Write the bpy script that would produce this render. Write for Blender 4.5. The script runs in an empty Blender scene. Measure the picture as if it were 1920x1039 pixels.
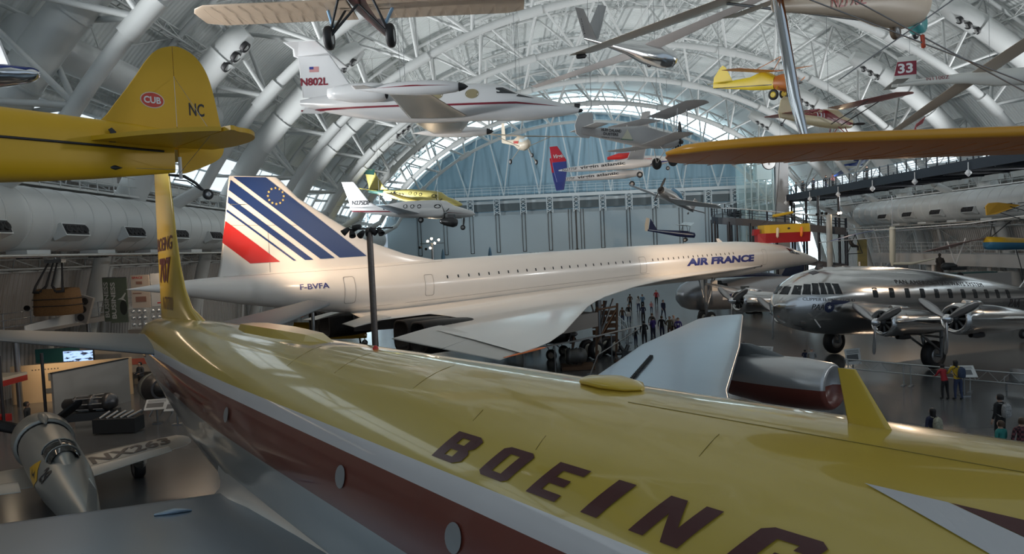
import bpy, bmesh, math, random
from mathutils import Vector, Matrix
from mathutils.bvhtree import BVHTree
random.seed(7)
PI = math.pi
sc = bpy.context.scene
COL = sc.collection
def R(d): return math.radians(d)

# ------------------------------------------------------------------ camera
cam_d = bpy.data.cameras.new('camera'); cam = bpy.data.objects.new('camera', cam_d); COL.objects.link(cam)
cam_d.sensor_width = 36.0; cam_d.lens = 36.0*1280.0/1920.0; cam_d.clip_end = 600
PITCH, ROLL = R(2.44), R(-2.55)
cam.matrix_world = Matrix.Translation((0, 0, 7.2)) @ Matrix.Rotation(PI/2-PITCH, 4, 'X') @ Matrix.Rotation(ROLL, 4, 'Z')
sc.camera = cam
# ------------------------------------------------------------------ colour management, world, lights
vs = sc.view_settings; vs.view_transform = 'Standard'; vs.look = 'None'; vs.gamma = 1; vs.use_curve_mapping = False
vs.exposure = 0.0
W = bpy.data.worlds.new('world'); sc.world = W; W.use_nodes = True
W.node_tree.nodes['Background'].inputs[0].default_value = (0.60, 0.74, 0.88, 1)
W.node_tree.nodes['Background'].inputs[1].default_value = 0.55
def area(name, loc, rot, sx, sy, power, col):
    l = bpy.data.lights.new(name, 'AREA'); l.shape = 'RECTANGLE'; l.size = sx; l.size_y = sy; l.energy = power; l.color = col
    o = bpy.data.objects.new(name, l); COL.objects.link(o); o.location = loc; o.rotation_euler = rot
    return o
def spot(name, loc, target, power, col, ang=40, blend=.6, rad=.15):
    l = bpy.data.lights.new(name, 'SPOT'); l.energy = power; l.color = col; l.spot_size = R(ang); l.spot_blend = blend; l.shadow_soft_size = rad
    o = bpy.data.objects.new(name, l); COL.objects.link(o); o.location = loc
    o.rotation_euler = (Vector(target)-Vector(loc)).to_track_quat('-Z', 'Y').to_euler()
    return o
UPL, UPC = 17000, (0.97, 0.99, 1.0)
# uplights standing along the tops of the two side ducts, washing the white vault
for yy in (6.8, 21.4, 36, 50.6, 65.2, 79.8, 94.4):
    spot('uplight', (-20.3, yy, 12.0), (19, yy+6, 33), UPL, UPC, 95, 1.0, .6)
    spot('uplight', (46.0, yy, 12.0), (7, yy+6, 33), UPL, UPC, 95, 1.0, .6)
for yy in (20, 30, 40, 50, 62): area('downlight_strip', (-19.6, yy, 7.55), (0, R(8), 0), .5, 6, 90, (1.0, .74, .50))
WARM = (1.0, 0.72, 0.48)
spot('fin_fill', (-19.4, 22.5, 7.4), (-13.4, 26.6, 8.2), 1700, (1.0, .74, .5), 50, .9, .15)  # unseen warm spot added to brighten the yellow fin
# a mast lamp's floodlight and unseen, free-hanging warm floods, aimed at the white jet and the silver airliner
spot('mast_flood', (-6.6, 30.7, 8.15), (-11.0, 34.9, 6.45), 800, WARM, 30, 1.0)
spot('warm_flood', (-17, 26, 10.8), (7, 53.5, 5.4), 19000, WARM, 44, .9, .4)
spot('end_wall_fill', (-17, 92, 12), (8, 120, 13), 5500, (.86, .96, 1.0), 80, 1.0, .5)  # unseen cool pair added to brighten the end wall in place of daylight
spot('end_wall_fill', (44, 92, 13), (18, 120, 13), 5500, (.86, .96, 1.0), 80, 1.0, .5)
spot('warm_flood', (14, 36, 12.5), (18, 61, 5.8), 11000, WARM, 62, .8, .4)
spot('warm_flood', (30, 52, 10), (26, 39, 4.5), 5200, WARM, 60, .8, .3)
spot('warm_flood', (38, 30, 12), (24, 38, 3.5), 4200, WARM, 70, .8, .3)

# ------------------------------------------------------------------ materials
MC = {}
def mat(name, col, rough=.45, metal=0.0, var=.06, scale=1.5, emit=None, estr=0, alpha=None, bump=0, bscale=40, coat=0, stretch=None):
    if name in MC: return MC[name]
    m = bpy.data.materials.new(name); m.use_nodes = True; nt = m.node_tree; b = nt.nodes['Principled BSDF']
    b.inputs['Roughness'].default_value = rough; b.inputs['Metallic'].default_value = metal
    if coat: b.inputs['Coat Weight'].default_value = coat; b.inputs['Coat Roughness'].default_value = .12
    tc = nt.nodes.new('ShaderNodeTexCoord'); src = tc.outputs['Object']
    if stretch:
        mp = nt.nodes.new('ShaderNodeMapping'); mp.inputs['Scale'].default_value = stretch
        nt.links.new(src, mp.inputs['Vector']); src = mp.outputs['Vector']
    n = nt.nodes.new('ShaderNodeTexNoise'); n.inputs['Scale'].default_value = scale; n.inputs['Detail'].default_value = 4
    nt.links.new(src, n.inputs['Vector'])
    mx = nt.nodes.new('ShaderNodeMix'); mx.data_type = 'RGBA'
    mx.inputs[6].default_value = tuple(max(0, c*(1-var)) for c in col[:3])+(1,)
    mx.inputs[7].default_value = tuple(min(1, c*(1+var)) for c in col[:3])+(1,)
    nt.links.new(n.outputs['Fac'], mx.inputs[0]); nt.links.new(mx.outputs[2], b.inputs['Base Color'])
    if bump:
        n2 = nt.nodes.new('ShaderNodeTexNoise'); n2.inputs['Scale'].default_value = bscale; nt.links.new(src, n2.inputs['Vector'])
        bp = nt.nodes.new('ShaderNodeBump'); bp.inputs['Strength'].default_value = bump; bp.inputs['Distance'].default_value = .05
        nt.links.new(n2.outputs['Fac'], bp.inputs['Height']); nt.links.new(bp.outputs['Normal'], b.inputs['Normal'])
    if emit: b.inputs['Emission Color'].default_value = emit+(1,); b.inputs['Emission Strength'].default_value = estr
    if alpha is not None: b.inputs['Alpha'].default_value = alpha
    MC[name] = m; return m
def bands(name, axis, stops, rough=.35, metal_at=None, coat=.0, slope=0.0, bump=0.0, rear=None, coat_r=.1):
    """paint in level bands along an object axis: stops = [(upper limit, colour, metallic)], lowest first"""
    m = bpy.data.materials.new(name); m.use_nodes = True; nt = m.node_tree; b = nt.nodes['Principled BSDF']
    b.inputs['Roughness'].default_value = rough
    if coat: b.inputs['Coat Weight'].default_value = coat; b.inputs['Coat Roughness'].default_value = coat_r
    tc = nt.nodes.new('ShaderNodeTexCoord'); sx = nt.nodes.new('ShaderNodeSeparateXYZ'); nt.links.new(tc.outputs['Object'], sx.inputs[0])
    v = sx.outputs[axis]
    if slope:
        ma = nt.nodes.new('ShaderNodeMath'); ma.operation = 'MULTIPLY_ADD'; nt.links.new(sx.outputs['X'], ma.inputs[0]); ma.inputs[1].default_value = slope; nt.links.new(v, ma.inputs[2]); v = ma.outputs[0]
    col = None; met = None
    for k, (lim, c, mt) in enumerate(stops):
        if col is None:
            rgb = nt.nodes.new('ShaderNodeRGB'); rgb.outputs[0].default_value = tuple(c)+(1,); col = rgb.outputs[0]
            vv = nt.nodes.new('ShaderNodeValue'); vv.outputs[0].default_value = mt; met = vv.outputs[0]
            if rear:                                               # lowest band changes paint aft of a station
                lt = nt.nodes.new('ShaderNodeMath'); lt.operation = 'LESS_THAN'; nt.links.new(sx.outputs['X'], lt.inputs[0]); lt.inputs[1].default_value = rear[0]
                mq = nt.nodes.new('ShaderNodeMix'); mq.data_type = 'RGBA'; nt.links.new(lt.outputs[0], mq.inputs[0]); nt.links.new(col, mq.inputs[6]); mq.inputs[7].default_value = tuple(rear[1])+(1,); col = mq.outputs[2]
                mw_ = nt.nodes.new('ShaderNodeMix'); mw_.data_type = 'FLOAT'; nt.links.new(lt.outputs[0], mw_.inputs[0]); nt.links.new(met, mw_.inputs[2]); mw_.inputs[3].default_value = 0; met = mw_.outputs[0]
        else:
            g = nt.nodes.new('ShaderNodeMath'); g.operation = 'GREATER_THAN'; nt.links.new(v, g.inputs[0]); g.inputs[1].default_value = stops[k-1][0]
            mx = nt.nodes.new('ShaderNodeMix'); mx.data_type = 'RGBA'; nt.links.new(g.outputs[0], mx.inputs[0]); nt.links.new(col, mx.inputs[6]); mx.inputs[7].default_value = tuple(c)+(1,); col = mx.outputs[2]
            m2 = nt.nodes.new('ShaderNodeMix'); m2.data_type = 'FLOAT'; nt.links.new(g.outputs[0], m2.inputs[0]); nt.links.new(met, m2.inputs[2]); m2.inputs[3].default_value = mt; met = m2.outputs[0]
    n = nt.nodes.new('ShaderNodeTexNoise'); n.inputs['Scale'].default_value = 1.2; nt.links.new(tc.outputs['Object'], n.inputs['Vector'])
    mr = nt.nodes.new('ShaderNodeMapRange'); mr.inputs[3].default_value = .94; mr.inputs[4].default_value = 1.05; nt.links.new(n.outputs['Fac'], mr.inputs[0])
    hs = nt.nodes.new('ShaderNodeHueSaturation'); nt.links.new(mr.outputs[0], hs.inputs['Value']); nt.links.new(col, hs.inputs['Color'])
    nt.links.new(hs.outputs[0], b.inputs['Base Color']); nt.links.new(met, b.inputs['Metallic'])
    if bump:
        n2 = nt.nodes.new('ShaderNodeTexNoise'); n2.inputs['Scale'].default_value = 1.7; n2.inputs['Detail'].default_value = 3; nt.links.new(tc.outputs['Object'], n2.inputs['Vector'])
        bp = nt.nodes.new('ShaderNodeBump'); bp.inputs['Strength'].default_value = bump; bp.inputs['Distance'].default_value = .06
        nt.links.new(n2.outputs['Fac'], bp.inputs['Height']); nt.links.new(bp.outputs['Normal'], b.inputs['Normal'])
    return m

# ------------------------------------------------------------------ object helpers
def tag(o, label=None, cat=None, group=None, kind=None):
    if label: o['label'] = label
    if cat: o['category'] = cat
    if group: o['group'] = group
    if kind: o['kind'] = kind
    return o
def thing(name, label, cat, mtx=None, group=None):
    o = bpy.data.objects.new(name, None); o.empty_display_size = .3; COL.objects.link(o)
    if mtx is not None: o.matrix_world = mtx if isinstance(mtx, Matrix) else Matrix.Translation(mtx)
    return tag(o, label, cat, group)
def frame(origin, fwd, up=(0, 0, 1), bank=0.0):
    f = Vector(fwd).normalized(); u = Vector(up); l = u.cross(f).normalized(); u = f.cross(l)
    m = Matrix((f, l, u)).transposed().to_4x4(); m = m @ Matrix.Rotation(bank, 4, 'X')
    m.translation = Vector(origin); return m
class MB:
    def __init__(s): s.v = []; s.f = []; s.m = []; s.sm = []
    def add(s, vs, fs, mi=0, smooth=True):
        b = len(s.v); s.v += [tuple(x) for x in vs]
        for f in fs: s.f.append(tuple(i+b for i in f)); s.m.append(mi); s.sm.append(smooth)
        return s
    def box(s, c, d, rot=None, mi=0):
        x, y, z = d[0]/2, d[1]/2, d[2]/2
        p = [Vector((a, b_, e)) for a in (-x, x) for b_ in (-y, y) for e in (-z, z)]
        if rot is not None: p = [rot @ q for q in p]
        c = Vector(c)
        return s.add([q+c for q in p], [(0, 1, 3, 2), (4, 6, 7, 5), (0, 4, 5, 1), (2, 3, 7, 6), (0, 2, 6, 4), (1, 5, 7, 3)], mi, False)
    def prism(s, poly, ext, mi=0):
        """closed polygon (3-D points) pushed along ext"""
        n = len(poly); e = Vector(ext); v = [Vector(p) for p in poly]+[Vector(p)+e for p in poly]
        return s.add(v, [tuple(range(n))[::-1], tuple(range(n, 2*n))]+[(i, (i+1) % n, n+(i+1) % n, n+i) for i in range(n)], mi, False)
    def tube(s, p0, p1, r0, r1=None, n=8, mi=0, cap=True, smooth=True):
        return s.path([p0, p1], [r0, r0 if r1 is None else r1], n, mi, cap, smooth)
    def path(s, pts, rad, n=8, mi=0, cap=True, smooth=True, closed=False):
        pts = [Vector(p) for p in pts]
        if not isinstance(rad, (list, tuple)): rad = [rad]*len(pts)
        rings = []; last = None
        N = len(pts)
        for i, p in enumerate(pts):
            if closed: t = pts[(i+1) % N]-pts[i-1]
            else: t = pts[min(i+1, N-1)]-pts[max(i-1, 0)]
            t.normalize()
            if last is None: a = t.orthogonal().normalized()
            else: a = last-t*last.dot(t); a = a.normalized() if a.length > 1e-6 else t.orthogonal().normalized()
            last = a; b = t.cross(a)
            rings.append([p+(a*math.cos(2*PI*k/n)+b*math.sin(2*PI*k/n))*rad[i] for k in range(n)])
        return s.loft(rings, mi, cap and not closed, smooth, closed)
    def loft(s, rings, mi=0, cap=True, smooth=True, closed=False):
        n = len(rings[0]); v = [q for r in rings for q in r]; f = []
        L = len(rings)
        for i in range(L if closed else L-1):
            j = (i+1) % L
            for k in range(n): f.append((i*n+k, i*n+(k+1) % n, j*n+(k+1) % n, j*n+k))
        s.add(v, f, mi, smooth)
        if cap and not closed:
            s.add(rings[0], [tuple(range(n))[::-1]], mi, False); s.add(rings[-1], [tuple(range(n))], mi, False)
        return s
    def lathe(s, c, axis, prof, n=24, mi=0, cap=False):
        """profile [(along axis, radius)] turned about axis through c"""
        ax = Vector(axis).normalized(); a = ax.orthogonal().normalized(); b = ax.cross(a); c = Vector(c)
        rings = [[c+ax*h+(a*math.cos(2*PI*k/n)+b*math.sin(2*PI*k/n))*max(r, 1e-4) for k in range(n)] for h, r in prof]
        return s.loft(rings, mi, cap)
    def foil(s, secs, mi=0, n=8, cap=True):
        """lifting surface: secs = [(leading edge, trailing edge, thickness direction*thickness)]"""
        rings = []
        for le, te, tn in secs:
            le, te, tn = Vector(le), Vector(te), Vector(tn); r = []
            xs = [(1-math.cos(PI*i/n))/2 for i in range(n+1)]
            def h(x): return 2.6*(.2969*math.sqrt(x)-.126*x-.3516*x*x+.2843*x**3-.1036*x**4)*1.9
            for x in xs[::-1]: r.append(le+(te-le)*x+tn*h(x)*.55)
            for x in xs[1:-1]: r.append(le+(te-le)*x-tn*h(x)*.45)
            rings.append(r)
        return s.loft(rings, mi, cap)
    def build(s, name, mats, parent=None, auto=None):
        me = bpy.data.meshes.new(name); me.from_pydata(s.v, [], s.f)
        if not isinstance(mats, (list, tuple)): mats = [mats]
        for m in mats: me.materials.append(m)
        me.polygons.foreach_set('material_index', s.m); me.polygons.foreach_set('use_smooth', s.sm)
        me.update()
        bm = bmesh.new(); bm.from_mesh(me); bmesh.ops.recalc_face_normals(bm, faces=bm.faces[:]); bm.to_mesh(me); bm.free()
        o = bpy.data.objects.new(name, me); COL.objects.link(o)
        if parent: o.parent = parent
        return o
def struct(name, mb, m): return tag(mb.build(name, m), kind='structure')
def ring(x, zc, hw, hh, n=28, e=2.0, yc=0.0):
    out = []
    for k in range(n):
        a = 2*PI*k/n; c, s_ = math.cos(a), math.sin(a)
        out.append(Vector((x, yc+hw*math.copysign(abs(c)**(2/e), c), zc+hh*math.copysign(abs(s_)**(2/e), s_))))
    return out
def body(stations, n=28, e=2.0):
    """fuselage from (x, z centre, half width, half height)"""
    mb = MB(); mb.loft([ring(st[0], st[1], st[2], st[3], n, st[4] if len(st) > 4 else e) for st in stations]); return mb
def wheel(parent, c, axis, r, w, tm, hm, name='wheel'):
    mb = MB(); h = w/2
    mb.lathe(c, axis, [(-h*.75, r*.5), (-h, r*.62), (-h, r*.8), (-h*.7, r*.95), (-h*.3, r), (h*.3, r), (h*.7, r*.95), (h, r*.8), (h, r*.62), (h*.75, r*.5), (h*.75, 0.001)], 24)
    mb.lathe(c, axis, [(-h*.75, .001), (-h*.75, r*.5)], 24)
    o = mb.build(name, tm, parent)
    hb = MB(); hb.lathe(c, axis, [(-h*.8, .001), (-h*.85, r*.3), (-h*.95, r*.52), (-h*.7, r*.56), (h*.7, r*.56), (h*.95, r*.52), (h*.85, r*.3), (h*.8, .001)], 20)
    hb.build('hub', hm, o); return o
def cut(o, names=()): return o
def bvh_of(*objs):
    v = []; f = []
    for o in objs:
        b = len(v); v += [x.co.copy() for x in o.data.vertices]; f += [tuple(i+b for i in p.vertices) for p in o.data.polygons]
    return BVHTree.FromPolygons(v, f)
def text2d(txt, size=1.0, bold=0.0, shear=0.0, sx=1.0, spacing=1.0):
    c = bpy.data.curves.new('t', 'FONT'); c.body = txt; c.size = size; c.offset = bold*size; c.shear = shear; c.space_character = spacing; c.resolution_u = 3
    o = bpy.data.objects.new('t', c); COL.objects.link(o); dg = bpy.context.evaluated_depsgraph_get(); dg.update()
    me = bpy.data.meshes.new_from_object(o.evaluated_get(dg)); bpy.data.objects.remove(o); bpy.data.curves.remove(c)
    v = [(p.co.x*sx, p.co.y) for p in me.vertices]; f = [tuple(p.vertices) for p in me.polygons]; bpy.data.meshes.remove(me)
    x0 = min(p[0] for p in v); x1 = max(p[0] for p in v); y0 = min(p[1] for p in v); y1 = max(p[1] for p in v)
    return [(p[0]-x0, p[1]-y0) for p in v], f, x1-x0, y1-y0
def fit_text(txt, w, h, bold=0.0, shear=0.0, spacing=1.0):
    v, f, a, b = text2d(txt, 1.0, bold, shear, 1.0, spacing)
    return [(p[0]*w/a, p[1]*h/b) for p in v], f
def poly2d(loops):
    """filled 2-D outline(s), inner loops become holes"""
    c = bpy.data.curves.new('p', 'CURVE'); c.dimensions = '2D'; c.fill_mode = 'FRONT'
    for lp in loops:
        s = c.splines.new('POLY'); s.points.add(len(lp)-1); s.use_cyclic_u = True
        for p, q in zip(s.points, lp): p.co = (q[0], q[1], 0, 1)
    o = bpy.data.objects.new('p', c); COL.objects.link(o); dg = bpy.context.evaluated_depsgraph_get(); dg.update()
    me = bpy.data.meshes.new_from_object(o.evaluated_get(dg)); bpy.data.objects.remove(o); bpy.data.curves.remove(c)
    v = [(p.co.x, p.co.y) for p in me.vertices]; f = [tuple(p.vertices) for p in me.polygons]; bpy.data.meshes.remove(me); return v, f
def decal(name, vf, fn, m, parent, maxlen=.25):
    """lay 2-D faces on a surface: fn(u, v) -> point in the parent's space"""
    v, f = vf; bm = bmesh.new(); bv = [bm.verts.new((p[0], p[1], 0)) for p in v]
    for q in f:
        try: bm.faces.new([bv[i] for i in q])
        except ValueError: pass
    bmesh.ops.triangulate(bm, faces=bm.faces[:])
    for _ in range(6):
        es = [e for e in bm.edges if e.calc_length() > maxlen]
        if not es: break
        bmesh.ops.subdivide_edges(bm, edges=es, cuts=1); bmesh.ops.triangulate(bm, faces=[q for q in bm.faces if len(q.verts) > 3])
    for p in bm.verts: p.co = fn(p.co.x, p.co.y)
    me = bpy.data.meshes.new(name); bm.to_mesh(me); bm.free(); me.materials.append(m)
    o = bpy.data.objects.new(name, me); COL.objects.link(o); o.parent = parent; return o
def on_surface(bvh, origin, ux, uy, dirn, off=.012):
    origin, ux, uy, dirn = Vector(origin), Vector(ux), Vector(uy), Vector(dirn).normalized()
    def fn(u, v):
        p = origin+ux*u+uy*v
        hit, nrm, _, _ = bvh.ray_cast(p-dirn*6, dirn, 14)
        if hit is None: return p
        if nrm.dot(dirn) > 0: nrm = -nrm
        return hit+nrm*off
    return fn
def flat(origin, ux, uy):
    origin, ux, uy = Vector(origin), Vector(ux), Vector(uy)
    return lambda u, v: origin+ux*u+uy*v
def rect2d(x0, y0, x1, y1): return [(x0, y0), (x1, y0), (x1, y1), (x0, y1)], [(0, 1, 2, 3)]
def disc2d(cx, cy, rx, ry, n=24): return [(cx+rx*math.cos(2*PI*k/n), cy+ry*math.sin(2*PI*k/n)) for k in range(n)], [tuple(range(n))]
def rrect(x0, y0, x1, y1, r, n=4):
    out = []
    for cx, cy, a0 in ((x1-r, y1-r, 0), (x0+r, y1-r, 90), (x0+r, y0+r, 180), (x1-r, y0+r, 270)):
        for k in range(n+1): a = R(a0+90*k/n); out.append((cx+r*math.cos(a), cy+r*math.sin(a)))
    return out
def outline2d(lp, t):
    """thin closed band along a loop"""
    n = len(lp); cx = sum(p[0] for p in lp)/n; cy = sum(p[1] for p in lp)/n; w = max(p[0] for p in lp)-cx; h = max(p[1] for p in lp)-cy
    inn = [(cx+(p[0]-cx)*(1-t/w), cy+(p[1]-cy)*(1-t/h)) for p in lp]
    return list(lp)+inn, [(i, (i+1) % n, n+(i+1) % n, n+i) for i in range(n)]
def copy_tree(o, parent=None):
    c = o.copy(); COL.objects.link(c)
    if parent: c.parent = parent; c.matrix_parent_inverse = o.matrix_parent_inverse.copy()
    for ch in o.children: copy_tree(ch, c)
    return c
def catmull(pts, n=5):
    P = [Vector((*p, 0)) for p in pts]; out = []
    for i in range(len(P)-1):
        a, b, c, d = P[max(i-1, 0)], P[i], P[i+1], P[min(i+2, len(P)-1)]
        for k in range(n): q = k/n; v = .5*((2*b)+(c-a)*q+(2*a-5*b+4*c-d)*q*q+(3*b-a-3*c+d)*q**3); out.append((v.x, v.y))
    return out+[tuple(pts[-1])]
# common materials
WHITE = mat('white_steel', (.56, .58, .575), .45, var=.03)
SILV = mat('bare_aluminium', (.62, .64, .66), .30, .9, .10, 2.5, bump=.03, bscale=3)
POLI = mat('polished_aluminium', (.70, .71, .72), .16, 1.0, .06, 3, bump=.10, bscale=2.2)
BLACK = mat('black_rubber', (.018, .018, .02), .6)
DARK = mat('dark_metal', (.05, .052, .055), .4, .5)
STEEL = mat('grey_steel', (.30, .31, .32), .35, .8)
GLASSD = mat('dark_window', (.02, .025, .03), .08)
REDP = mat('red_paint', (.45, .02, .02), .35)
INK = mat('black_lettering', (.02, .02, .025), .4)
# ================================================================== THE HALL
XC = 13.0; YE = 120.0
def ell(a, b, phi, y): return Vector((XC-a*math.cos(phi), y, b*math.sin(phi)))   # phi 0 = left foot, pi = right foot
def corrugated(name, col, freq, amp, rough=.5, axis='Y'):
    m = mat(name, col, rough, 0, .04, .3); nt = m.node_tree; b = nt.nodes['Principled BSDF']
    tc = nt.nodes.new('ShaderNodeTexCoord'); w = nt.nodes.new('ShaderNodeTexWave'); w.bands_direction = axis; w.inputs['Scale'].default_value = freq
    nt.links.new(tc.outputs['Object'], w.inputs['Vector'])
    bp = nt.nodes.new('ShaderNodeBump'); bp.inputs['Strength'].default_value = amp; bp.inputs['Distance'].default_value = .12
    nt.links.new(w.outputs['Fac'], bp.inputs['Height']); nt.links.new(bp.outputs['Normal'], b.inputs['Normal']); return m
ROOF = corrugated('roof_decking', (.62, .65, .64), .9, .6)
SIDEW = corrugated('side_cladding', (.42, .40, .38), .9, 1.0)
FLOOR = mat('polished_concrete', (.115, .12, .125), .2, 0, .25, .25, bump=.02, bscale=1)
BLUEW = corrugated('end_wall_panels', (.32, .49, .60), .35, .5, .5, 'X')
DOORM = mat('hangar_door_panels', (.48, .58, .64), .5, 0, .04, .2)
GLOW = mat('daylight_glazing', (.8, .9, .95), .3, emit=(.74, .93, 1.0), estr=3.4)
GLOWS = mat('daylight_strip_glazing', (.8, .9, .95), .3, emit=(.86, .95, 1.0), estr=.9)
PALE = mat('pale_steel', (.72, .80, .84), .45, var=.03)
mb = MB(); mb.add([(-42, -14, 0), (70, -14, 0), (70, YE, 0), (-42, YE, 0)], [(0, 1, 2, 3)], 0, False); struct('floor', mb, FLOOR)
RA, RB = 41.5, 33.3
S0, S1 = math.asin(13.2/RB), math.asin(15.8/RB)
def vault(p0, p1, n):
    mb = MB(); v = []; f = []
    for i in range(n+1):
        p = p0+(p1-p0)*i/n
        v += [ell(RA, RB, p, -14), ell(RA, RB, p, YE)]
        if i: f.append((2*i-2, 2*i-1, 2*i+1, 2*i))
    return mb.add(v, f)
struct('ceiling', vault(S1, PI-S1, 90), ROOF)
struct('wall_left', vault(0, S0, 16), SIDEW)
struct('wall_right', vault(PI-S0, PI, 16), SIDEW)
struct('window_1', vault(S0, S1, 5), GLOWS); struct('window_2', vault(PI-S1, PI-S0, 5), GLOWS)
# mullions of the two daylight strips
for q, (pa, pb) in enumerate(((S0, S1), (PI-S1, PI-S0))):
    mb = MB()
    for p in (pa, (pa+pb)/2, pb): mb.tube(ell(RA-.1, RB-.1, p, -14), ell(RA-.1, RB-.1, p, YE), .09, n=5)
    for k in range(46): mb.tube(ell(RA-.1, RB-.1, pa, -13+k*2.92), ell(RA-.1, RB-.1, pb, -13+k*2.92), .05, n=4)
    struct('trim_%d' % (q+1), mb, PALE)
# end wall: upper panels, glazed crescent, sliding doors
mb = MB(); N = 80; v = [ell(37.9, 30, math.asin(13.5/30)+(PI-2*math.asin(13.5/30))*i/N, YE-.3) for i in range(N+1)]
mb.add(v, [tuple(range(N+1))], 0, False); struct('wall_back', mb, BLUEW)
mb = MB(); v = []; f = []
for i in range(N+1):
    p = .02+(PI-.04)*i/N; v += [ell(37.9, 30, p, YE-.25), ell(RA, RB, p, YE-.25)]
    if i: f.append((2*i-2, 2*i-1, 2*i+1, 2*i))
mb.add(v, f, 0, False); struct('window_3', mb, GLOW)
mb = MB()
mb.path([ell(37.9, 30, .02+(PI-.04)*i/90, YE-.5) for i in range(91)], .28, 6)
mb.path([ell(38.6, 30.7, .02+(PI-.04)*i/90, YE-.5) for i in range(91)], .12, 5)
for i in range(1, 64):
    p = PI*i/64; mb.tube(ell(37.9, 30, p, YE-.5), ell(RA, RB, p, YE-.5), .07, n=4)
struct('trim_3', mb, PALE)
mb = MB(); mb.box((11.6, YE-.6, 6.75), (66, .3, 13.5)); struct('door_1', mb, DOORM)
mb = MB()
for k in range(-6, 7):
    x = 11.6+k*4.56
    for s in ((-.28, .28) if k else (-1.3, -.8, 0, .8, 1.3)):
        if k == 0 and s == 0: mb.box((x, YE-.8, 6.7), (.22, .1, 13.4)); continue
        mb.box((x+s, YE-.8, 10.0), (.09, .1, 7.0))
    mb.box((x, YE-.8, 6.5), (.65, .1, .1))
struct('trim_4', mb, DARK)
mb = MB()
for k in range(-6, 7):
    x = 11.6+k*4.56; mb.box((x+2.28, YE-.9, 14.45), (3.4, .15, 1.6)); 
struct('trim_5', mb, mat('dark_grey_panel', (.15, .19, .21), .5))
mb = MB()                                                          # maintenance gallery over the doors
mb.box((11.6, YE-1.6, 15.9), (70, 2.0, .55)); mb.box((11.6, YE-.9, 15.2), (70, .3, .5))
for k in range(-8, 9):
    x = 11.6+k*4.56
    for s in (-.5, .5): mb.box((x+s, YE-1.7, 14.3), (.14, 1.0, 2.8))
    for j in range(4):
        z = 13.1+j*.65; mb.tube((x-.5, YE-2.2, z), (x+.5, YE-2.2, z+.6), .07, n=4); mb.tube((x+.5, YE-2.2, z), (x-.5, YE-2.2, z+.6), .07, n=4)
for z in (16.7, 17.2, 17.6): mb.tube((-24, YE-2.6, z), (47, YE-2.6, z), .045, n=4)
for k in range(48): mb.tube((-24+k*1.5, YE-2.6, 16.1), (-24+k*1.5, YE-2.6, 17.6), .04, n=4)
struct('trim_6', mb, PALE)
mb = MB()                                                          # slanting braces between gallery and crescent
for k in range(-5, 6):
    x = 11.6+k*6.2; 
    for s in (-2.4, 2.0):
        xt = x+s; zt = 30*math.sqrt(max(0, 1-((xt-XC)/37.9)**2))
        if zt > 17: mb.tube((x, YE-1.2, 16.2), (xt, YE-.8, zt), .13, n=5)
struct('trim_7', mb, PALE)
# arch trusses: one heavy inner chord, two outer chords, pyramids of web members between
IA, IB = 35.5, 28.0; OA, OB = 40.9, 32.7
nodes = [R(4+8.6*i) for i in range(21)]
for k, y in enumerate([14.1+14.6*i for i in range(8)]):
    mb = MB()
    mb.path([ell(IA, IB, R(25)+(PI-R(50))*i/60, y) for i in range(61)], .34 if k < 7 else .26, 10)
    for sg in (-1, 1):
        e0 = ell(IA, IB, R(25) if sg < 0 else PI-R(25), y); mb.path([e0, (XC+sg*38.6, y, 8.6), (XC+sg*41.0, y, 0)], [.36, .50, .50], 10)
    for s in (-2.6, 2.6): mb.path([ell(OA, OB, PI*i/72, y+s) for i in range(73)], .17, 6)
    for i, p in enumerate(nodes):
        a = ell(IA, IB, p, y)
        if not R(24) < p < PI-R(24): continue
        for dp in (-4.3, 4.3):
            for s in (-2.6, 2.6):
                b = ell(OA, OB, min(max(p+R(dp), 0), PI), y+s); mb.tube(a, b, .15, .12, 6)
        if i % 2 == 0:
            c = (ell(IA, IB, p+.02, y)-ell(IA, IB, p-.02, y)).normalized()*1.0
            mb.tube(a-c, a+c, .44, n=10)
        b1 = ell(OA, OB, min(p+R(4.3), PI), y-2.6); b2 = ell(OA, OB, min(p+R(4.3), PI), y+2.6); mb.tube(b1, b2, .1, n=5)
        if i+1 < len(nodes): mb.tube(b1, ell(OA, OB, min(p+R(12.9), PI), y+2.6), .07, n=4)
    struct('roof_truss', mb, WHITE)
# lengthwise lattice purlins under the decking
for q in range(19):
    p = R(13+8.55*q); mb = MB()
    c = ell(RA-.35, RB-.35, p, 0); nrm = Vector((math.cos(p), 0, -math.sin(p)*1.1)).normalized(); tg = Vector((nrm.z, 0, -nrm.x))
    for s, d in ((-.35, 0), (.35, 0), (0, .75)):
        o = c+tg*s+nrm*d; mb.tube(o+Vector((0, -14, 0)), o+Vector((0, YE-.6, 0)), .07, n=4)
    for j in range(64):
        y0 = -12+j*2.05
        for s in (-.35, .35):
            mb.tube(c+tg*s+Vector((0, y0, 0)), c+nrm*.75+Vector((0, y0+1.02, 0)), .04, n=3, cap=False); mb.tube(c+nrm*.75+Vector((0, y0+1.02, 0)), c+tg*s+Vector((0, y0+2.05, 0)), .04, n=3, cap=False)
    struct('roof_purlin', mb, WHITE)
# diagonal tension rods across each bay of the decking
mb = MB()
for k in range(8):
    y = 16.8+14.6*k
    for i in range(1, 20, 2):
        if y > 100: continue
        mb.tube(ell(OA+.2, OB+.2, nodes[i], y), ell(OA+.2, OB+.2, nodes[min(i+1, 20)], y+9.4), .05, n=3); mb.tube(ell(OA+.2, OB+.2, nodes[min(i+1, 20)], y), ell(OA+.2, OB+.2, nodes[i], y+9.4), .05, n=3)
struct('roof_bracing', mb, WHITE)
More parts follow.
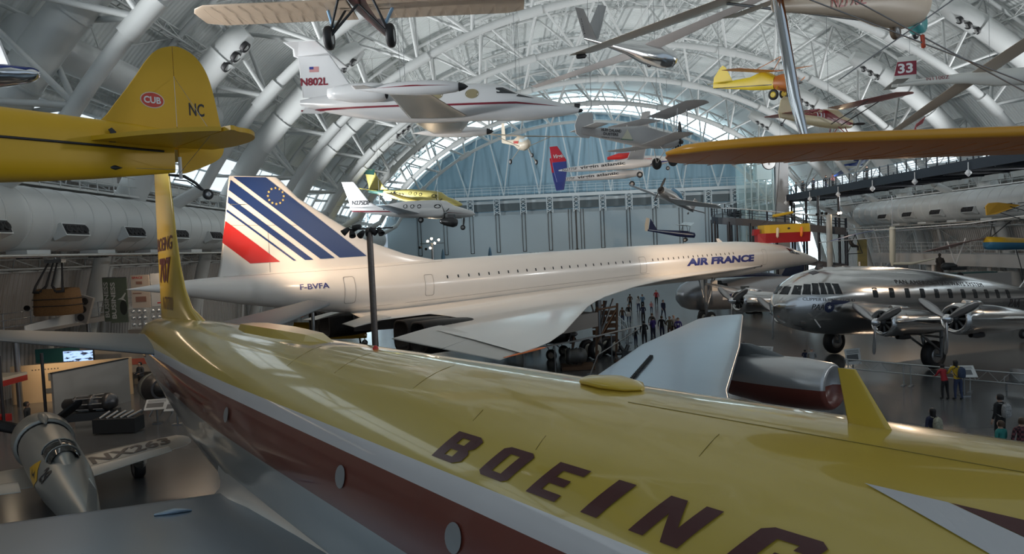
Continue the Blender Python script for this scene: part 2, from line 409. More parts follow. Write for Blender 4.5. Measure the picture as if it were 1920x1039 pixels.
# air ducts climbing the vault, three dark nozzles at the head of each
DUCTW = mat('white_duct_metal', (.56, .58, .575), .42, .1, .04, .6)
for y in (29.0, 41.0, 54.6, 69.2, 83.8, 98.4):
    for side in (0, 1):
        mb = MB(); top = (62 if y < 30 else 43 if y < 42 else 51) if side == 0 else 55
        ph = [R(20+(top-20)*i/26) for i in range(27)]
        if side: ph = [PI-p for p in ph]
        pts = [ell(38.3, 30.3, p, y) for p in ph]
        mb.path(pts, [.85]*25+[.8, .55], 14)
        for i in range(2, 25, 4):
            t = (pts[i+1]-pts[i]).normalized(); mb.path([pts[i]-t*.06, pts[i]+t*.06], [.91, .91], 14)
        d = struct('vault_duct', mb, DUCTW)
        nz = MB(); t = (pts[-3]-pts[-5]).normalized(); inw = Vector((1 if side == 0 else -1, 0, -.9)).normalized()
        for s in (-.8, 0, .8):
            c = pts[-4]+t*s+inw*.76-Vector((0, .35, 0)); nz.lathe(c, inw, [(-.15, .33), (.09, .33), (.09, .26), (.0, .2), (.0, .001)], 14)
        tag(nz.build('duct_nozzles', BLACK, d), kind='structure')
# the two great ducts that run the length of the hall
def big_duct(x, z, r, y0, y1, label, n0, step, nn, face):
    t = thing('air_duct', label, 'duct', (x, y0, z-r))
    mb = MB(); L = y1-y0
    mb.lathe((0, 0, r), (0, 1, 0), [(0, .001), (0, r*.75), (.8, r), (L-.9, r), (L, r*.6), (L, .001)], 40); mb.build('duct_body', DUCTW, t)
    sm = MB()
    for k in range(int(L/1.45)): sm.lathe((0, 1.2+k*1.45, r), (0, 1, 0), [(-.05, r), (-.04, r+.025), (.04, r+.025), (.05, r)], 40)
    sm.build('seam_rings', DUCTW, t)
    for k in range(nn):
        yy = n0+step*k-y0
        b = MB(); rot = Matrix.Rotation(R(-22*face), 3, 'Y')
        b.box((face*(r+.05)*.93, yy, r-.62), (.6, 1.75, .62), rot); bx = b.build('nozzle_box', DUCTW, t)
        s = MB()
        oc = Vector((face*(r+.05)*.93, yy, r-.62))+rot @ Vector((face*.30, 0, 0)); s.box(oc, (.05, 1.62, .5), rot)
        for j in range(4): s.lathe(oc+Vector((0, -.6+j*.4, 0)), rot @ Vector((face, 0, .0)), [(0, .19), (.10, .19), (.10, .15), (.02, .12), (.02, .001)], 10)
        s.build('nozzles', BLACK, bx)
        b = MB(); b.box((face*.55, yy-1.6, -.12), (.9, 1.5, .3)); b.build('lamp_tray', WHITE, t)
        for j in range(4): b = MB(); b.box((face*.55, yy-2.1+j*.35, -.3), (.3, .2, .1)); b.build('downlight', BLACK, t)
    return t
big_duct(-21.6, 9.45, 1.45, 6, 112, 'large white air duct on the wall behind the yellow tail fins', 26.5, 5.0, 15, 1)
big_duct(45.5, 9.45, 1.45, 30, 88.5, 'large white air duct below the dark footbridge', 45.5, 5.0, 8, -1)
mb = MB()
mb.tube((-19.6, 4, 7.75), (-19.6, 110, 7.75), .07, n=6); mb.tube((-20.1, 4, 7.75), (-20.1, 110, 7.75), .07, n=6)
for k in range(36): mb.tube((-20.1, 5+3*k, 7.75), (-19.6, 5+3*k, 7.75), .03, n=4)
struct('trim_8', mb, mat('warm_grey_rail', (.5, .47, .43), .3, .6))
mb = MB(); mb.tube((43.4, 30, 7.75), (43.4, 90, 7.75), .07, n=6); struct('trim_9', mb, MC['warm_grey_rail'])
for nm, x, s in (('trim_10', -22.6, 1), ('trim_11', 47.5, -1)):      # service catwalks above the ducts
    mb = MB(); mb.box((x, 60, 11.15), (1.6, 110, .12))
    for z in (11.7, 12.2): mb.tube((x+s*.8, 5, z), (x+s*.8, 115, z), .035, n=4)
    for k in range(74): mb.tube((x+s*.8, 5+1.5*k, 11.1), (x+s*.8, 5+1.5*k, 12.2), .03, n=4)
    for k in range(0, 22): mb.box((x-s*.2, 8+5*k, 12.0), (.5, 3.4, .5))
    struct(nm, mb, WHITE)
mb = MB()                                                          # cross duct along the left haunch
mb.lathe((-19.8, 28.5, 16.9), (0, 1, 0), [(0, .001), (0, .85), (18, .85), (18, .001)], 16)
for k in range(5): mb.lathe((-19.8, 29.5+4*k, 16.9), (0, 1, 0), [(-.06, .85), (-.05, .92), (.05, .92), (.06, .85)], 16)
struct('haunch_duct', mb, DUCTW)
# ================================================================== THE YELLOW JET AIRLINER PROTOTYPE
YEL = (.56, .41, .07); BRN = (.17, .045, .03); PWH = (.62, .60, .60); ALU = (.47, .47, .45)
U = Vector((-0.60396585, 0.79671511, -0.02168592)); NN = Vector((0.79690252, 0.60410792, 0)); VV = Vector((-0.01310064, 0.01728157, 0.99976483))
o_ = Vector((0, 0, 7.2))+NN*5.15+VV*(-3.08)
M_ = Matrix((-U, NN, VV)).transposed().to_4x4(); M_.translation = o_
dash = thing('jet_airliner', 'yellow and brown four-engined jet airliner with big slanting brown lettering on its roof', 'airliner', M_)
def dsec(x, sy, sz, top, n=14):
    """double-lobe section: upper circle r 1.68 about 0, lower lobe r 1.55 about -.75; scaled, crown at z = top"""
    pr = []
    for k in range(n+1):
        a = R(90-105*k/n); pr.append((1.68*math.cos(a), 1.68*math.sin(a)))
    for k in range(1, n+1):
        a = R(12-102*k/n); pr.append((1.60*math.cos(a), -.80+1.60*math.sin(a)))
    pr = [(y*sy, top-(1.68-z)*sz) for y, z in pr]
    full = pr+[(-y, z) for y, z in pr[-2:0:-1]]
    return [Vector((x, y, z)) for y, z in full]
st = [(7.2, .02, .02, .1), (6.9, .2, .18, .35), (6.0, .45, .42, .75), (4.8, .72, .7, 1.2), (3.2, .92, .9, 1.55), (1.6, 1, 1, 1.68), (0, 1, 1, 1.68), (-4, 1, 1, 1.68), (-8, 1, 1, 1.68), (-12, 1, 1, 1.68), (-15, .985, .985, 1.69), (-18, .93, .93, 1.71), (-21, .84, .84, 1.73), (-24, .74, .72, 1.73), (-26.5, .65, .62, 1.70), (-28.3, .57, .54, 1.66), (-29.6, .50, .47, 1.60), (-30.5, .42, .41, 1.52), (-31.2, .28, .28, 1.35), (-31.5, .06, .06, 1.1)]
mb = MB(); mb.loft([dsec(*s) for s in st])
DPAINT = bands('yellow_brown_airliner_paint', 'Z', [(-.13, ALU, .45), (.645, BRN, 0), (.86, PWH, 0), (9, YEL, 0)], .30, coat=.9, bump=.022, rear=(-26.2, YEL), coat_r=.06)
fus = mb.build('fuselage', DPAINT, dash); dbvh = bvh_of(fus)
BROWN = mat('brown_lettering', (.085, .028, .028), .3, var=.03); YELM = mat('yellow_paint', (.60, .42, .05), .28, coat=.5, bump=.02, bscale=2); WHM = mat('white_stripe_paint', (.55, .55, .56), .35)
def cylp(off=.012):
    def fn(u, v):                                                  # u along -t (toward the nose), v = arc angle in degrees above the horizontal
        a = R(v); r = 1.68+off; return Vector((u, -r*math.cos(a), r*math.sin(a)))
    return fn
# letter outlines drawn on a unit cell, slanting with height
def glyph(ch):
    c = .10
    if ch == 'B': return [[(0, 0), (.62, 0), (.80, .14), (.80, .40), (.70, .5), (.80, .60), (.80, .88), (.64, 1), (0, 1)], [(.27, .18), (.27, .40), (.5, .40), (.5, .18)], [(.27, .60), (.27, .82), (.5, .82), (.5, .60)]]
    if ch == 'O': return [[(.12, 0), (.70, 0), (.82, .1), (.82, .9), (.70, 1), (.12, 1), (0, .9), (0, .1)], [(.28, .2), (.28, .8), (.54, .8), (.54, .2)]]
    if ch == 'E': return [[(0, 0), (.80, 0), (.80, .2), (.28, .2), (.28, .4), (.68, .4), (.68, .6), (.28, .6), (.28, .8), (.80, .8), (.80, 1), (0, 1)]]
    if ch == 'I': return [[(0, 0), (.34, 0), (.34, 1), (0, 1)]]
    if ch == 'N': return [[(0, 0), (.26, 0), (.26, .62), (.56, 0), (.84, 0), (.84, 1), (.58, 1), (.58, .38), (.28, 1), (0, 1)]]
    if ch == 'G': return [[(.12, 0), (.70, 0), (.82, .1), (.82, .55), (.42, .55), (.42, .38), (.56, .38), (.56, .2), (.28, .2), (.28, .8), (.56, .8), (.56, .68), (.82, .68), (.82, .9), (.70, 1), (.12, 1), (0, .9), (0, .1)]]
LET = [('B', 6.63, .66), ('O', 5.74, .58), ('E', 4.94, .50), ('I', 4.21, .56), ('N', 3.67, .56), ('G', 2.87, .56)]
for ch, t0, wd in LET:
    loops = [[(-t0+p[0]*wd+.25*p[1], 34.4+12.0*p[1]) for p in lp] for lp in glyph(ch)]
    # scale the angle so that poly2d edges stay short enough: work in arc metres, then map back
    loops = [[(x, a*.0293) for x, a in lp] for lp in loops]
    decal('letter', poly2d(loops), (lambda f: (lambda u, v: f(u, v/.0293)))(cylp()), BROWN, dash, .12)
aw = [(-2.16, 63.5), (-1.67, 63.2), (-.75, 62.3), (.9, 30), (.2, 28), (-.2, 33), (-1.0, 48)]
decal('arrow_flash', poly2d([[(x, a*.0293) for x, a in [(-2.16, 63.3), (-1.67, 63.1), (1.2, 33), (.5, 30)]]]), lambda u, v: cylp(.010)(u, v/.0293), WHM, dash, .2)
decal('arrow_flash', poly2d([[(x, a*.0293) for x, a in [(-1.66, 63.1), (2.4, 61), (3.2, 36), (1.22, 33)]]]), lambda u, v: cylp(.010)(u, v/.0293), BROWN, dash, .2)
# portholes
PGL = mat('porthole_blank', (.42, .43, .43), .3, .5)
for t in (14.24, 8.63, 5.83, 3.05):
    v, f = disc2d(0, 0, .15, .15, 20); decal('porthole', (v, f), lambda u, w, t=t: cylp(.02)(-t+u, 11.5+math.degrees(w/1.68)), PGL, dash, .2)
# panel seams
SEAM = mat('seam_line', (.27, .21, .05), .5)
for i, (t0, a0, t1, a1) in enumerate([(1.3, 78, -.5, 77), (4.6, 78, 1.3, 78), (8.0, 60, 8.0, 84), (10.5, 58, 10.5, 82), (6.3, 52, 6.3, 58), (5.1, 48, 5.1, 54), (3.4, 60, 3.4, 70), (12.5, 55, 12.5, 80)]):
    mb = MB(); mb.path([cylp(.0)(-(t0+(t1-t0)*k/8), a0+(a1-a0)*k/8) for k in range(9)], .003, 4); mb.build('panel_seam', SEAM, dash)
# fin, dorsal fillet, rudder
mb = MB(); yv = Vector((0, 1, 0))
mb.foil([((-22.7, 0, 1.70), (-29.75, 0, 1.40), yv*.62), ((-24.4, 0, 2.1), (-29.7, 0, 2.1), yv*.50), ((-25.25, 0, 2.75), (-29.65, 0, 2.75), yv*.44), ((-25.75, 0, 3.6), (-29.6, 0, 3.6), yv*.40), ((-26.05, 0, 4.6), (-29.5, 0, 4.6), yv*.34), ((-26.6, 0, 7.4), (-29.15, 0, 7.4), yv*.24), ((-26.75, 0, 7.75), (-29.05, 0, 7.75), yv*.1)], n=12)
fin = mb.build('fin', YELM, dash); fb = bvh_of(fin)
ym = -1
for txt, x0, z0, w, h, b in (('BOEING', -29.45, 4.15, 3.1, .50, .02), ('707', -29.35, 2.95, 2.6, .95, .05), ('N70700', -29.0, 1.95, 2.2, .5, .0)):
    decal('fin_lettering', fit_text(txt, w, h, b, .25), on_surface(fb, (x0, 0, z0), (1, 0, 0), (0, 0, 1), (0, 1, 0), .015), BROWN, dash, .2)
# tailplanes
SLV = mat('satin_airframe_silver', (.17, .185, .195), .50, .25, .06, 1.2, stretch=(.3, 2, 1))
for s in (-1, 1):
    mb = MB(); up = Vector((0, 0, 1))
    mb.foil([((-24.0, s*.6, .60), (-28.2, s*.6, 1.10), up*.5), ((-27.5, s*6.0, 1.62), (-29.8, s*6.0, 1.80), up*.26), ((-27.9, s*6.2, 1.68), (-29.6, s*6.2, 1.80), up*.08)], n=10); mb.build('tailplane', SLV, dash)
# wings
def wing_at(s, up=Vector((0, 0, 1))):
    return [((-3.6, s*1.2, -1.25), (-14.6, s*1.2, -1.35), up*1.25), ((-5.5, s*3.2, -.98), (-14.4, s*3.2, -1.08), up*.95), ((-9.9, s*8.6, -.36), (-14.6, s*8.6, -.56), up*.55), ((-12.2, s*12.5, .06), (-16.1, s*12.5, -.10), up*.40), ((-15.6, s*17.7, .40), (-17.7, s*17.7, .22), up*.24), ((-15.9, s*18.1, .42), (-17.6, s*18.1, .25), up*.08)]
WTOP = mat('wing_skin_silver', (.30, .37, .44), .30, .85, .08, .8, stretch=(.2, 1.5, 1), bump=.01)
for s in (-1, 1):
    mb = MB(); mb.foil(wing_at(s), n=12); w = mb.build('wing', WTOP, dash)
    wb = bvh_of(w)
    def down(x, y):
        h = wb.ray_cast(Vector((x, y, 6)), Vector((0, 0, -1)), 12)[0]; return h if h else Vector((x, y, 0))
    if s == 1:
        for (x0, y0, x1, y1, n) in ((-11.5, 6.0, -14.2, 10.8, 40), (-12.3, 6.6, -13.4, 8.4, 9)):
            vg = MB(); vg.box((0, 0, .035), (.11, .025, .085), Matrix.Rotation(R(20), 3, 'Z')); g0 = vg.build('vortex_generator', DARK, w)
            for k in range(n):
                g1 = g0 if k == 0 else g0.copy()
                if k: COL.objects.link(g1)
                g1.location = down(x0+(x1-x0)*k/(n-1), y0+(y1-y0)*k/(n-1))
        ln = MB(); ln.path([down(-13.6-.75*k, 7+1.2*k)+Vector((0, 0, .01)) for k in range(8)], .02, 4); ln.build('skin_seam', DARK, w)
    else:
        for (x0, y0, x1, y1) in ((-9.2, -5.5, -10.6, -5.3), (-11.4, -4.4, -10.0, -3.4), (-13.2, -2.6, -13.2, -3.2)):
            b = MB(); b.path([down(x0, y0)+Vector((0, 0, .02)), down((x0+x1)/2, (y0+y1)/2)+Vector((0, 0, .04)), down(x1, y1)+Vector((0, 0, .02))], [.02, .06, .02], 6); b.build('skin_blister', WTOP, w)
# wing-body fillet on each side
for s in (-1, 1):
    mb = MB(); rings = []
    for k in range(15):
        q = k/14; x = -2.5-13.2*q; g = max(0, math.sin(PI*q))**.7
        rings.append([Vector((x, s*1.45, -.75)), Vector((x, s*(1.52+.06*g), -.95)), Vector((x, s*(1.55+.25*g), -1.15)), Vector((x, s*(1.5+.75*g), -1.32+.12*g)), Vector((x, s*(1.45+1.2*g), -1.42+.26*g)), Vector((x, s*(1.4+1.2*g), -1.6)), Vector((x, s*1.1, -1.9)), Vector((x, s*1.0, -.8))])
    mb.loft(rings); mb.build('wing_fairing', mat('fairing_silver', (.50, .51, .50), .33, .6, .06, 1), dash)
# engine pods under the far wing
ENG = bands('pod_paint', 'Z', [(-.02, (.16, .04, .028), 0), (9, (.50, .51, .52), .6)], .3)
for (x, y, z) in ((-9.75, 13.3, -.98), (-4.6, 8.3, -1.62)):
    nb = MB(); nb.lathe((0, 0, 0), (-1, 0, 0), [(.3, .001), (.3, .42), (0, .56), (.12, .66), (.9, .74), (2.0, .74), (3.2, .62), (4.2, .42), (4.6, .36), (4.6, .001)], 32)
    p = nb.build('engine_pod', ENG, dash); p.location = (x, y, z)
    pb = MB(); up = Vector((0, 1, 0))
    pb.foil([((-1.0, 0, .55), (-5.4, 0, .2), up*.3), ((-1.8, 0, .85), (-5.2, 0, .75), up*.34), ((-2.6, 0, 1.05), (-5.4, 0, 1.0), up*.34)], n=8); q = pb.build('pylon', SLV, p)
    bb = MB(); bb.loft([ring(-.4, .5, .02, .02, 12), ring(-1.0, .55, .16, .14, 12), ring(-2.4, .62, .17, .16, 12), ring(-3.2, .62, .02, .02, 12)]); bb.build('pod_blister', SLV, p)
# undercarriage
for (x, y, r, zt) in ((-10.6, 3.2, .55, -1.2), (-10.6, -3.2, .55, -1.2), (3.2, 0, .40, -2.0)):
    zg = -3.06-1.04+.0217*(x+1.0)*-1*-1; g = MB(); g.tube((x, y, zt), (x, y, zg+r), .14, n=10); g.tube((x+.9, y, zt), (x, y, zg+r+.6), .06, n=6); g = g.build('landing_gear_leg', STEEL, dash)
    for dy in (-.32, .32): wheel(g, (x, y+dy, zg+r), (0, 1, 0), r, .34, BLACK, STEEL)
# blade aerial, roof hatch, beacon, crown fairing
mb = MB(); mb.foil([((-2.28, 0, 1.62), (-2.63, 0, 1.62), Vector((0, .07, 0))), ((-2.56, 0, 2.10), (-2.70, 0, 2.10), Vector((0, .035, 0)))], n=8); mb.build('blade_aerial', YELM, dash)
mb = MB(); mb.loft([ring(-4.72, 1.70, .03, .02, 16), ring(-4.85, 1.71, .16, .05, 16), ring(-5.15, 1.72, .21, .07, 16), ring(-5.5, 1.71, .15, .05, 16), ring(-5.62, 1.70, .03, .02, 16)]); mb.build('roof_dome', YELM, dash)
mb = MB(); mb.lathe((-10.8, 0, 1.66), (0, 0, 1), [(0, .05), (.04, .05), (.065, .04), (.08, .02), (.084, .001)], 16); mb.build('beacon', mat('red_beacon', (.55, .03, .02), .15), dash)
mb = MB(); z = 1.66
mb.loft([[Vector((x, s*w, zz)) for s, w, zz in ((-1, w0, 1.60), (-1, w1, h), (1, w1, h), (1, w0, 1.60))] for x, w0, w1, h in ((-12.6, .08, .04, 1.66), (-13.6, .28, .18, 1.80), (-15.4, .36, .26, 1.84), (-17.4, .36, .26, 1.85), (-18.3, .26, .16, 1.83), (-18.9, .08, .04, 1.70))], smooth=False); mb.build('crown_fairing', YELM, dash)
# ================================================================== THE WHITE DELTA-WING SUPERSONIC AIRLINER
CW = mat('concorde_white', (.78, .755, .72), .28, coat=.3, var=.02)
TF = Vector((.77714596, .62932039, 0)); con = thing('supersonic_airliner', 'white delta-wing jet airliner with blue striped tail and pointed nose', 'airliner', frame((31.1, 69.2, 0), TF))
# local x = forward from nose tip (so x = -s), y = left (port); near side is starboard = -y
cs = [(0, 4.6, 4.6, .02), (.5, 4.80, 4.42, .12), (1.5, 5.08, 4.33, .27), (3, 5.45, 4.26, .48), (4.6, 5.80, 4.18, .72), (6, 6.10, 4.12, .92), (7.5, 6.36, 4.06, 1.10), (9.5, 6.58, 4.0, 1.26), (11.5, 6.74, 3.92, 1.37), (14.5, 6.88, 3.85, 1.44), (20, 6.95, 3.82, 1.44), (29, 6.92, 3.80, 1.44), (38, 6.82, 3.80, 1.44), (45, 6.72, 3.80, 1.44), (49, 6.66, 3.84, 1.40), (52, 6.60, 4.16, 1.24), (54.5, 6.54, 4.56, 1.02), (57, 6.48, 5.02, .74), (59, 6.40, 5.48, .46), (60.5, 6.30, 5.84, .22), (61.98, 6.13, 6.11, .02)]
mb = MB(); mb.loft([ring(-s, (a+b)/2, w, (a-b)/2, 36) for s, a, b, w in cs]); cf = mb.build('fuselage', CW, con); cb = bvh_of(cf)
up = Vector((0, 0, 1))
pl = [(12.5, 1.25, 4.62, 51.6), (16, 1.5, 4.58, 51.6), (22, 2.05, 4.52, 51.6), (28, 2.95, 4.42, 51.5), (30.0, 3.42, 4.36, 51.5), (30.2, 3.48, 4.35, 48.6), (33, 4.2, 4.26, 48.4), (38, 6.2, 4.05, 48.2), (39.8, 7.16, 3.96, 48.1), (39.9, 7.22, 3.95, 51.1), (41.5, 8.2, 3.85, 51.0), (44.5, 10.3, 3.55, 50.7), (46.6, 11.7, 3.28, 50.4), (48.2, 12.5, 3.10, 50.2), (49.2, 12.8, 3.02, 50.1)]
for s in (-1, 1):
    mb = MB(); secs = [((-13.2, s*.3, 4.70), (-51.6, s*.3, 4.15), up*1.0)]
    for sle, y, z, ste in pl:
        c = ste-sle; secs.append(((-sle, s*y, z), (-ste, s*y, z-.55*min(1, c/30)-.10), up*min(.85, .03*c+.06)))
    mb.foil(secs, n=14); mb.build('wing', CW, con)
    # elevons: outer pair and inner one behind the trailing edge
    el = mat('elevon_grey', (.60, .585, .55), .35)
    for y0, y1, c0, c1 in ((1.7, 3.3, 1.6, 1.8), (7.3, 10.0, 2.4, 1.9), (10.05, 12.55, 1.9, 1.35)):
        def zz(y): 
            for a, b in zip(pl, pl[1:]):
                if a[1] <= y <= b[1]: q = (y-a[1])/(b[1]-a[1]); return (a[2]+(b[2]-a[2])*q)-.10-.55*min(1, (51-a[0])/30)*.9, a[3]+(b[3]-a[3])*q
            return 3.6, 51.4
        (z0, x0), (z1, x1) = zz(y0), zz(y1)
        mb = MB(); mb.foil([((-x0+.8, s*y0, z0+.06), (-x0-c0+.5, s*y0, z0-.25), up*.2), ((-x1+.8, s*y1, z1+.06), (-x1-c1+.5, s*y1, z1-.25), up*.14)], n=6); mb.build('elevon', el, con)
    mb = MB(); mb.foil([((-48.8, s*12.86, 2.98), (-50.9, s*12.60, 2.80), up*.16), ((-48.8, s*12.95, 2.98), (-50.9, s*12.75, 2.80), up*.1)], n=6); mb.build('wing_tip_marking', mat('orange_marking', (.85, .22, .06), .5), con)
    # twin engine nacelle
    mb = MB(); rings = []
    for x, z0, z1, y0, y1 in ((-39.5, 2.5, 3.3, 3.5, 7.0), (-42, 2.4, 3.3, 3.4, 7.1), (-47.2, 2.5, 3.25, 3.5, 7.2), (-49.4, 2.6, 3.7, 3.6, 7.2)):
        rings.append([Vector((x, s*y0, z0)), Vector((x, s*y1, z0)), Vector((x, s*y1, z1)), Vector((x, s*y0, z1))])
    mb.loft(rings, smooth=False); mb.build('engine_nacelle', mat('nacelle_grey', (.22, .21, .20), .5), con)
    for y in (4.55, 6.15):
        mb = MB(); rg = []
        for x, h in ((-48.0, .72), (-49.4, .80), (-50.9, .78)):
            rg.append([Vector((x, s*y+.78*math.copysign(abs(math.cos(a))**.55, math.cos(a)), 3.10+h*math.copysign(abs(math.sin(a))**.55, math.sin(a)))) for a in [2*PI*k/20 for k in range(20)]])
        for x, h in ((-50.9, .68), (-49.0, .6), (-48.9, .01)):
            rg.append([Vector((x, s*y+.9*h*math.copysign(abs(math.cos(a))**.55, math.cos(a)), 3.10+h*math.copysign(abs(math.sin(a))**.55, math.sin(a)))) for a in [2*PI*k/20 for k in range(20)]])
        mb.loft(rg); mb.build('exhaust_nozzle', mat('sooty_metal', (.035, .032, .03), .45, .6, .3, 4), con)
# fin and its graphics
yv = Vector((0, 1, 0)); fz = [(6.3, 44.5, 58.15), (6.68, 45.7, 58.05), (7.13, 47.8, 57.95), (7.93, 50.1, 57.8), (9.18, 52.2, 57.6), (10.23, 53.9, 57.45), (11.05, 54.72, 57.33), (11.28, 55.0, 57.28)]
mb = MB(); mb.foil([((-a, 0, z), (-b, 0, z), yv*(.34-.022*(z-6))) for z, a, b in fz], n=14); cfin = mb.build('fin', CW, con); fb = bvh_of(cfin)
BLU = mat('airline_blue', (.012, .036, .15), .3, var=.03); RDD = mat('airline_red', (.52, .025, .02), .3, var=.03)
G = {'b1': [(57.11, 11.24), (55.56, 11.26), (50.27, 7.11), (51.86, 7.09)], 'b2': [(57.24, 11.08), (52.14, 7.08), (52.94, 7.07), (57.35, 10.59)], 'b3': [(57.39, 10.29), (53.32, 7.05), (53.77, 7.05), (57.43, 9.98)], 'b4': [(57.51, 9.67), (54.24, 7.05), (54.37, 7.04), (57.53, 9.57)]}
for sgn in (-1, 1):
    for k, q in G.items(): decal('blue_stripe', poly2d([[(-a, z) for a, z in q]]), on_surface(fb, (0, 0, 0), (1, 0, 0), (0, 0, 1), (0, -sgn, 0), .015), BLU, con, .5)
    decal('red_stripe', poly2d([[(-57.6, 9.11), (-55.07, 7.02), (-56.55, 7.01), (-57.8, 8.07)]]), on_surface(fb, (0, 0, 0), (1, 0, 0), (0, 0, 1), (0, -sgn, 0), .015), RDD, con, .5)
V = []; F = []
for k in range(12):
    a = 2*PI*k/12; cx, cz = -55.10+.40*math.cos(a), 10.33+.40*math.sin(a); b = len(V)
    for j in range(10): rr = .075 if j % 2 == 0 else .032; V.append((cx+rr*math.sin(PI*j/5), cz+rr*math.cos(PI*j/5)))
    F.append(tuple(range(b, b+10)))
decal('ring_of_stars', (V, F), on_surface(fb, (0, 0, 0), (1, 0, 0), (0, 0, 1), (0, 1, 0), .03), mat('gold', (.75, .58, .18), .4), con, 1)
# lettering, windows and doors on the near side
ONF = lambda ox, oz, off=.015: on_surface(cb, (ox, 0, oz), (1, 0, 0), (0, 0, 1), (0, 1, 0), off)
def onf_l(x0, z0, x1, z1, off=.015):
    d = Vector((x1-x0, 0, z1-z0)); d.normalize(); return on_surface(cb, (x0, 0, z0), d, Vector((-d.z, 0, d.x)), (0, 1, 0), off)
NAVY = mat('navy_lettering', (.03, .04, .22), .35)
decal('airline_name', fit_text('AIR FRANCE', 9.6, .60, .055, .12), onf_l(-23.6, 5.16, -13.9, 5.10), NAVY, con, .3)
decal('registration', fit_text('F-BVFA', 1.5, .28, .015), onf_l(-54.5, 5.57, -53.0, 5.56), NAVY, con, .2)
win = [(s, 5.70) for s in [46.0-1.02*k*(.985 if k else 1) for k in range(17)]]
WN = MB; 
for k in range(42):
    s = 45.9-.75*k if k < 22 else (45.9-.75*22-.55-(k-22)*.62)
    if 29.4 > s > 28.0: continue
    z = 5.70+(45.9-s)*.0078
    decal('cabin_window', rect2d(-.045, -.085, .045, .085), ONF(-s, z), GLASSD, con, .3)
LINE = mat('panel_line', (.30, .28, .26), .5)
for s, z0, z1, w in ((47.15, 4.72, 5.92, .58), (28.75, 4.92, 6.12, .72), (12.2, 4.72, 6.08, .68), (51.9, 4.68, 6.08, .62)):
    decal('door_outline', outline2d(rrect(-s-w/2, z0, -s+w/2, z1, .12), .022), ONF(0, 0), LINE, con, .3)
for s0, z0, s1, z1 in ((52, 4.35, 40, 4.62), (40, 4.62, 28, 4.85), (57.9, 6.42, 50.5, 6.47), (50.5, 6.47, 45.7, 6.6)):
    mb = MB(); fn = ONF(0, 0, .0); mb.path([fn(-s0+(s0-s1)*k/10, z0+(z1-z0)*k/10) for k in range(11)], .012, 4); mb.build('panel_line', LINE, con)
mb = MB(); fn = on_surface(fb, (0, 0, 0), (1, 0, 0), (0, 0, 1), (0, 1, 0), 0.0)
mb.path([fn(-57.6+.4*k, 8.9-.005*k) for k in range(11)], .012, 4); mb.path([fn(-55.6, 6.5+.25*k) for k in range(10)], .012, 4); mb.build('rudder_line', LINE, con)
decal('vent', disc2d(0, 0, .16, .1), ONF(-13.6, 4.55), mat('vent_brown', (.12, .08, .07), .5), con); decal('vent', disc2d(0, 0, .16, .1), ONF(-12.6, 4.62), MC['vent_brown'], con)
# visor and cockpit glazing
for q in ([(7.15, 5.56), (6.72, 5.50), (7.1, 5.98), (7.6, 6.06)], [(6.62, 5.48), (6.15, 5.44), (6.5, 5.84), (7.0, 5.96)], [(6.0, 5.42), (4.9, 5.36), (5.6, 5.62), (6.35, 5.82)]):
    decal('cockpit_window', poly2d([[(-a, z) for a, z in q]]), ONF(0, 0, .03), GLASSD, con, .2)
mb = MB(); mb.lathe((.0, 0, 4.6), (1, 0, .02), [(0, .03), (.5, .025), (.55, .001)], 8); mb.build('nose_probe', DARK, con)
mb = MB(); mb.foil([((-16.5, 0, 6.88), (-17.3, 0, 6.88), yv*.08), ((-17.1, 0, 7.22), (-17.5, 0, 7.22), yv*.05)], n=6); mb.build('blade_aerial', CW, con)
mb = MB(); mb.lathe((-57.35, 0, 9.9), (1, 0, 0), [(0, .04), (.9, .03), (1.0, .001)], 6); mb.build('fin_probe', STEEL, con)
# undercarriage
def leg(parent, x, y, ztop, wheels, strut=.16):
    mb = MB(); mb.tube((x, y, ztop), (x, y, .6), strut, strut*.7, 12); mb.tube((x+1.4, y, ztop), (x+.1, y, 1.4), .07, n=8); mb.tube((x, y-.7, ztop), (x, y, 1.6), .06, n=8); mb.tube((x, y+.7, ztop), (x, y, 1.6), .06, n=8)
    mb.box((x, y, .62), (1.5 if len(wheels) > 2 else .3, .3, .25)); l = mb.build('landing_gear_leg', STEEL, parent)
    for dx, dy, r, w in wheels: wheel(l, (x+dx, y+dy, r), (0, 1, 0), r, w, BLACK, mat('wheel_hub_cream', (.62, .60, .52), .4))
for y in (-3.9, 3.9): leg(con, -36.2, y, 3.6, [(-.8, -.4, .6, .4), (-.8, .4, .6, .4), (.8, -.4, .6, .4), (.8, .4, .6, .4)], .2)
leg(con, -19.2, 0, 4.0, [(0, -.42, .58, .36), (0, .42, .58, .36)], .17)
mb = MB(); mb.box((-18.7, -.55, 3.3), (.06, .5, .9)); mb.build('gear_door', CW, con); mb = MB(); mb.box((-18.7, .55, 3.3), (.06, .5, .9)); mb.build('gear_door', CW, con)
leg2 = MB(); leg2.lathe((-53.5, 0, 4.3), (0, 0, -1), [(0, .1), (2.2, .08)], 8); tw = leg2.build('tail_bumper', STEEL, con); wheel(tw, (-53.5, .14, 1.98), (0, 1, 0), .22, .14, BLACK, STEEL); wheel(tw, (-53.5, -.14, 1.98), (0, 1, 0), .22, .14, BLACK, STEEL)
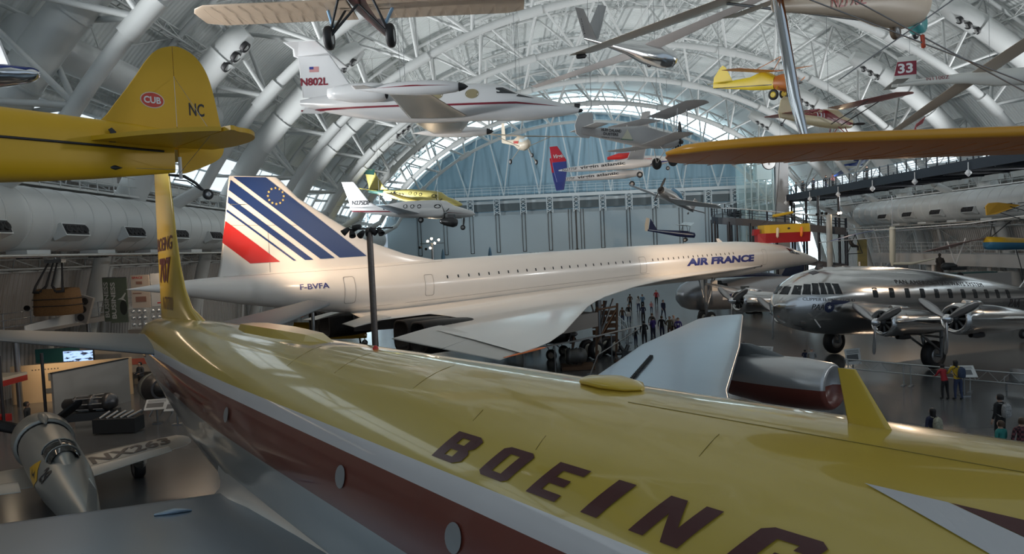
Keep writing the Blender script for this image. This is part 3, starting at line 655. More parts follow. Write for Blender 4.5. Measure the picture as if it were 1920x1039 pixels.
# ================================================================== OTHER AIRCRAFT
UP = Vector((0, 0, 1)); YV = Vector((0, 1, 0))
def fuse(pl, st, m, name='fuselage', e=2.0, n=24):
    """stations (distance aft of the nose, z centre, half width, half height)"""
    return body([(-s[0],)+tuple(s[1:]) for s in st], n, e).build(name, m, pl)
def wing(pl, secs, m, name='wing', sides=(-1, 1), tip=True):
    """secs (span station, LE distance aft, chord, z, thickness)"""
    out = []
    for s in sides:
        S = [((-xl, s*y, z), (-xl-c, s*y, z-.03*c), UP*t) for y, xl, c, z, t in secs]
        if tip:
            y, xl, c, z, t = secs[-1]; S += [((-xl-.18*c, s*(y+.16*c), z), (-xl-.85*c, s*(y+.16*c), z-.03*c), UP*t*.6), ((-xl-.38*c, s*(y+.24*c), z), (-xl-.66*c, s*(y+.24*c), z-.02*c), UP*t*.2)]
        mb = MB(); mb.foil(S, n=8); out.append(mb.build(name, m, pl))
    return out
def fin(pl, secs, m, name='fin', y=0):
    """secs (z, LE distance aft, TE distance aft, thickness)"""
    mb = MB(); mb.foil([((-a, y, z), (-b, y, z), YV*t) for z, a, b, t in secs], n=8); return mb.build(name, m, pl)
def slab(pl, poly, y0, y1, m, name):
    """outline (x, z) given thickness between y0 and y1"""
    mb = MB(); mb.prism([(x, y0, z) for x, z in poly], (0, y1-y0, 0)); return mb.build(name, m, pl)
def prop(pl, c, r, n, bm_, hm, a0=0, name='propeller', chord=.16, axis=(1, 0, 0)):
    c = Vector(c); h = MB(); h.lathe(c, axis, [(-.12, .16*r/1.2), (.05, .15*r/1.2), (.2, .08*r/1.2), (.26, .001)], 14); o = h.build(name, hm, pl)
    for k in range(n):
        a = a0+2*PI*k/n; d = Vector((0, math.cos(a), math.sin(a))); t = Vector((0, -d.z, d.y)); mb = MB(); rg = []
        for q, w in ((.06, .35), (.2, .6), (.45, 1.0), (.75, .95), (.93, .7), (1.0, .25)):
            tw = R(50-38*q); cd = (t*math.cos(tw)+Vector((1, 0, 0))*math.sin(tw))*chord*w*r*.6; nn = d.cross(cd).normalized()*(.028*r*(1.2-q)); p = c+d*(r*q)
            rg.append([p-cd, p-cd*.4+nn, p+cd*.4+nn, p+cd, p+cd*.4-nn, p-cd*.4-nn])
        mb.loft(rg); mb.build('blade', bm_, o)
    return o
def struts(pl, prs, r, m, name='strut'):
    for a, b in prs: mb = MB(); mb.tube(a, b, r, n=6); mb.build(name, m, pl)
def gearwheel(pl, c, r, w, top, sm, hm=None, rad=.03):
    mb = MB()
    for t in top: mb.tube(c, t, rad, n=6)
    g = mb.build('gear_strut', sm, pl); wheel(g, c, (0, 1, 0), r, w, BLACK, hm or STEEL); return g
def side(pl, o, txt, x, z, w, h, m, s=-1, bold=.02, shear=0, name='lettering', ml=.3, slope=0):
    """lettering laid on flank s (-1 starboard reads toward the nose, 1 port reads toward the tail) starting at x, z"""
    b = bvh_of(o); d = Vector((-s*math.cos(slope), 0, math.sin(slope)))
    return decal(name, fit_text(txt, w, h, bold, shear), on_surface(b, (x, 0, z), d, Vector((-d.z*(1 if d.x > 0 else -1), 0, abs(d.x))), (0, -s, 0), .022), m, pl, min(ml, .09 if w < 3 else .3))
def strip(pl, o, pts, m, s=-1, name='stripe', off=.018):
    """stripe polygon (x, z) on flank s"""
    return decal(name, poly2d([pts]), on_surface(bvh_of(o), (0, 0, 0), (1, 0, 0), (0, 0, 1), (0, -s, 0), off), m, pl, .16)
def cables(pl, pts, h=9):
    pass
JETW = mat('jet_white', (.66, .67, .68), .28, coat=.3, var=.02); MAR = mat('maroon_stripe', (.20, .015, .03), .35); GREYF = mat('grey_fabric', (.42, .43, .44), .5); CREAM = mat('cream_paint', (.60, .53, .42), .4)
CUBY = mat('cub_yellow', (.62, .36, .008), .42, var=.04, scale=3); TYRE = BLACK
def Q(*a): return Vector(a)
def pl_nt(name, label, cat, nose, tail, bank=0, group=None):
    nose, tail = Vector(nose), Vector(tail); return thing(name, label, cat, frame(nose, nose-tail, bank=bank), group)

# ---- business jet with tip tanks
p = pl_nt('business_jet', 'white business jet with tip tanks and maroon stripe hanging under the roof', 'airplane', (3.55, 31, 13.33), (-9.4, 31.9, 13.75))
f = fuse(p, [(0, -.10, .02, .02), (.3, -.08, .13, .13), (1.0, -.03, .30, .30), (2.0, .05, .50, .49), (2.9, .12, .64, .62), (3.4, .26, .70, .74), (3.9, .36, .75, .82), (5, .38, .78, .84), (7.5, .36, .78, .84), (9, .36, .70, .76), (10.5, .42, .54, .58), (12, .5, .33, .36), (13.0, .56, .12, .14)], JETW)
for y in (-1, 1):
    mb = MB(); mb.lathe((0, 0, 0), (-1, 0, 0), [(0, .30), (.15, .38), (.6, .43), (1.5, .42), (2.2, .32), (2.6, .22), (2.6, .001)], 20); n_ = mb.build('engine_nacelle', JETW, p); n_.location = (-8.7, y*1.15, .70)
    mb = MB(); mb.lathe((0, 0, 0), (-1, 0, 0), [(-.02, .29), (.3, .26), (.3, .001)], 16); mb.build('intake', BLACK, n_)
wm = mat('wing_underside_metal', (.55, .50, .44), .25, .7, .2, 2)
wing(p, [(.6, 5.2, 2.6, -.30, .30), (2.6, 5.7, 2.05, -.24, .22), (4.9, 6.25, 1.45, -.14, .14)], wm, tip=False)
for s in (-1, 1):
    t_ = MB(); t_.lathe((0, 0, 0), (-1, 0, 0), [(0, .001), (.15, .10), (.5, .20), (1.1, .27), (2.0, .28), (3.0, .22), (3.8, .10), (4.3, .01)], 20); t = t_.build('tip_tank', JETW, p); t.location = (-4.55, s*5.1, -.08)
    nb = MB(); nb.lathe((0, 0, 0), (-1, 0, 0), [(-.01, .001), (.14, .11), (.35, .175)], 16); nb.build('tank_nose', BLACK, t)
    strip(t, t, [(-.6, .02), (-2.2, .05), (-3.6, -.01), (-2.2, .0)], MAR, s); mb = MB(); mb.foil([((-3.4, s*.05, 0), (-4.4, s*.05, 0), UP*.05), ((-3.9, s*.5, .05), (-4.4, s*.45, .05), UP*.03)], n=5); mb.build('tank_fin', JETW, t)
fn_ = fin(p, [(.8, 9.4, 12.9, .22), (1.3, 10.6, 12.95, .2), (2.75, 11.6, 13.1, .12)], JETW)
mb = MB(); mb.foil([((-11.4, y, 2.72), (-12.9 if abs(y) > .1 else -13.3, y, 2.70), UP*(.14 if abs(y) < .1 else .05)) for y in (-2.2, -1.1, 0, 1.1, 2.2)], n=6); mb.build('tailplane', JETW, p)
strip(p, f, [(-1.0, .05), (-3.0, .24), (-6.2, .20), (-6.2, .12), (-3, .15)], MAR); strip(p, f, [(-6.2, .20), (-13, .25), (-13, .17), (-6.2, .12)], MAR)
side(p, fn_, 'N802L', -12.98, 1.34, 1.30, .36, MAR, ml=.2, bold=.03)
decal('flag_mark', rect2d(-12.55, 1.95, -12.1, 2.2), on_surface(bvh_of(fn_), (0, 0, 0), (1, 0, 0), (0, 0, 1), (0, 1, 0), .012), mat('flag_red_white', (.5, .25, .25), .4), p); decal('flag_canton', rect2d(-12.55, 2.08, -12.35, 2.2), on_surface(bvh_of(fn_), (0, 0, 0), (1, 0, 0), (0, 0, 1), (0, 1, 0), .016), MC['navy_lettering'], p)
for x, w, h in ((-4.95, .30, .22), (-6.55, .30, .22)):
    decal('cabin_window', disc2d(x, .62, w, h), ONF(0, 0) if False else on_surface(bvh_of(f), (0, 0, 0), (1, 0, 0), (0, 0, 1), (0, 1, 0), .012), mat('tan_window', (.28, .24, .14), .15), p, .3)
decal('windshield', poly2d([[(-2.95, .62), (-3.6, .92), (-3.9, .88), (-3.85, .62)]]), on_surface(bvh_of(f), (0, 0, 0), (1, 0, 0), (0, 0, 1), (0, 1, 0), .012), GLASSD, p, .3)
decal('windshield', poly2d([[(-2.2, .42), (-2.9, .62), (-3.0, .50)]]), on_surface(bvh_of(f), (0, 0, 0), (1, 0, 0), (0, 0, 1), (0, 1, 0), .012), GLASSD, p, .3)
mb = MB(); mb.lathe((-.02, 0, -.1), (1, 0, 0), [(-.2, .10), (-.05, .07), (.02, .001)], 10); mb.box((-.28, 0, .12), (.26, .16, .18)); mb.build('nose_cap', BLACK, p)
mb = MB(); mb.foil([((-12.0, 0, .05), (-13.0, 0, .1), YV*.08), ((-11.2, 0, .3), (-12.8, 0, .35), YV*.12)], n=5); mb.build('ventral_fin', JETW, p)

# ---- yellow light airplane tail, close to the camera
p = thing('light_airplane', 'yellow fabric light airplane seen from its tail, with tailwheel', 'airplane', frame((-3.798, 7.6, 0), (-.69190536, -.72198821, 0)))
# here x runs forward of the rudder post and z is height above the floor
st = [(-.12, 8.44, .03, .235), (.3, 8.43, .08, .28), (.7, 8.41, .16, .31), (1.1, 8.40, .22, .335), (1.6, 8.39, .28, .36), (2.6, 8.38, .36, .42), (3.8, 8.42, .40, .52), (4.6, 8.45, .40, .56), (5.6, 8.4, .34, .40), (6.2, 8.36, .1, .15)]
f = body(st, 24, 3.2).build('fuselage', CUBY, p)
slab(p, catmull([(1.3, 8.66), (.95, 8.665), (.62, 8.70), (.42, 8.94), (.24, 9.20), (.10, 9.42), (-.02, 9.55), (-.165, 9.61)])+[(-.165, 8.66)], -.02, .02, CUBY, 'fin')
slab(p, catmull([(-.172, 9.612), (-.26, 9.61), (-.38, 9.56), (-.48, 9.46), (-.55, 9.32), (-.60, 9.12), (-.64, 8.88), (-.67, 8.70), (-.685, 8.55), (-.66, 8.44), (-.58, 8.36), (-.40, 8.27), (-.25, 8.21), (-.172, 8.20)]), -.018, .018, CUBY, 'rudder')
for s in (-1, 1):
    for nm, o_l in (('tailplane', [(.80, .03), (.66, .30), (.46, .66), (.22, 1.0), (.02, 1.22), (-.10, 1.30), (-.10, .03)]), ('elevator', [(-.12, .06), (-.12, 1.31), (-.26, 1.34), (-.42, 1.27), (-.56, 1.05), (-.62, .75), (-.60, .40), (-.50, .12)])):
        o_l = catmull(o_l[:-1], 4)+[o_l[-1]]; mb = MB(); mb.prism([(x, s*y, 8.475+.0*y) for x, y in o_l], (0, 0, .045)); mb.build(nm, CUBY, p)
LET_ = mat('black_lettering', (.02, .02, .025), .4)
decal('registration', fit_text('NC', .17, .145, .02), flat((-.31, .021, 8.86), (-1, 0, 0), (0, 0, 1)), LET_, p)
decal('emblem_border', disc2d(.075, 8.985, .125, .088), flat((0, .0225, 0), (1, 0, 0), (0, 0, 1)), CREAM, p); decal('emblem', disc2d(.075, 8.985, .114, .078), flat((0, .024, 0), (1, 0, 0), (0, 0, 1)), mat('badge_red', (.5, .05, .03), .4), p)
decal('emblem_word', fit_text('CUB', .175, .075, .03), flat((.163, .0255, 8.948), (-1, 0, 0), (0, 0, 1)), JETW, p)
mb = MB(); fnc = on_surface(bvh_of(f), (0, 0, 0), (1, 0, 0), (0, 0, 1), (0, -1, 0), .004); mb.path([fnc(3.0-.2*k, 8.43+(.0 if k < 8 else .0)) for k in range(16)], .014, 5); mb.build('black_stripe', LET_, p)
mb = MB(); mb.tube((-.17, .0, 9.28), (-.17, 0, 8.72), .017, n=8); mb.tube((-.17, .03, 8.38), (-.17, .03, 8.14), .02, n=8); mb.build('rudder_post', JETW, p)
struts(p, [((-.12, 1.0, 8.48), (-.16, .03, 8.2)), ((-.12, 1.0, 8.52), (-.17, .02, 9.27)), ((-.12, -1.0, 8.52), (-.17, -.02, 9.27)), ((.55, .09, 8.22), (-.22, .02, 8.24))], .0025, STEEL, 'bracing_wire')
mb = MB(); mb.lathe((.60, .10, 8.22), (-1, 0, 0), [(0, .001), (.03, .02), (.09, .028), (.16, .001)], 8); mb.build('cable_fairing', DARK, p)
slab(p, [(.57, 8.60), (.54, 8.62), (.50, 8.58), (.505, 8.52), (.51, 8.47), (.57, 8.47), (.57, 8.50), (.53, 8.52)], .155, .175, LET_, 'step_cutout')
mb = MB(); mb.path([(-.05, 0, 8.18), (-.22, 0, 8.17), (-.34, 0, 8.10), (-.42, 0, 8.02)], [.014, .02, .018, .014], 6); mb.path([(-.1, 0, 8.13), (-.25, 0, 8.12), (-.40, 0, 8.02)], .008, 5); g = mb.build('tailwheel_spring', DARK, p); wheel(g, (-.47, 0, 7.975), (0, 1, 0), .062, .045, BLACK, STEEL, 'tailwheel')

# ---- high-wing airplane at the top edge, seen from ahead and below
wb_ = mat('doped_fabric', (.56, .44, .33), .45, var=.10, scale=2)
p = thing('high_wing_airplane', 'airplane with one long tan wing and two black wheels hanging above the business jet', 'airplane', frame((-4.35, 19.6, 15.35), (0, -1, .02)))
fuse(p, [(.35, .15, .48, .48), (.5, .15, .55, .55), (1.6, .15, .52, .58), (3, .2, .42, .55), (6.5, .3, .1, .15)], mat('maroon_fabric', (.10, .03, .03), .4))
mb = MB(); mb.lathe((-.35, 0, .15), (1, 0, 0), [(-.1, .45), (.1, .40), (.25, .22), (.3, .001)], 20)
for k in range(7): a = 2*PI*k/7; mb.tube((-.25, .2*math.cos(a), .15+.2*math.sin(a)), (-.25, .52*math.cos(a), .15+.52*math.sin(a)), .09, n=8)
mb.build('radial_engine', DARK, p); prop(p, (.1, 0, .15), 1.2, 2, STEEL, STEEL, R(70))
for s in (-1, 1):
    mb = MB(); z0 = -.42
    S = [((-1.3, s*y, z), (-1.3-c, s*y, z+.05), UP*.22) for y, c, z in ((.3, 1.9, z0), (2.5, 1.9, z0), (4.6, 1.9, z0))]+[((-1.55, s*4.95, z0), (-3.0, s*4.95, z0+.03), UP*.12), ((-1.9, s*5.12, z0), (-2.8, s*5.12, z0), UP*.04)]
    mb.foil(S, n=10); w = mb.build('wing', wb_, p)
    rb = MB()
    for k in range(11): y = .6+k*.4; rb.path([(-1.4, s*y, z0-.085), (-2.0, s*y, z0-.115), (-3.1, s*y, z0+.01)], .005, 4)
    rb.build('rib_stitching', wb_, w)
    gearwheel(p, (-1.75, s*.95, -1.42), .36, .24, [(-1.2, s*.42, -.2), (-2.3, s*.40, -.2), (-1.75, -s*.05, -.35)], DARK, None, .04)
    struts(p, [((-1.7, s*.8, -1.1), (-2.0, s*1.0, -.5))], .05, mat('blue_fairing', (.25, .42, .6), .3), 'shock_strut')
fin(p, [(.3, 5.8, 6.8, .08), (1.2, 6.3, 6.9, .05)], MC['maroon_fabric'])

# ---- big orange biplane wings close on the camera's side
ORW = mat('orange_doped_fabric', (.56, .19, .03), .42, var=.10, scale=1.5); OYE = mat('orange_leading_edge', (.70, .33, .03), .3)
p = thing('biplane', 'biplane showing rust orange wings joined by a polished steel strut', 'airplane', (4.0, 7.4, 8.1))
def owing(z, x0, x1, nm, yl, yt):
    mb = MB(); S = []
    for q in [i/10 for i in range(11)]:
        x = x0+(1.45)*q; g = math.sqrt(max(0, 1-(1-q)**2)); c = (yt-yl)*(.06+.94*g); ym = (yl+yt)/2-.08*(1-g)
        S.append(((x, ym-c/2, z+.02*(1-g)), (x, ym+c/2, z), UP*.20*(.25+.75*g)))
    S.append(((x1, yl, z-.06), (x1, yt, z-.06), UP*.20)); mb.foil(S, n=12); w = mb.build(nm, ORW, p)
    le = MB(); pts = []
    for q in [i/12 for i in range(13)]:
        x = x0+1.45*q; g = math.sqrt(max(0, 1-(1-q)**2)); c = (yt-yl)*(.06+.94*g); pts.append((x, (yl+yt)/2-.08*(1-g)-c/2+.015, z+.02*(1-g)+.02))
    pts.append((x1, yl+.015, z-.04)); le.path(pts, [.02]+[.05]*12+[.055], 8); le.build('leading_edge', OYE, w)
    rb = MB()
    for k in range(14):
        x = x0+.35+.32*k
        if x > x1: break
        q = min(1, (x-x0)/1.45); g = math.sqrt(max(0, 1-(1-q)**2)); c = (yt-yl)*(.06+.94*g)
        rb.path([(x, (yl+yt)/2-c*.40, z-.075*g), (x, (yl+yt)/2-c*.1, z-.085*g), (x, (yl+yt)/2+c*.45, z-.02)], .005, 4)
    rb.build('rib_tapes', ORW, w)
owing(0, -2.28, 4.6, 'lower_wing', -.82, 1.0); owing(1.99, -2.38, 4.6, 'upper_wing', -.9, .85)
CHR = mat('polished_steel', (.75, .76, .78), .08, 1.0, .05)
mb = MB(); mb.loft([[Vector((x+w*math.cos(a), y+1.9*w*math.sin(a), z)) for a in [2*PI*k/14 for k in range(14)]] for x, y, z, w in ((-1.0, -.5, .06, .036), (-1.03, -.35, .5, .05), (-1.08, -.2, 1.3, .05), (-1.12, -.1, 1.92, .036))]); mb.build('interplane_strut', CHR, p)
struts(p, [((-1.07, -.5, 1.50), (1.4, -.55, .42)), ((-.80, -.5, 1.60), (1.5, -.5, .27)), ((-.6, -.4, .65), (1.1, -.5, 1.75))], .007, STEEL, 'flying_wire')
mb = MB(); mb.lathe((.19, -.52, .97), (.1, 0, -1), [(-.07, .001), (-.06, .02), (.06, .02), (.07, .001)], 10); mb.build('wire_spacer', mat('javelin_red', (.5, .08, .04), .35), p)
struts(p, [((2.2, .3, .05), (4.0, .2, 1.75))], .022, mat('orange_strut', (.65, .15, .03), .35), 'cabane_strut')

# ---- cream and red two-seat glider
p = pl_nt('strutted_glider', 'cream and red glider with belly wheel and long tan wing', 'glider', (11.35, 18.5, 12.9), (5.75, 14.6, 11.4))
CRW = mat('cream_hull', (.62, .50, .38), .4); RDH = mat('glider_red', (.45, .06, .05), .35)
f = fuse(p, [(0, .35, .03, .03), (.12, .32, .25, .25), (.6, .3, .42, .50), (1.4, .35, .48, .60), (2.3, .42, .44, .56), (3.3, .48, .28, .36), (5, .55, .17, .22), (6.8, .62, .09, .12)], CRW, n=12)
strip(p, f, [(-.5, .55), (-2.1, .42), (-3.9, .60), (-3.2, .80), (-2, .9), (-.6, .9)], RDH); side(p, f, 'N2790Z', -4.9, .42, 1.35, .28, RDH, bold=0)
fin(p, [(.5, 5.9, 6.9, .1), (1.8, 6.3, 7.0, .05)], CRW)
mb = MB(); mb.lathe((-.5, 0, -.14), (0, 1, 0), [(-.12, .001), (-.12, .3), (.12, .3), (.12, .001)], 16); o = mb.build('nose_skid', mat('teal_fairing', (.10, .40, .40), .3), p)
wheel(p, (-1.75, .0, -.28), (0, 1, 0), .20, .14, mat('brown_tyre', (.10, .07, .045), .6), STEEL, 'belly_wheel'); wheel(p, (-.45, .1, -.42), (0, 1, 0), .13, .08, BLACK, STEEL, 'nose_wheel')
mi = p.matrix_world.inverted(); rt = mi @ Vector((8.6, 17.0, 13.95)); tp = mi @ Vector((2.61, 22.0, 13.30)); al = (tp-rt); 
mb = MB(); ch = Vector((-1, 0, 0)); 
mb.foil([(rt+Q(.8, 0, 0), rt+Q(-.8, 0, 0), UP*.30), (rt.lerp(tp, .55)+Q(.75, 0, 0), rt.lerp(tp, .55)+Q(-.75, 0, 0), UP*.26), (tp+Q(.5, 0, 0), tp+Q(-.6, 0, 0), UP*.16), (tp+al.normalized()*.2+Q(.2, 0, 0), tp+al.normalized()*.2+Q(-.4, 0, 0), UP*.05)], n=10); mb.build('wing', mat('pale_wing_fabric', (.66, .58, .48), .3, .15), p)
rt2 = Vector((rt.x, -rt.y, rt.z)); tp2 = Vector((rt.x-.3, -8.2, rt.z+.5))
mb = MB(); mb.foil([(rt2+Q(.65, 0, 0), rt2+Q(-.65, 0, 0), UP*.20), (tp2+Q(.35, 0, 0), tp2+Q(-.45, 0, 0), UP*.09)], n=10); mb.build('wing', wb_, p)
mb = MB(); mb.lathe(tp+al.normalized()*.1+Q(0, 0, -.08), (1, 0, 0), [(-.25, .001), (-.2, .07), (.1, .08), (.22, .001)], 10); mb.build('tip_skid', BLACK, p)
struts(p, [((-1.7, .45, .1), tuple(rt.lerp(tp, .4)+Q(0, 0, -.06)))], .04, STEEL, 'wing_strut')
mb = MB(); mb.foil([((-6.2, y, .75), (-6.9, y, .75), UP*.05) for y in (-1.3, 0, 1.3)], n=5); mb.build('tailplane', CRW, p)

# ---- polished metal V-tail glider
p = pl_nt('v_tail_glider', 'polished metal glider with a V tail below the orange wing', 'glider', (9.06, 36, 16.55), (4.68, 38, 18.35), .12)
f = fuse(p, [(0, 0, .12, .14), (.1, .02, .32, .38), (.8, .03, .50, .58), (1.8, .05, .48, .56), (2.8, .08, .26, .32), (4.2, .10, .12, .14), (5.3, .12, .06, .08)], POLI)
for s, a in ((-1, 34), (1, 22)):
    c, d = math.cos(R(a if s < 0 else 58)), math.sin(R(a if s < 0 else 58)); mb = MB(); nrm = Vector((0, -s*d, c))
    mb.foil([((-4.5, 0, .12), (-5.35, 0, .12), nrm*.09), ((-5.0, s*2.3*c, .12+2.3*d), (-5.5, s*2.3*c, .12+2.3*d), nrm*.04)], n=6); v_ = mb.build('ruddervator', STEEL, p)
mi = p.matrix_world.inverted(); gm = mat('glider_wing_grey', (.26, .24, .23), .4, .2)
for tw in (Vector((1.73, 40.2, 16.5)), Vector((12.4, 31.2, 18.2))):
    tp = mi @ tw; rt = Vector((-1.7, .2*(1 if tp.y > 0 else -1), .28)); mb = MB()
    mb.foil([(rt+Q(.5, 0, 0), rt+Q(-.45, 0, 0), UP*.16), (tp+Q(.22, 0, 0), tp+Q(-.2, 0, 0), UP*.06)], n=8); mb.build('wing', gm, p)
wheel(p, (-1.35, 0, -.48), (0, 1, 0), .13, .1, BLACK, STEEL, 'belly_wheel')
decal('registration', fit_text('N2064S', 1.2, .2, .02), (lambda c, d: (lambda u, v: Vector((-5.08-v, -.02+(-1)*(.30+u)*c-.04, .12+(.30+u)*d+.03))))(math.cos(R(34)), math.sin(R(34))), LET_, p)

# ---- white sailplane N1100Z
p = pl_nt('sailplane', 'slender white sailplane with number 33 on a maroon tail band', 'glider', (23.0, 28.4, 13.35), (17.02, 30, 13.42))
SPW = mat('sailplane_grey_white', (.52, .53, .50), .35); SPT = mat('sailplane_wing_tan', (.46, .40, .33), .4)
f = fuse(p, [(0, .0, .03, .03), (.3, 0, .18, .2), (1.3, .03, .30, .36), (2.4, .08, .30, .36), (3.4, .16, .20, .24), (4.6, .16, .13, .16), (6.1, .14, .08, .11)], SPW)
fv = fin(p, [(.02, 5.35, 6.35, .09), (1.05, 5.35, 6.12, .08), (1.3, 5.35, 6.05, .06)], SPW)
strip(p, fv, [(-5.36, .50), (-6.22, .50), (-6.10, 1.08), (-5.36, 1.08)], MAR); side(p, fv, '33', -6.08, .58, .58, .42, JETW, bold=.03, ml=.2)
side(p, f, 'N1100Z', -5.0, .16, .85, .15, MAR, bold=0, ml=.2); side(p, f, 'N1100Z', -5.0, .16, .85, .15, MAR, s=1, bold=0, ml=.2)
mi = p.matrix_world.inverted()
for tw, cs_ in ((Vector((19.9, 20.6, 15.2)), 1), (Vector((21.2, 37.5, 12.62)), 1)):
    tp = mi @ tw; s = 1 if tp.y > 0 else -1; rt = Vector((-2.9, s*.25, .32)); mb = MB()
    mb.foil([(rt+Q(.45, 0, 0), rt+Q(-.45, 0, 0), UP*.16), (rt.lerp(tp, .6)+Q(.36, 0, 0), rt.lerp(tp, .6)+Q(-.36, 0, 0), UP*.12), (tp+Q(.2, 0, 0), tp+Q(-.22, 0, 0), UP*.06)], n=8); w = mb.build('wing', SPT, p)
    if s < 0:
        ax = (tp-rt).normalized(); m_ = rt.lerp(tp, .50); decal('wing_number', fit_text('33', .95, .55, .03), on_surface(bvh_of(w), m_+Q(.28, 0, -2), ax, Q(-1, 0, 0), (0, 0, 1), .01), MAR, p, .3)
mb = MB(); mb.foil([((-5.9, y, .15), (-6.45, y, .15), UP*.06) for y in (-1.1, 0, 1.1)], n=5); mb.build('tailplane', SPW, p)

# ---- yellow bathtub-nosed light plane
p = pl_nt('light_airplane', 'small yellow airplane with a rounded orange nose and yellow wheel', 'airplane', (18.2, 43.2, 16.8), (14.0, 47.6, 17.75), .16)
YB = mat('bright_yellow', (.70, .52, .02), .4); ORN = mat('orange_brown_cowl', (.50, .16, .03), .4)
f = fuse(p, [(1.2, .0, .36, .40), (2.0, .18, .34, .62), (2.9, .02, .24, .42), (4.2, .0, .14, .28), (5.6, .02, .04, .2)], YB, e=3)
fuse(p, [(-.25, -.05, .04, .1), (-.15, -.05, .25, .38), (.3, -.05, .36, .62), (.9, 0, .38, .50), (1.25, 0, .36, .40)], ORN, 'cowling')
slab(p, [(-4.2, .22), (-4.75, 1.15), (-4.95, 1.28), (-5.15, 1.15), (-5.6, .5), (-5.65, -.15), (-5.3, -.15)], -.025, .025, YB, 'fin')
wing(p, [(.2, .9, 1.45, .72, .16), (3.0, .9, 1.45, .85, .15), (4.9, 1.0, 1.3, .95, .1)], ORN)
mb = MB(); mb.foil([((-4.6, y, .12), (-5.5, y, .12), UP*.05) for y in (-1.1, 0, 1.1)], n=5); mb.build('tailplane', YB, p)
for s in (-1, 1):
    g = gearwheel(p, (-.95, s*.75, -.72), .34, .14, [(-.9, s*.3, -.2)], YB, YB)
struts(p, [((-.4, 0, .75), (-.9, 0, 1.6)), ((-1.4, 0, .75), (-.9, 0, 1.6)), ((-.9, 0, 1.6), (-1.2, 2.6, .85)), ((-.9, 0, 1.6), (-1.2, -2.6, .85))], .025, ORN, 'wire_mast')
side(p, f, 'C2068', -5.4, .34, .8, .16, LET_, ml=.3); strip(p, f, [(-1.3, -.08), (-5.6, -.16), (-5.6, -.2), (-1.3, -.13)], LET_); prop(p, (.3, 0, -.05), .9, 2, ORN, STEEL, R(20))

# ---- cream and dark red high-wing plane
p = pl_nt('high_wing_airplane', 'cream and dark red high-wing airplane above the orange wing', 'airplane', (22.3, 44.4, 14.2), (16.2, 41.6, 14.45), .05)
CR2 = mat('old_cream', (.62, .52, .32), .4); DR2 = mat('dark_red_dope', (.22, .012, .018), .3, coat=.3)
f = fuse(p, [(0, 0, .05, .08), (.15, 0, .28, .28), (.9, .02, .36, .38), (1.5, .2, .38, .60), (2.6, .18, .36, .56), (3.6, .06, .25, .36), (6.2, .1, .05, .16)], CR2, e=3)
slab(p, [(-5.0, .22), (-5.35, .9), (-5.6, 1.22), (-5.9, 1.25), (-6.15, 1.0), (-6.3, .3), (-6.2, -.08), (-5.6, -.05)], -.03, .03, CR2, 'fin')
wing(p, [(.3, 1.0, 1.6, .82, .16), (3.0, 1.0, 1.6, .92, .15), (4.9, 1.05, 1.5, 1.0, .10)], DR2)
strip(p, f, [(-.1, .0), (-1.4, .18), (-2.9, .75), (-6.1, .26), (-3.2, .22), (-2, -.05), (-.5, -.14)], DR2)
mb = MB(); mb.foil([((-5.1, y, .2), (-6.1, y, .2), UP*.06) for y in (-1.4, 0, 1.4)], n=5); mb.build('tailplane', DR2, p)
struts(p, [((-1.3, s*.35, -.2), (-1.3, s*2.9, .85)) for s in (-1, 1)]+[((-2.2, s*.35, -.2), (-2.2, s*2.9, .85)) for s in (-1, 1)], .03, DARK, 'wing_strut'); side(p, f, '131', -3.35, .16, .55, .28, JETW, bold=.03)
gearwheel(p, (-6.0, 0, -.45), .1, .07, [(-5.7, 0, -.08)], DARK); prop(p, (.1, 0, 0), .95, 2, DARK, DARK, R(5))
for s in (-1, 1): gearwheel(p, (-1.0, s*.8, -1.0), .26, .16, [(-.9, s*.3, -.3), (-1.5, s*.3, -.3)], DR2)
# red-tipped wing of another airplane showing just above the orange wing
p = thing('light_airplane', 'dark red airplane rudder standing just above the orange biplane wing', 'airplane', frame((26.6, 45, 13.4), (1, .2, 0)))
slab(p, [(0, 0), (.35, .75), (1.0, 1.2), (.75, .75), (.25, .5), (.35, 0)], -.05, .05, DR2, 'rudder'); mb = MB(); mb.lathe((1.2, 0, -.4), (-1, 0, -.05), [(0, .2), (1, .3), (3, .2), (5, .05)], 14, cap=True); mb.build('fuselage', CR2, p)

# ---- grey dusting biplane
p = pl_nt('crop_duster_biplane', 'grey dusting biplane with black company lettering on its side', 'airplane', (11.0, 44.4, 13.55), (4.2, 41.4, 14.0), .0)
f = fuse(p, [(0, .05, .3, .3), (.3, .05, .42, .45), (1.4, .02, .45, .55), (2.6, .12, .42, .66), (3.4, .12, .38, .58), (5.2, .08, .22, .36), (7.0, .1, .06, .22)], GREYF, e=3.2)
slab(p, [(-6.2, .2), (-6.25, 1.15), (-6.4, 1.25), (-6.9, 1.2), (-7.3, .95), (-7.5, .4), (-7.4, -.1), (-7.1, -.3), (-6.5, -.3)], -.03, .03, GREYF, 'fin')
mb = MB(); mb.foil([((-6.1, y, .32), (-7.0, y, .32), UP*.07) for y in (-1.6, 0, 1.6)], n=5); mb.build('tailplane', GREYF, p)
gw = mat('grey_wing_fabric', (.36, .37, .385), .5)
wing(p, [(.3, .9, 1.7, 1.35, .18), (4.2, .9, 1.7, 1.55, .16)], gw, 'upper_wing'); wing(p, [(.4, 1.5, 1.5, -.42, .16), (3.6, 1.5, 1.5, -.22, .14)], gw, 'lower_wing')
struts(p, [((-1.3, s*y, z0), (-1.3, s*y*.95, z1)) for s in (-1, 1) for y, z0, z1 in ((2.8, -.3, 1.45), (.4, .5, 1.35))]+[((-2.2, s*2.8, -.3), (-2.0, s*2.7, 1.45)) for s in (-1, 1)], .035, GREYF, 'interplane_strut')
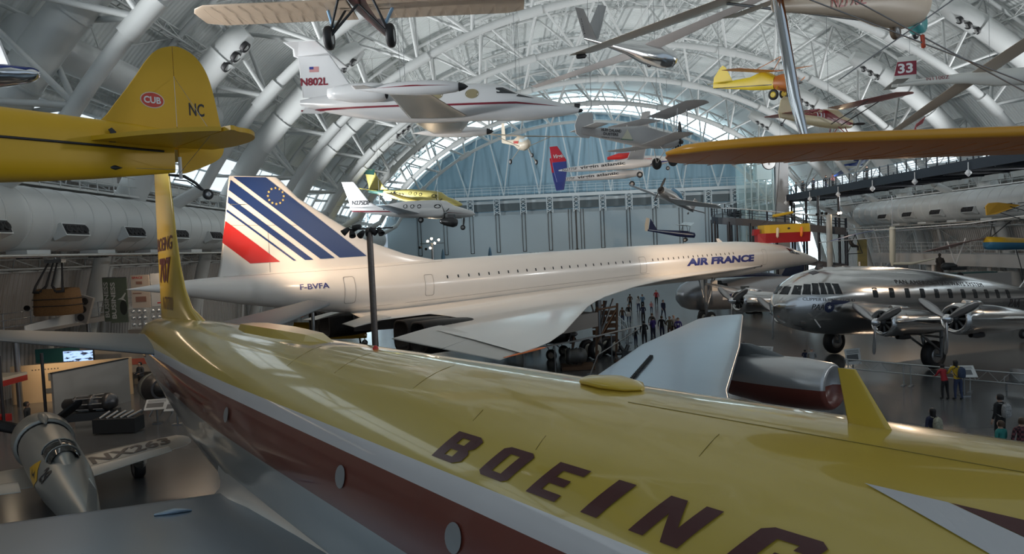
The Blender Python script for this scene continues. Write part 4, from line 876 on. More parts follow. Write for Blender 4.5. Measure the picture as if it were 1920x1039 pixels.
struts(p, [((-1.3, s*.4, -.4), (-1.3, s*2.7, 1.45)) for s in (-1, 1)]+[((-1.3, s*2.8, -.3), (-1.3, s*.4, 1.35)) for s in (-1, 1)], .012, STEEL, 'bracing_wire')
for s in (-1, 1): gearwheel(p, (-.9, s*.85, -1.35), .38, .12, [(-.6, s*.35, -.45), (-1.5, s*.35, -.45)], GREYF, DARK)
mb = MB(); mb.lathe((-.1, 0, .05), (1, 0, 0), [(0, .3), (.2, .2), (.3, .001)], 14)
for k in range(9): a = 2*PI*k/9; mb.tube((.0, .2*math.cos(a), .05+.2*math.sin(a)), (0, .62*math.cos(a), .05+.62*math.sin(a)), .08, n=6)
mb.build('radial_engine', DARK, p); prop(p, (.3, 0, .05), 1.35, 2, DARK, DARK, R(85))
b0 = .28; side(p, f, 'HUFF DALAND', -5.75, .16, 1.35, .19, LET_, bold=.03); side(p, f, 'DUSTERS', -5.6, -.06, 1.0, .17, LET_, bold=.03); side(p, f, 'MONROE   LOUISIANA', -5.7, -.22, 1.25, .07, LET_, bold=.0)
strip(p, f, [(-4.35, -.2), (-3.6, -.2), (-3.97, .42)], mat('pale_emblem', (.55, .56, .45), .4), name='triangle_emblem'); strip(p, f, [(-4.42, -.24), (-3.53, -.24), (-3.66, -.12), (-4.28, -.12)], mat('green_paint', (.04, .16, .10), .4), name='emblem_base', off=.014)

# ---- white record airplane with twin booms
p = pl_nt('twin_boom_airplane', 'slim white twin-boom airplane with red and blue tail hung before the end wall', 'airplane', (18.0, 73.3, 15.85), (4.7, 74, 15.15), -.05)
f = fuse(p, [(0, .05, .02, .02), (.4, .04, .2, .2), (1.6, .06, .5, .5), (3.2, .12, .6, .62), (5, .12, .55, .58), (7, .05, .3, .34), (8.2, .0, .05, .08)], JETW)
strip(p, f, [(-.3, -.05), (-3.5, -.15), (-6.0, -.1), (-6.0, -.28), (-3.5, -.42), (-.6, -.12)], NAVY); side(p, f, 'virgin', -3.6, .12, 1.0, .25, mat('bright_red', (.6, .03, .03), .35), bold=.0)
BR = MC['bright_red']; REDN = bands('red_over_blue_paint', 'Z', [(.45, (.04, .06, .26), 0), (9, (.50, .02, .04), 0)], .3)
for s, dz in ((-1, .0), (1, -.0)):
    bo = fuse(p, [(3.0, .0, .05, .05), (3.4, .0, .3, .34), (5, .0, .42, .5), (8, .05, .36, .42), (11.5, .1, .2, .24), (12.6, .12, .06, .06)], JETW, 'tail_boom'); bo.location = (0, s*3.3, -.55)
    side(bo, bo, 'virgin atlantic', -10.4, -.10, 4.6, .42, LET_, bold=.02, ml=.6); side(bo, bo, 'N277SF', -12.2, .0, 1.5, .24, LET_, bold=0, ml=.6)
    fv = fin(p, [(-1.6, 12.0, 12.9, .1), (-.4, 11.7, 13.1, .14), (.6, 11.7, 13.2, .14), (2.1, 12.5, 13.3, .08)], REDN, 'fin', s*3.3)
    if s < 0: side(p, fv, 'Virgin', -13.0, .75, 1.1, .5, JETW, bold=.02, shear=.2, ml=.3)
    gearwheel(p, (-4.4, s*3.3, -1.7), .32, .2, [(-4.6, s*3.3, -.9)], STEEL)
wing(p, [(.3, 3.4, 1.9, .25, .24), (6, 3.9, 1.5, .55, .16), (17, 5.0, .7, 1.5, .07)], JETW)
gearwheel(p, (-.9, 0, -.85), .22, .14, [(-1.1, 0, -.2)], STEEL)
en = fuse(p, [(4.4, .9, .1, .1), (4.6, .95, .3, .3), (6, .95, .32, .34), (7.2, .85, .12, .15)], BR, 'engine_pod'); mb = MB(); mb.tube((.0, 0, .05), (-.5, 0, .05), .02, n=5); mb.build('nose_probe', DARK, p)

# ---- white twin turboprop and the yellow one behind it
def turboprop(name, label, nose, tail, m, m2, reg, stripe, green=None, bank=0):
    p = pl_nt(name, label, 'airplane', nose, tail, bank)
    f = fuse(p, [(0, -.12, .05, .05), (.3, -.1, .25, .25), (1.2, -.02, .48, .46), (2.0, .06, .60, .58), (2.8, .28, .68, .80), (4, .32, .70, .84), (7, .28, .66, .78), (9, .22, .46, .52), (12.6, .35, .08, .14)], m)
    fv = fin(p, [(.5, 9.4, 12.6, .2), (1.0, 10.5, 12.7, .18), (2.9, 12.2, 13.5, .1)], m)
    mb = MB(); mb.foil([((-11.0-abs(y)*.35, y, .45), (-12.6, y, .45), UP*(.16 if y == 0 else .06)) for y in (-2.6, 0, 2.6)], n=6); mb.build('tailplane', m2, p)
    wing(p, [(.6, 3.9, 2.4, -.35, .32), (2.6, 4.1, 2.2, -.22, .28), (7.3, 5.0, 1.2, .3, .12)], m2)
    for s in (-1, 1):
        n_ = fuse(p, [(2.0, -.1, .16, .2), (2.3, -.1, .32, .36), (4, -.12, .38, .42), (6, -.2, .2, .25), (6.6, -.2, .05, .08)], m, 'engine_nacelle'); n_.location = (0, s*2.6, 0)
        prop(p, (-1.95, s*2.6, -.1), 1.2, 3, BLACK, STEEL, R(20)); gearwheel(p, (-4.2, s*2.6, -.75), .26, .2, [(-4.0, s*2.6, -.4)], STEEL)
    gearwheel(p, (-1.2, .12, -1.35), .24, .14, [(-1.3, 0, -.3)], STEEL); 
    side(p, fv if reg == 'N275DP' else f, reg, -12.4 if reg == 'N275DP' else -9.3, .72 if reg == 'N275DP' else .05, 1.9, .42, LET_, bold=.02)
    for x in (-3.0, -3.35): pass
    for x, w in ((-3.4, .34), (-5.2, .20), (-5.9, .20), (-6.6, .20), (-8.8, .16)): decal('cabin_window', disc2d(x, .55 if x > -8 else .42, w, .19), on_surface(bvh_of(f), (0, 0, 0), (1, 0, 0), (0, 0, 1), (0, 1, 0), .012), GLASSD, p, .4)
    for pts in ([(-.4, -.08), (-4.5, .12), (-12.4, .18), (-12.4, .06), (-4.5, .02)],): strip(p, f, pts, stripe)
    if green: strip(p, fv, [(-12.0, 2.3), (-13.6, 2.3), (-13.6, 3.0), (-12.0, 3.0)], green); strip(p, f, [(-10.4, .1), (-12.6, .1), (-12.6, .6), (-10.4, .6)], green)
    return p, f
p, f = turboprop('twin_turboprop', 'white twin-propeller airplane with maroon stripes beside the blue striped tail fin', (-3.1, 62.3, 10.55), (-15.0, 65.6, 11.25), JETW, mat('silver_white_wing', (.55, .56, .60), .25, .5), 'N275DP', MAR)
mb = MB(); mb.lathe((-1.6, -2.6, -.9), (1, 0, -.1), [(-.5, .3), (0, .42), (.5, .45), (.8, .3), (.9, .001)], 14); mb.box((-1.3, -2.6, -.6), (.6, .4, .7)); mb.build('exposed_engine', DARK, p)
turboprop('twin_turboprop', 'yellow and white twin-propeller airplane half hidden behind the white one', (-5.4, 80, 12.6), (-16.9, 84, 14.6), mat('butter_yellow', (.62, .54, .18), .35), mat('olive_yellow_wing', (.50, .38, .05), .35), 'N522', mat('dark_green', (.02, .07, .06), .35), MC['dark_green'])

# ---- small motor glider seen from ahead
p = thing('motor_glider', 'small cream motor glider seen head-on below the business jet', 'airplane', frame((1.9, 58, 15.9), (.45, -.9, -.12)))
f = fuse(p, [(0, 0, .08, .08), (.15, 0, .30, .35), (.8, .05, .48, .60), (1.6, .15, .46, .62), (2.6, .2, .2, .28), (5, .35, .08, .12)], CREAM)
decal('windshield', disc2d(-.55, .38, .4, .22), on_surface(bvh_of(f), (0, 0, 0), (1, 0, 0), (0, 0, 1), (0, 1, 0), .012), mat('pale_glass', (.55, .68, .74), .1), p, .3); strip(p, f, [(-1.0, .25), (-2.2, .3), (-2.2, .1), (-1.0, .05)], MC['glider_red'])
wing(p, [(.3, .9, 1.1, .72, .15), (6.5, 1.0, .8, .85, .08)], CREAM); fin(p, [(.3, 4.3, 5.2, .08), (2.0, 4.7, 5.3, .05)], CREAM)
struts(p, [((-.9, s*.4, -.2), (-1.2, s*2.8, .72)) for s in (-1, 1)], .03, CREAM, 'wing_strut')
for s in (-1, 1): gearwheel(p, (-.9, s*1.25, -1.5), .22, .14, [(-.9, s*.35, -.35)], CREAM)
gearwheel(p, (.1, .3, -.95), .18, .12, [(-.2, .1, -.3)], DARK)

# ---- silver low-wing airplane banked in front of the gallery
p = thing('low_wing_airplane', 'silver low-wing airplane with blue canopy banked before the hangar doors', 'airplane', frame((15.0, 67.5, 12.25), (-.62, -.72, .30), bank=-.30))
f = fuse(p, [(0, 0, .2, .2), (.15, 0, .45, .45), (1.0, 0, .5, .52), (2.2, .1, .5, .6), (4.5, .12, .28, .36), (7.2, .15, .05, .12)], SILV)
fuse(p, [(1.7, .45, .1, .1), (2.1, .6, .34, .34), (3.4, .62, .36, .34), (4.4, .45, .1, .08)], mat('blue_canopy', (.10, .25, .42), .1), 'canopy'); wing(p, [(.4, 1.3, 2.0, -.30, .28), (5.2, 1.8, 1.1, .25, .12)], SILV)
prop(p, (.15, 0, 0), 1.25, 2, DARK, DARK, R(85)); fin(p, [(.2, 6, 7.2, .1), (1.4, 6.5, 7.3, .05)], SILV); mb = MB(); mb.foil([((-6.3, y, .2), (-7.1, y, .2), UP*.06) for y in (-1.6, 0, 1.6)], n=5); mb.build('tailplane', SILV, p)
gearwheel(p, (-6.4, 0, -.35), .12, .08, [(-6.3, 0, .05)], STEEL)
mb = MB(); mb.lathe((-.05, 0, 0), (1, 0, 0), [(0, .38), (.08, .2), (.1, .001)], 12); mb.build('engine_face', BLACK, p)

# ---- small navy high-wing airplane
p = pl_nt('high_wing_airplane', 'tiny navy airplane with a pale high wing above the white jet', 'airplane', (21.67, 80, 7.7), (16.3, 82, 8.5), .05)
NV = mat('navy_fabric', (.012, .02, .07), .35); f = fuse(p, [(0, 0, .06, .08), (.1, 0, .26, .3), (1.0, .05, .32, .38), (2.0, .05, .3, .36), (5.6, .12, .04, .1)], NV, e=2.6)
slab(p, [(-4.4, .2), (-5.0, 1.0), (-5.4, 1.55), (-5.5, .1)], -.03, .03, NV, 'fin'); slab(p, [(-5.52, 1.55), (-5.9, 1.6), (-6.0, .7), (-5.9, 0), (-5.52, 0)], -.025, .025, CREAM, 'rudder')
wing(p, [(.0, .6, 1.4, 1.05, .14), (4.4, .7, 1.3, 1.3, .1)], mat('pale_wing', (.50, .56, .60), .4)); struts(p, [((-.8, s*.3, .2), (-.9, s*2, 1.1)) for s in (-1, 1)]+[((-1.8, s*.3, .2), (-1.7, s*2, 1.1)) for s in (-1, 1)], .025, DARK, 'wing_strut')
strip(p, f, [(-.2, .1), (-5.4, .2), (-5.4, .15), (-.2, .03)], MC['pale_wing'])
for s in (-1, 1): gearwheel(p, (-1.1, s*.5, -.62), .24, .14, [(-1.2, s*.25, -.2)], DARK)

# ---- blue and white jet fighter high behind the footbridge
p = thing('jet_fighter', 'blue and white jet hanging high behind the footbridge', 'airplane', frame((43.2, 90, 16.0), (-.9, -.5, -.05), bank=.35))
f = fuse(p, [(0, 0, .05, .05), (.6, 0, .3, .3), (1.6, .1, .5, .5), (3.5, .1, .55, .5), (5.2, .1, .3, .3)], mat('jet_cream', (.62, .62, .55), .3)); wing(p, [(.4, 1.8, 2.2, -.2, .2), (3, 3.2, 1.2, 0, .1)], mat('display_blue', (.02, .06, .28), .3))
fin(p, [(.2, 3.6, 5.2, .1), (1.8, 4.6, 5.4, .06)], MC['display_blue']); mb = MB(); mb.foil([((-4.4, y, .2), (-5.2, y, .2), UP*.06) for y in (-1.5, 0, 1.5)], n=5); mb.build('tailplane', MC['display_blue'], p); strip(p, f, [(-.4, .0), (-5, .2), (-5, -.2), (-.6, -.2)], MC['display_blue'], 1)

# ---- chrome and blue airplane at the upper left corner
p = thing('racing_airplane', 'blue airplane with a mirror-polished round cowling at the frame edge', 'airplane', frame((-6.72, 10.0, 10.02), (.93, -.3, -.06)))
mb = MB(); mb.foil([((-.0, 0, 0), (-.7, 0, .02), UP*.22), ((-.05, .35, 0), (-.75, .35, .02), UP*.2)], n=10)
f = fuse(p, [(0, 0, .01, .01), (.06, .0, .09, .06), (.3, .0, .22, .11), (.8, .01, .30, .15), (1.6, .03, .32, .18)], CHR, 'polished_wing_tip')
fuse(p, [(.1, .06, .10, .03), (.5, .07, .24, .08), (1.6, .10, .3, .12)], mat('deep_blue_gloss', (.02, .035, .16), .15), 'blue_upper_skin')
fv = slab(p, [(-.58, .16), (-.78, .55), (-1.5, 1.0), (-1.5, .1)], .0, .04, JETW, 'fin'); decal('lettering', fit_text('20', .16, .2, .02), flat((-.92, -.012, .30), (1, 0, 0), (0, 0, 1)), MAR, p)
# ================================================================== THE POLISHED SILVER AIRLINER
FW = Vector((-.93, -.37, .085)); p = thing('propeller_airliner', 'polished silver four-propeller airliner standing on two big black wheels', 'airliner', frame((13.45, 35.05, 3.95), FW))
strat = p
PM = mat('mirror_skin', (.66, .66, .66), .17, 1.0, .05, 2, bump=.10, bscale=1.6)
ss = [(0, -.35, .02, .02), (.08, -.34, .34, .36), (.3, -.30, .66, .72), (.8, -.22, 1.08, 1.14), (1.6, -.10, 1.42, 1.48), (2.8, -.02, 1.68, 1.74), (4.4, .02, 1.82, 1.86), (6.5, .05, 1.86, 1.88), (9, .08, 1.82, 1.84), (11.5, .12, 1.68, 1.70), (14, .16, 1.44, 1.48), (17, .22, 1.08, 1.14), (20, .28, .62, .72), (22, .3, .22, .34), (22.6, .3, .03, .05)]
f = fuse(p, ss, PM, n=36); sb = bvh_of(f)
# port is the near side
ON = lambda ox, oz, off=.014: on_surface(sb, (ox, 0, oz), (-1, 0, 0), (0, 0, 1), (0, -1, 0), off)
for k in range(11):
    x = -5.0-1.16*k; decal('cabin_window', poly2d([rrect(-.17, -.25, .17, .25, .06)]), ON(x, .52+.012*k), GLASSD, p, .2)
# band of cockpit panes wrapped round the nose
def nosep(th, z, off=.015):
    d = Vector((math.cos(R(th)), math.sin(R(th)), 0)); o = Vector((-2.2, 0, z)); h, n_, _, _ = sb.ray_cast(o+d*8, -d, 16)
    if h is None: return o
    if n_.dot(d) < 0: n_ = -n_
    return h+n_*off
for a0, a1, zl, zh in ((101, 113, .40, .92), (86, 99, .38, .94), (70, 84, .36, .93), (53, 68, .34, .90), (36, 51, .32, .84), (20, 34, .30, .76), (2, 16, .28, .68), (-16, -2, .28, .68), (-34, -20, .30, .76), (-51, -36, .32, .84), (-68, -53, .34, .9), (-84, -70, .36, .93)):
    decal('cockpit_window', rect2d(a0, zl, a1, zh), lambda u, v: nosep(u, v), GLASSD, p, 3.0)
for pts in ([(x, y) for x, y in ((-1.9, .25), (-2.35, .25), (-2.35, .6), (-1.9, .6))], [(x, y) for x, y in ((-4.4, .1), (-4.75, .1), (-4.75, .4), (-4.4, .4))]):
    decal('roof_hatch', poly2d([pts]), on_surface(sb, (0, 0, 0), (1, 0, 0), (0, 1, 0), (0, 0, -1), .014), mat('hatch_grey', (.12, .12, .13), .3, .5), p, .3)
decal('airline_name', fit_text('PAN AMERICAN AIRWAYS SYSTEM', 7.6, .21, .0, .0, 1.1), ON(-6.7, 1.02), LET_, p, .3)
decal('ship_name', fit_text('CLIPPER FLYING CLOUD', 3.0, .15, .005), on_surface(sb, (-1.15, 0, .02), Vector((-1, 0, 0)), (0, 0, 1), (-.3, -1, 0), .014), mat('faded_lettering', (.18, .18, .19), .3, .6), p, .3)
decal('emblem', disc2d(0, 0, .27, .27), ON(-2.15, -.28), mat('emblem_navy', (.02, .03, .08), .3), p, .2); decal('emblem_wing', poly2d([[(.1, .10), (.2, .25), (1.25, .22), (.9, .08), (.2, .0)]]), ON(-2.1, -.16, .016), MC['emblem_navy'], p, .2)
decal('emblem_star', poly2d([[(.12*math.sin(PI*j/5)*(1 if j % 2 == 0 else .42), .12*math.cos(PI*j/5)*(1 if j % 2 == 0 else .42)) for j in range(10)]]), ON(-2.15, -.28, .02), JETW, p, .2)
decal('airline_initials', fit_text('PAA', .62, .28, .0, .2), ON(-1.25, -.42), LET_, p, .2)
decal('registration', fit_text('PAA', 1.3, .5, .0, .2), ON(-16.6, -.15), LET_, p, .3)
for s in (-1, 1):
    mb = MB(); mb.foil([((-4.6, s*.8, -.95), (-10.6, s*.8, -1.05), UP*1.05), ((-4.9, s*3.4, -.78), (-10.2, s*3.4, -.92), UP*.85), ((-5.6, s*7.0, -.42), (-9.7, s*7.0, -.55), UP*.62), ((-6.9, s*12, .08), (-9.6, s*12, 0), UP*.36), ((-7.8, s*15.8, .45), (-9.5, s*15.8, .42), UP*.2), ((-8.2, s*16.3, .5), (-9.2, s*16.3, .49), UP*.06)], n=12); mb.build('wing', PM, p)
    for y, z in ((3.4, -.88), (7.0, -.42)):
        n_ = MB(); n_.lathe((0, 0, 0), (-1, 0, 0), [(.15, .50), (-.02, .62), (.0, .70), (.25, .78), (.9, .80), (1.02, .79)], 30); n_.lathe((0, 0, 0), (-1, 0, 0), [(1.0, .74), (2.4, .72), (4.0, .58), (5.4, .32), (6.0, .1), (6.1, .001)], 30)
        e = n_.build('engine_nacelle', PM, p); e.location = (-3.55, s*y, z); e.scale = (1, .9, .9)
        b = MB(); b.lathe((0, 0, 0), (-1, 0, 0), [(.3, .001), (.3, .70)], 20); b.lathe((0, 0, 0), (-1, 0, 0), [(-.12, .001), (-.10, .16), (.3, .24)], 14)
        for k in range(9): a = 2*PI*k/9; b.tube((-.15, .2*math.cos(a), .2*math.sin(a)), (-.15, .62*math.cos(a), .62*math.sin(a)), .085, n=8)
        b.build('radial_engine', DARK, e); b = MB(); b.lathe((-.6, 0, .78), (-1, 0, 0), [(-.02, .14), (.05, .17), (1.0, .14), (1.3, .02)], 14); b.lathe((-.6, 0, .78), (-1, 0, 0), [(0, .001), (0, .13)], 12); b.build('air_scoop', PM, e)
        b = MB(); b.lathe((-.9, .2*s, -.78), (-1, 0, 0), [(-.02, .13), (.4, .16), (.8, .12)], 12); b.build('exhaust_duct', DARK, e)
        prop(e, (.42, 0, 0), 1.75, 3, mat('propeller_steel', (.42, .42, .43), .3, .9), CHR, R(-90), chord=.20)
    # main wheel and its struts
    c = Vector((-7.6, s*3.15, -2.56)); g = MB(); g.tube(c+Q(0, -.42*s, 0), (-7.3, s*2.55, -.9), .08, .10, 12); g.tube(c+Q(0, .42*s, 0), (-7.3, s*3.75, -.9), .08, .10, 12); g.tube(c+Q(0, -.45*s, 0), c+Q(0, .45*s, 0), .09, n=10); g.tube(c+Q(.1, -.4*s, .3), (-5.4, s*2.6, -1.1), .06, n=8); g.tube(c+Q(.1, .4*s, .3), (-5.4, s*3.6, -1.1), .06, n=8); g.tube((-7.4, s*2.5, -1.6), (-7.4, s*3.8, -1.6), .06, n=8)
    g = g.build('landing_gear_strut', STEEL, p); wheel(g, c, (0, 1, 0), .74, .52, BLACK, mat('alloy_hub', (.36, .36, .36), .35, .8))
fin(p, [(.5, 18.6, 22.6, .3), (1.4, 19.6, 22.8, .26), (3.4, 20.8, 23.0, .18), (4.0, 21.4, 22.8, .1)], PM)
mb = MB(); mb.foil([((-19.0-abs(y)*.2, y, .55), (-22.2, y, .55), UP*(.28 if y == 0 else .08)) for y in (-5.5, 0, 5.5)], n=6); mb.build('tailplane', PM, p)
g = gearwheel(p, (-19.8, 0, -1.85), .3, .2, [(-19.5, 0, -.5), (-20.3, 0, -.4)], STEEL)
mb = MB(); mb.tube((-1.2, 1.52, -.9), (-1.5, 1.62, -1.3), .035, n=6); mb.build('pitot_mast', JETW, p); mb = MB(); mb.foil([((-2.6, 0, 1.68), (-3.2, 0, 1.7), YV*.1), ((-2.8, 0, 1.95), (-3.2, 0, 1.95), YV*.05)], n=5); mb.box((-4.2, 0, 1.86), (.5, .2, .12)); mb.build('roof_aerial', DARK, p)

# ================================================================== DULL SILVER BOMBER BEHIND THE NOSE GEAR
p = thing('bomber', 'dull silver bomber with a round glazed nose and star behind the white jet', 'airplane', frame((14.6, 61, 2.25), (-1, -.08, .02)))
BM = mat('dull_aluminium', (.34, .36, .39), .32, .8, .08, 1.5)
f = fuse(p, [(0, 0, .02, .02), (.1, 0, .5, .5), (.5, 0, 1.0, 1.0), (1.2, .03, 1.3, 1.3), (2.2, .05, 1.42, 1.42), (8, .1, 1.45, 1.45), (14, .2, 1.2, 1.2), (20, .4, .5, .5), (22, .5, .1, .1)], BM)
bb = bvh_of(f); OB = lambda x, z, off=.02: on_surface(bb, (x, 0, z), (-1, 0, 0), (0, 0, 1), (0, -1, 0), off)
decal('star_disc', disc2d(0, 0, .42, .42), OB(-4.6, -.25), mat('insignia_blue', (.02, .03, .10), .4), p, .3); decal('star_bar', rect2d(-.85, -.12, .85, .12), OB(-4.6, -.25, .018), JETW, p, .3)
decal('star', poly2d([[(.40*math.sin(PI*j/5)*(1 if j % 2 == 0 else .40), .40*math.cos(PI*j/5)*(1 if j % 2 == 0 else .40)) for j in range(10)]]), OB(-4.6, -.25, .03), JETW, p, .2)
for x, z, w, h in ((-3.9, .75, .4, .3), (-5.8, .55, .4, .22), (-3.4, 1.05, .5, .25)): decal('window', rect2d(-w, -h, w, h), OB(x, z), GLASSD, p, .3)
mb = MB()
for k in range(8): mb.path([Vector((-.02-.95*q, 1.18*math.sin(q*1.3)*math.cos(PI*k/4), 1.18*math.sin(q*1.3)*math.sin(PI*k/4))) for q in (0.1, .3, .5, .7, .9)], .03, 4)
mb.build('nose_glazing_frame', DARK, p)
wing(p, [(1.2, 7, 4.5, -.2, .7), (8, 8, 3, .1, .4)], BM); fin(p, [(.8, 18, 21.5, .3), (2.4, 20, 22, .15)], BM)
for y, x in ((0, -2.5), (3.2, -9.0), (-3.2, -9.0)): gearwheel(p, (x, y, -1.75), .5, .3, [(x, y, -.6)], STEEL, None, .1)
# dark navy swept airplane parked behind it
p = thing('navy_airplane', 'dark navy airplane with a curved tail parked behind the silver bomber', 'airplane', frame((20.5, 72.5, 2.9), (-.95, .2, .03)))
f = fuse(p, [(0, 0, .1, .1), (.5, 0, .6, .6), (2.5, .2, .8, .8), (6, .1, .7, .7), (10, -.2, .2, .3)], mat('sea_blue_gloss', (.008, .014, .045), .2)); wing(p, [(.5, 2.6, 2.6, -.4, .35), (5, 3, 1.6, .2, .2)], MC['sea_blue_gloss']); fin(p, [(.2, 7.5, 9.8, .2), (2.2, 8.6, 9.9, .1)], MC['sea_blue_gloss'])
for y in (-1.6, 1.6): gearwheel(p, (-3.3, y, -2.42), .48, .25, [(-3.3, y, -.4)], STEEL, None, .08)

# ================================================================== SILVER RACER UNDER THE NEAR WING
p = thing('racing_airplane', 'silver racing airplane with fat round cowling parked under the yellow airliner', 'airplane', frame((-15.9, 22.45, 1.72), (-.66, .75, .10)))
RS = mat('racer_grey_silver', (.34, .35, .335), .36, .45, .05, 2)
f = fuse(p, [(1.30, 0, .72, .72), (1.6, 0, .74, .74), (3.2, .0, .72, .74), (4.6, .02, .68, .73), (5.2, .02, .64, .70), (6.5, .02, .50, .58), (7.8, .05, .32, .42), (9.2, .08, .05, .15)], RS)
n_ = MB(); n_.lathe((0, 0, 0), (-1, 0, 0), [(.35, .56), (.08, .60), (.02, .68), (.12, .78), (.5, .84), (1.15, .84), (1.22, .82), (1.22, .74)], 32); cw = n_.build('cowling', RS, p)
b = MB(); b.lathe((0, 0, 0), (-1, 0, 0), [(.4, .001), (.4, .75)], 20); b.lathe((0, 0, 0), (-1, 0, 0), [(1.19, .73), (1.29, .73)], 24); b.build('engine_face', BLACK, cw)
b = MB(); b.loft([ring(-.55, .80, .02, .02, 12), ring(-.75, .84, .11, .10, 12), ring(-1.2, .85, .13, .12, 12), ring(-1.6, .80, .03, .03, 12)]); b.build('oil_cooler_bump', RS, p)
prop(p, (.12, 0, 0), 1.55, 3, BLACK, STEEL, R(25), chord=.2)
W_ = wing(p, [(.4, 1.5, 1.75, -.52, .24), (2.2, 1.6, 1.55, -.42, .20), (3.7, 1.85, 1.15, -.32, .12)], RS)
for s, w in zip((-1, 1), W_):
    mb = MB(); mb.foil([((-2.75, s*.9, -.46), (-3.55, s*.9, -.52), UP*.07), ((-2.75, s*3.2, -.33), (-3.2, s*3.2, -.37), UP*.05)], n=5); mb.build('flap', mat('flap_grey', (.44, .46, .45), .35, .3), p)
    wb = bvh_of(w)
    if s == -1: decal('wing_number', fit_text('NX263', 2.35, .62, .03), on_surface(wb, (-2.62, -1.05, 0), (.05, -1, 0), (1, .06, 0), (0, 0, -1), .01), LET_, p, .25)
    c = Vector((-1.75, s*2.5, -1.22)); mb = MB(); mb.loft([[Vector((c.x+dx, c.y+w_*math.cos(a), c.z+dz+h*math.sin(a))) for a in [2*PI*k/14 for k in range(14)]] for dx, dz, w_, h in ((.50, .32, .03, .05), (.40, .34, .20, .28), (0, .38, .25, .40), (-.4, .38, .20, .30), (-.8, .4, .02, .04))]); sp = mb.build('wheel_spat', RS, p); wheel(sp, c, (0, 1, 0), .36, .34, BLACK, STEEL)
    struts(p, [(tuple(c+Q(0, 0, .6)), (-2.0, s*2.4, -.45)), (tuple(c+Q(-.2, -.05*s, .5)), (-2.6, s*.6, -.62))], .05, RS, 'gear_leg')
# cockpit, headrest fairing, markings
mb = MB(); mb.loft([[Vector((x, w*math.cos(a), z+h*math.sin(a))) for a in [PI*k/10 for k in range(11)]] for x, z, w, h in ((-3.45, .68, .1, .02), (-3.65, .66, .34, .20), (-4.05, .64, .42, .36), (-4.7, .62, .40, .38), (-5.0, .6, .34, .34))], cap=False); mb.build('windscreen', mat('racer_glass', (.06, .06, .055), .06), p)
mb = MB(); mb.path([Vector((-4.05+.0*k, .43*math.cos(PI*k/10), .64+.37*math.sin(PI*k/10))) for k in range(11)], .022, 5); mb.path([Vector((-4.7+.0*k, .41*math.cos(PI*k/10), .62+.39*math.sin(PI*k/10))) for k in range(11)], .022, 5); mb.path([Vector((-3.5, 0, .72)), Vector((-4.05, 0, 1.01)), Vector((-4.7, 0, 1.01))], .02, 5); mb.build('windscreen_frame', RS, p)
mb = MB(); mb.loft([[Vector((x, w*math.cos(a), z+h*math.sin(a))) for a in [PI*k/10 for k in range(11)]] for x, z, w, h in ((-4.75, .60, .30, .38), (-5.0, .55, .26, .36), (-5.5, .38, .17, .30), (-6.3, .34, .08, .14), (-6.6, .36, .02, .03))]); mb.build('headrest_fairing', RS, p)
rb_ = bvh_of(f); dm = [(0, -.42), (.55, 0), (0, .42), (-.55, 0)]
decal('sponsor_panel', poly2d([dm]), on_surface(rb_, (-4.3, 0, -.02), (1, 0, 0), (0, 0, 1), (0, -1, -.35), .012), mat('sponsor_yellow', (.60, .36, .02), .4), p, .2)
decal('sponsor_zigzag', poly2d([[(-.3, -.05), (-.05, .12), (.0, -.02), (.3, .08), (.05, -.14), (.0, .0)]]), on_surface(rb_, (-4.3, 0, -.02), (1, 0, 0), (0, 0, 1), (0, -1, -.35), .016), LET_, p, .2)
decal('race_number', fit_text('29', .5, .42, .03, .2), on_surface(rb_, (-4.95, 0, .05), (-1, 0, 0), (0, 0, 1), (0, -1, -.3), .012), LET_, p, .2)
fin(p, [(.2, 7.8, 9.2, .1), (1.3, 8.4, 9.3, .05)], RS); gearwheel(p, (-8.8, 0, -.78), .12, .08, [(-8.7, 0, -.1)], STEEL)
# ================================================================== FOOTBRIDGE, RAMP, LIFT TOWER, CLOCK, MASTS
NVS = mat('navy_painted_steel', (.012, .018, .030), .45); NRL = mat('rail_steel', (.28, .36, .42), .3, .6)
t = thing('footbridge', 'dark steel footbridge with railings along the far side of the hall', 'bridge', (37.3, 14, 12.15))
mb = MB(); mb.box((1.3, 38, 0), (5.5, 76, .35)); mb.box((-1.5, 38, -.1), (.16, 76, .8)); mb.box((4.1, 38, -.1), (.16, 76, .8)); mb.build('deck', NVS, t)
for k in range(26): mb = MB(); mb.box((1.3, .5+3*k, -.38), (5.4, .16, .4)); mb.build('cross_beam', NVS, t)
for s in (-1.45, 4.05):
    mb = MB()
    for z in (.55, .75, .95): mb.tube((s, 0, z), (s, 76, z), .022, n=5)
    mb.tube((s, 0, 1.25), (s, 76, 1.25), .04, n=6); mb.build('handrail', NRL, t)
    for k in range(52): mb = MB(); mb.box((s, .3+1.48*k, .72), (.07, .10, 1.2)); mb.build('railing_post', NVS, t)
lm = mat('lamp_white', (.7, .72, .74), .4)
for k in range(9):
    mb = MB(); mb.tube((-1.7, 18+7*k, .1), (-1.7, 18+7*k, -.55), .04, n=6); mb.lathe((-1.7, 18+7*k, -.75), (0, 0, 1), [(-.28, .001), (-.05, .22), (.05, .24), (.25, .1), (.3, .001)], 10); mb.build('pendant_lamp', lm, t)
for y in (74.8, 66):
    for s in (-1.2, 1.2):
        mb = MB(); mb.tube((s, y, -.2), (s, y, -12.15), .16, n=8); mb.build('column', NVS, t)
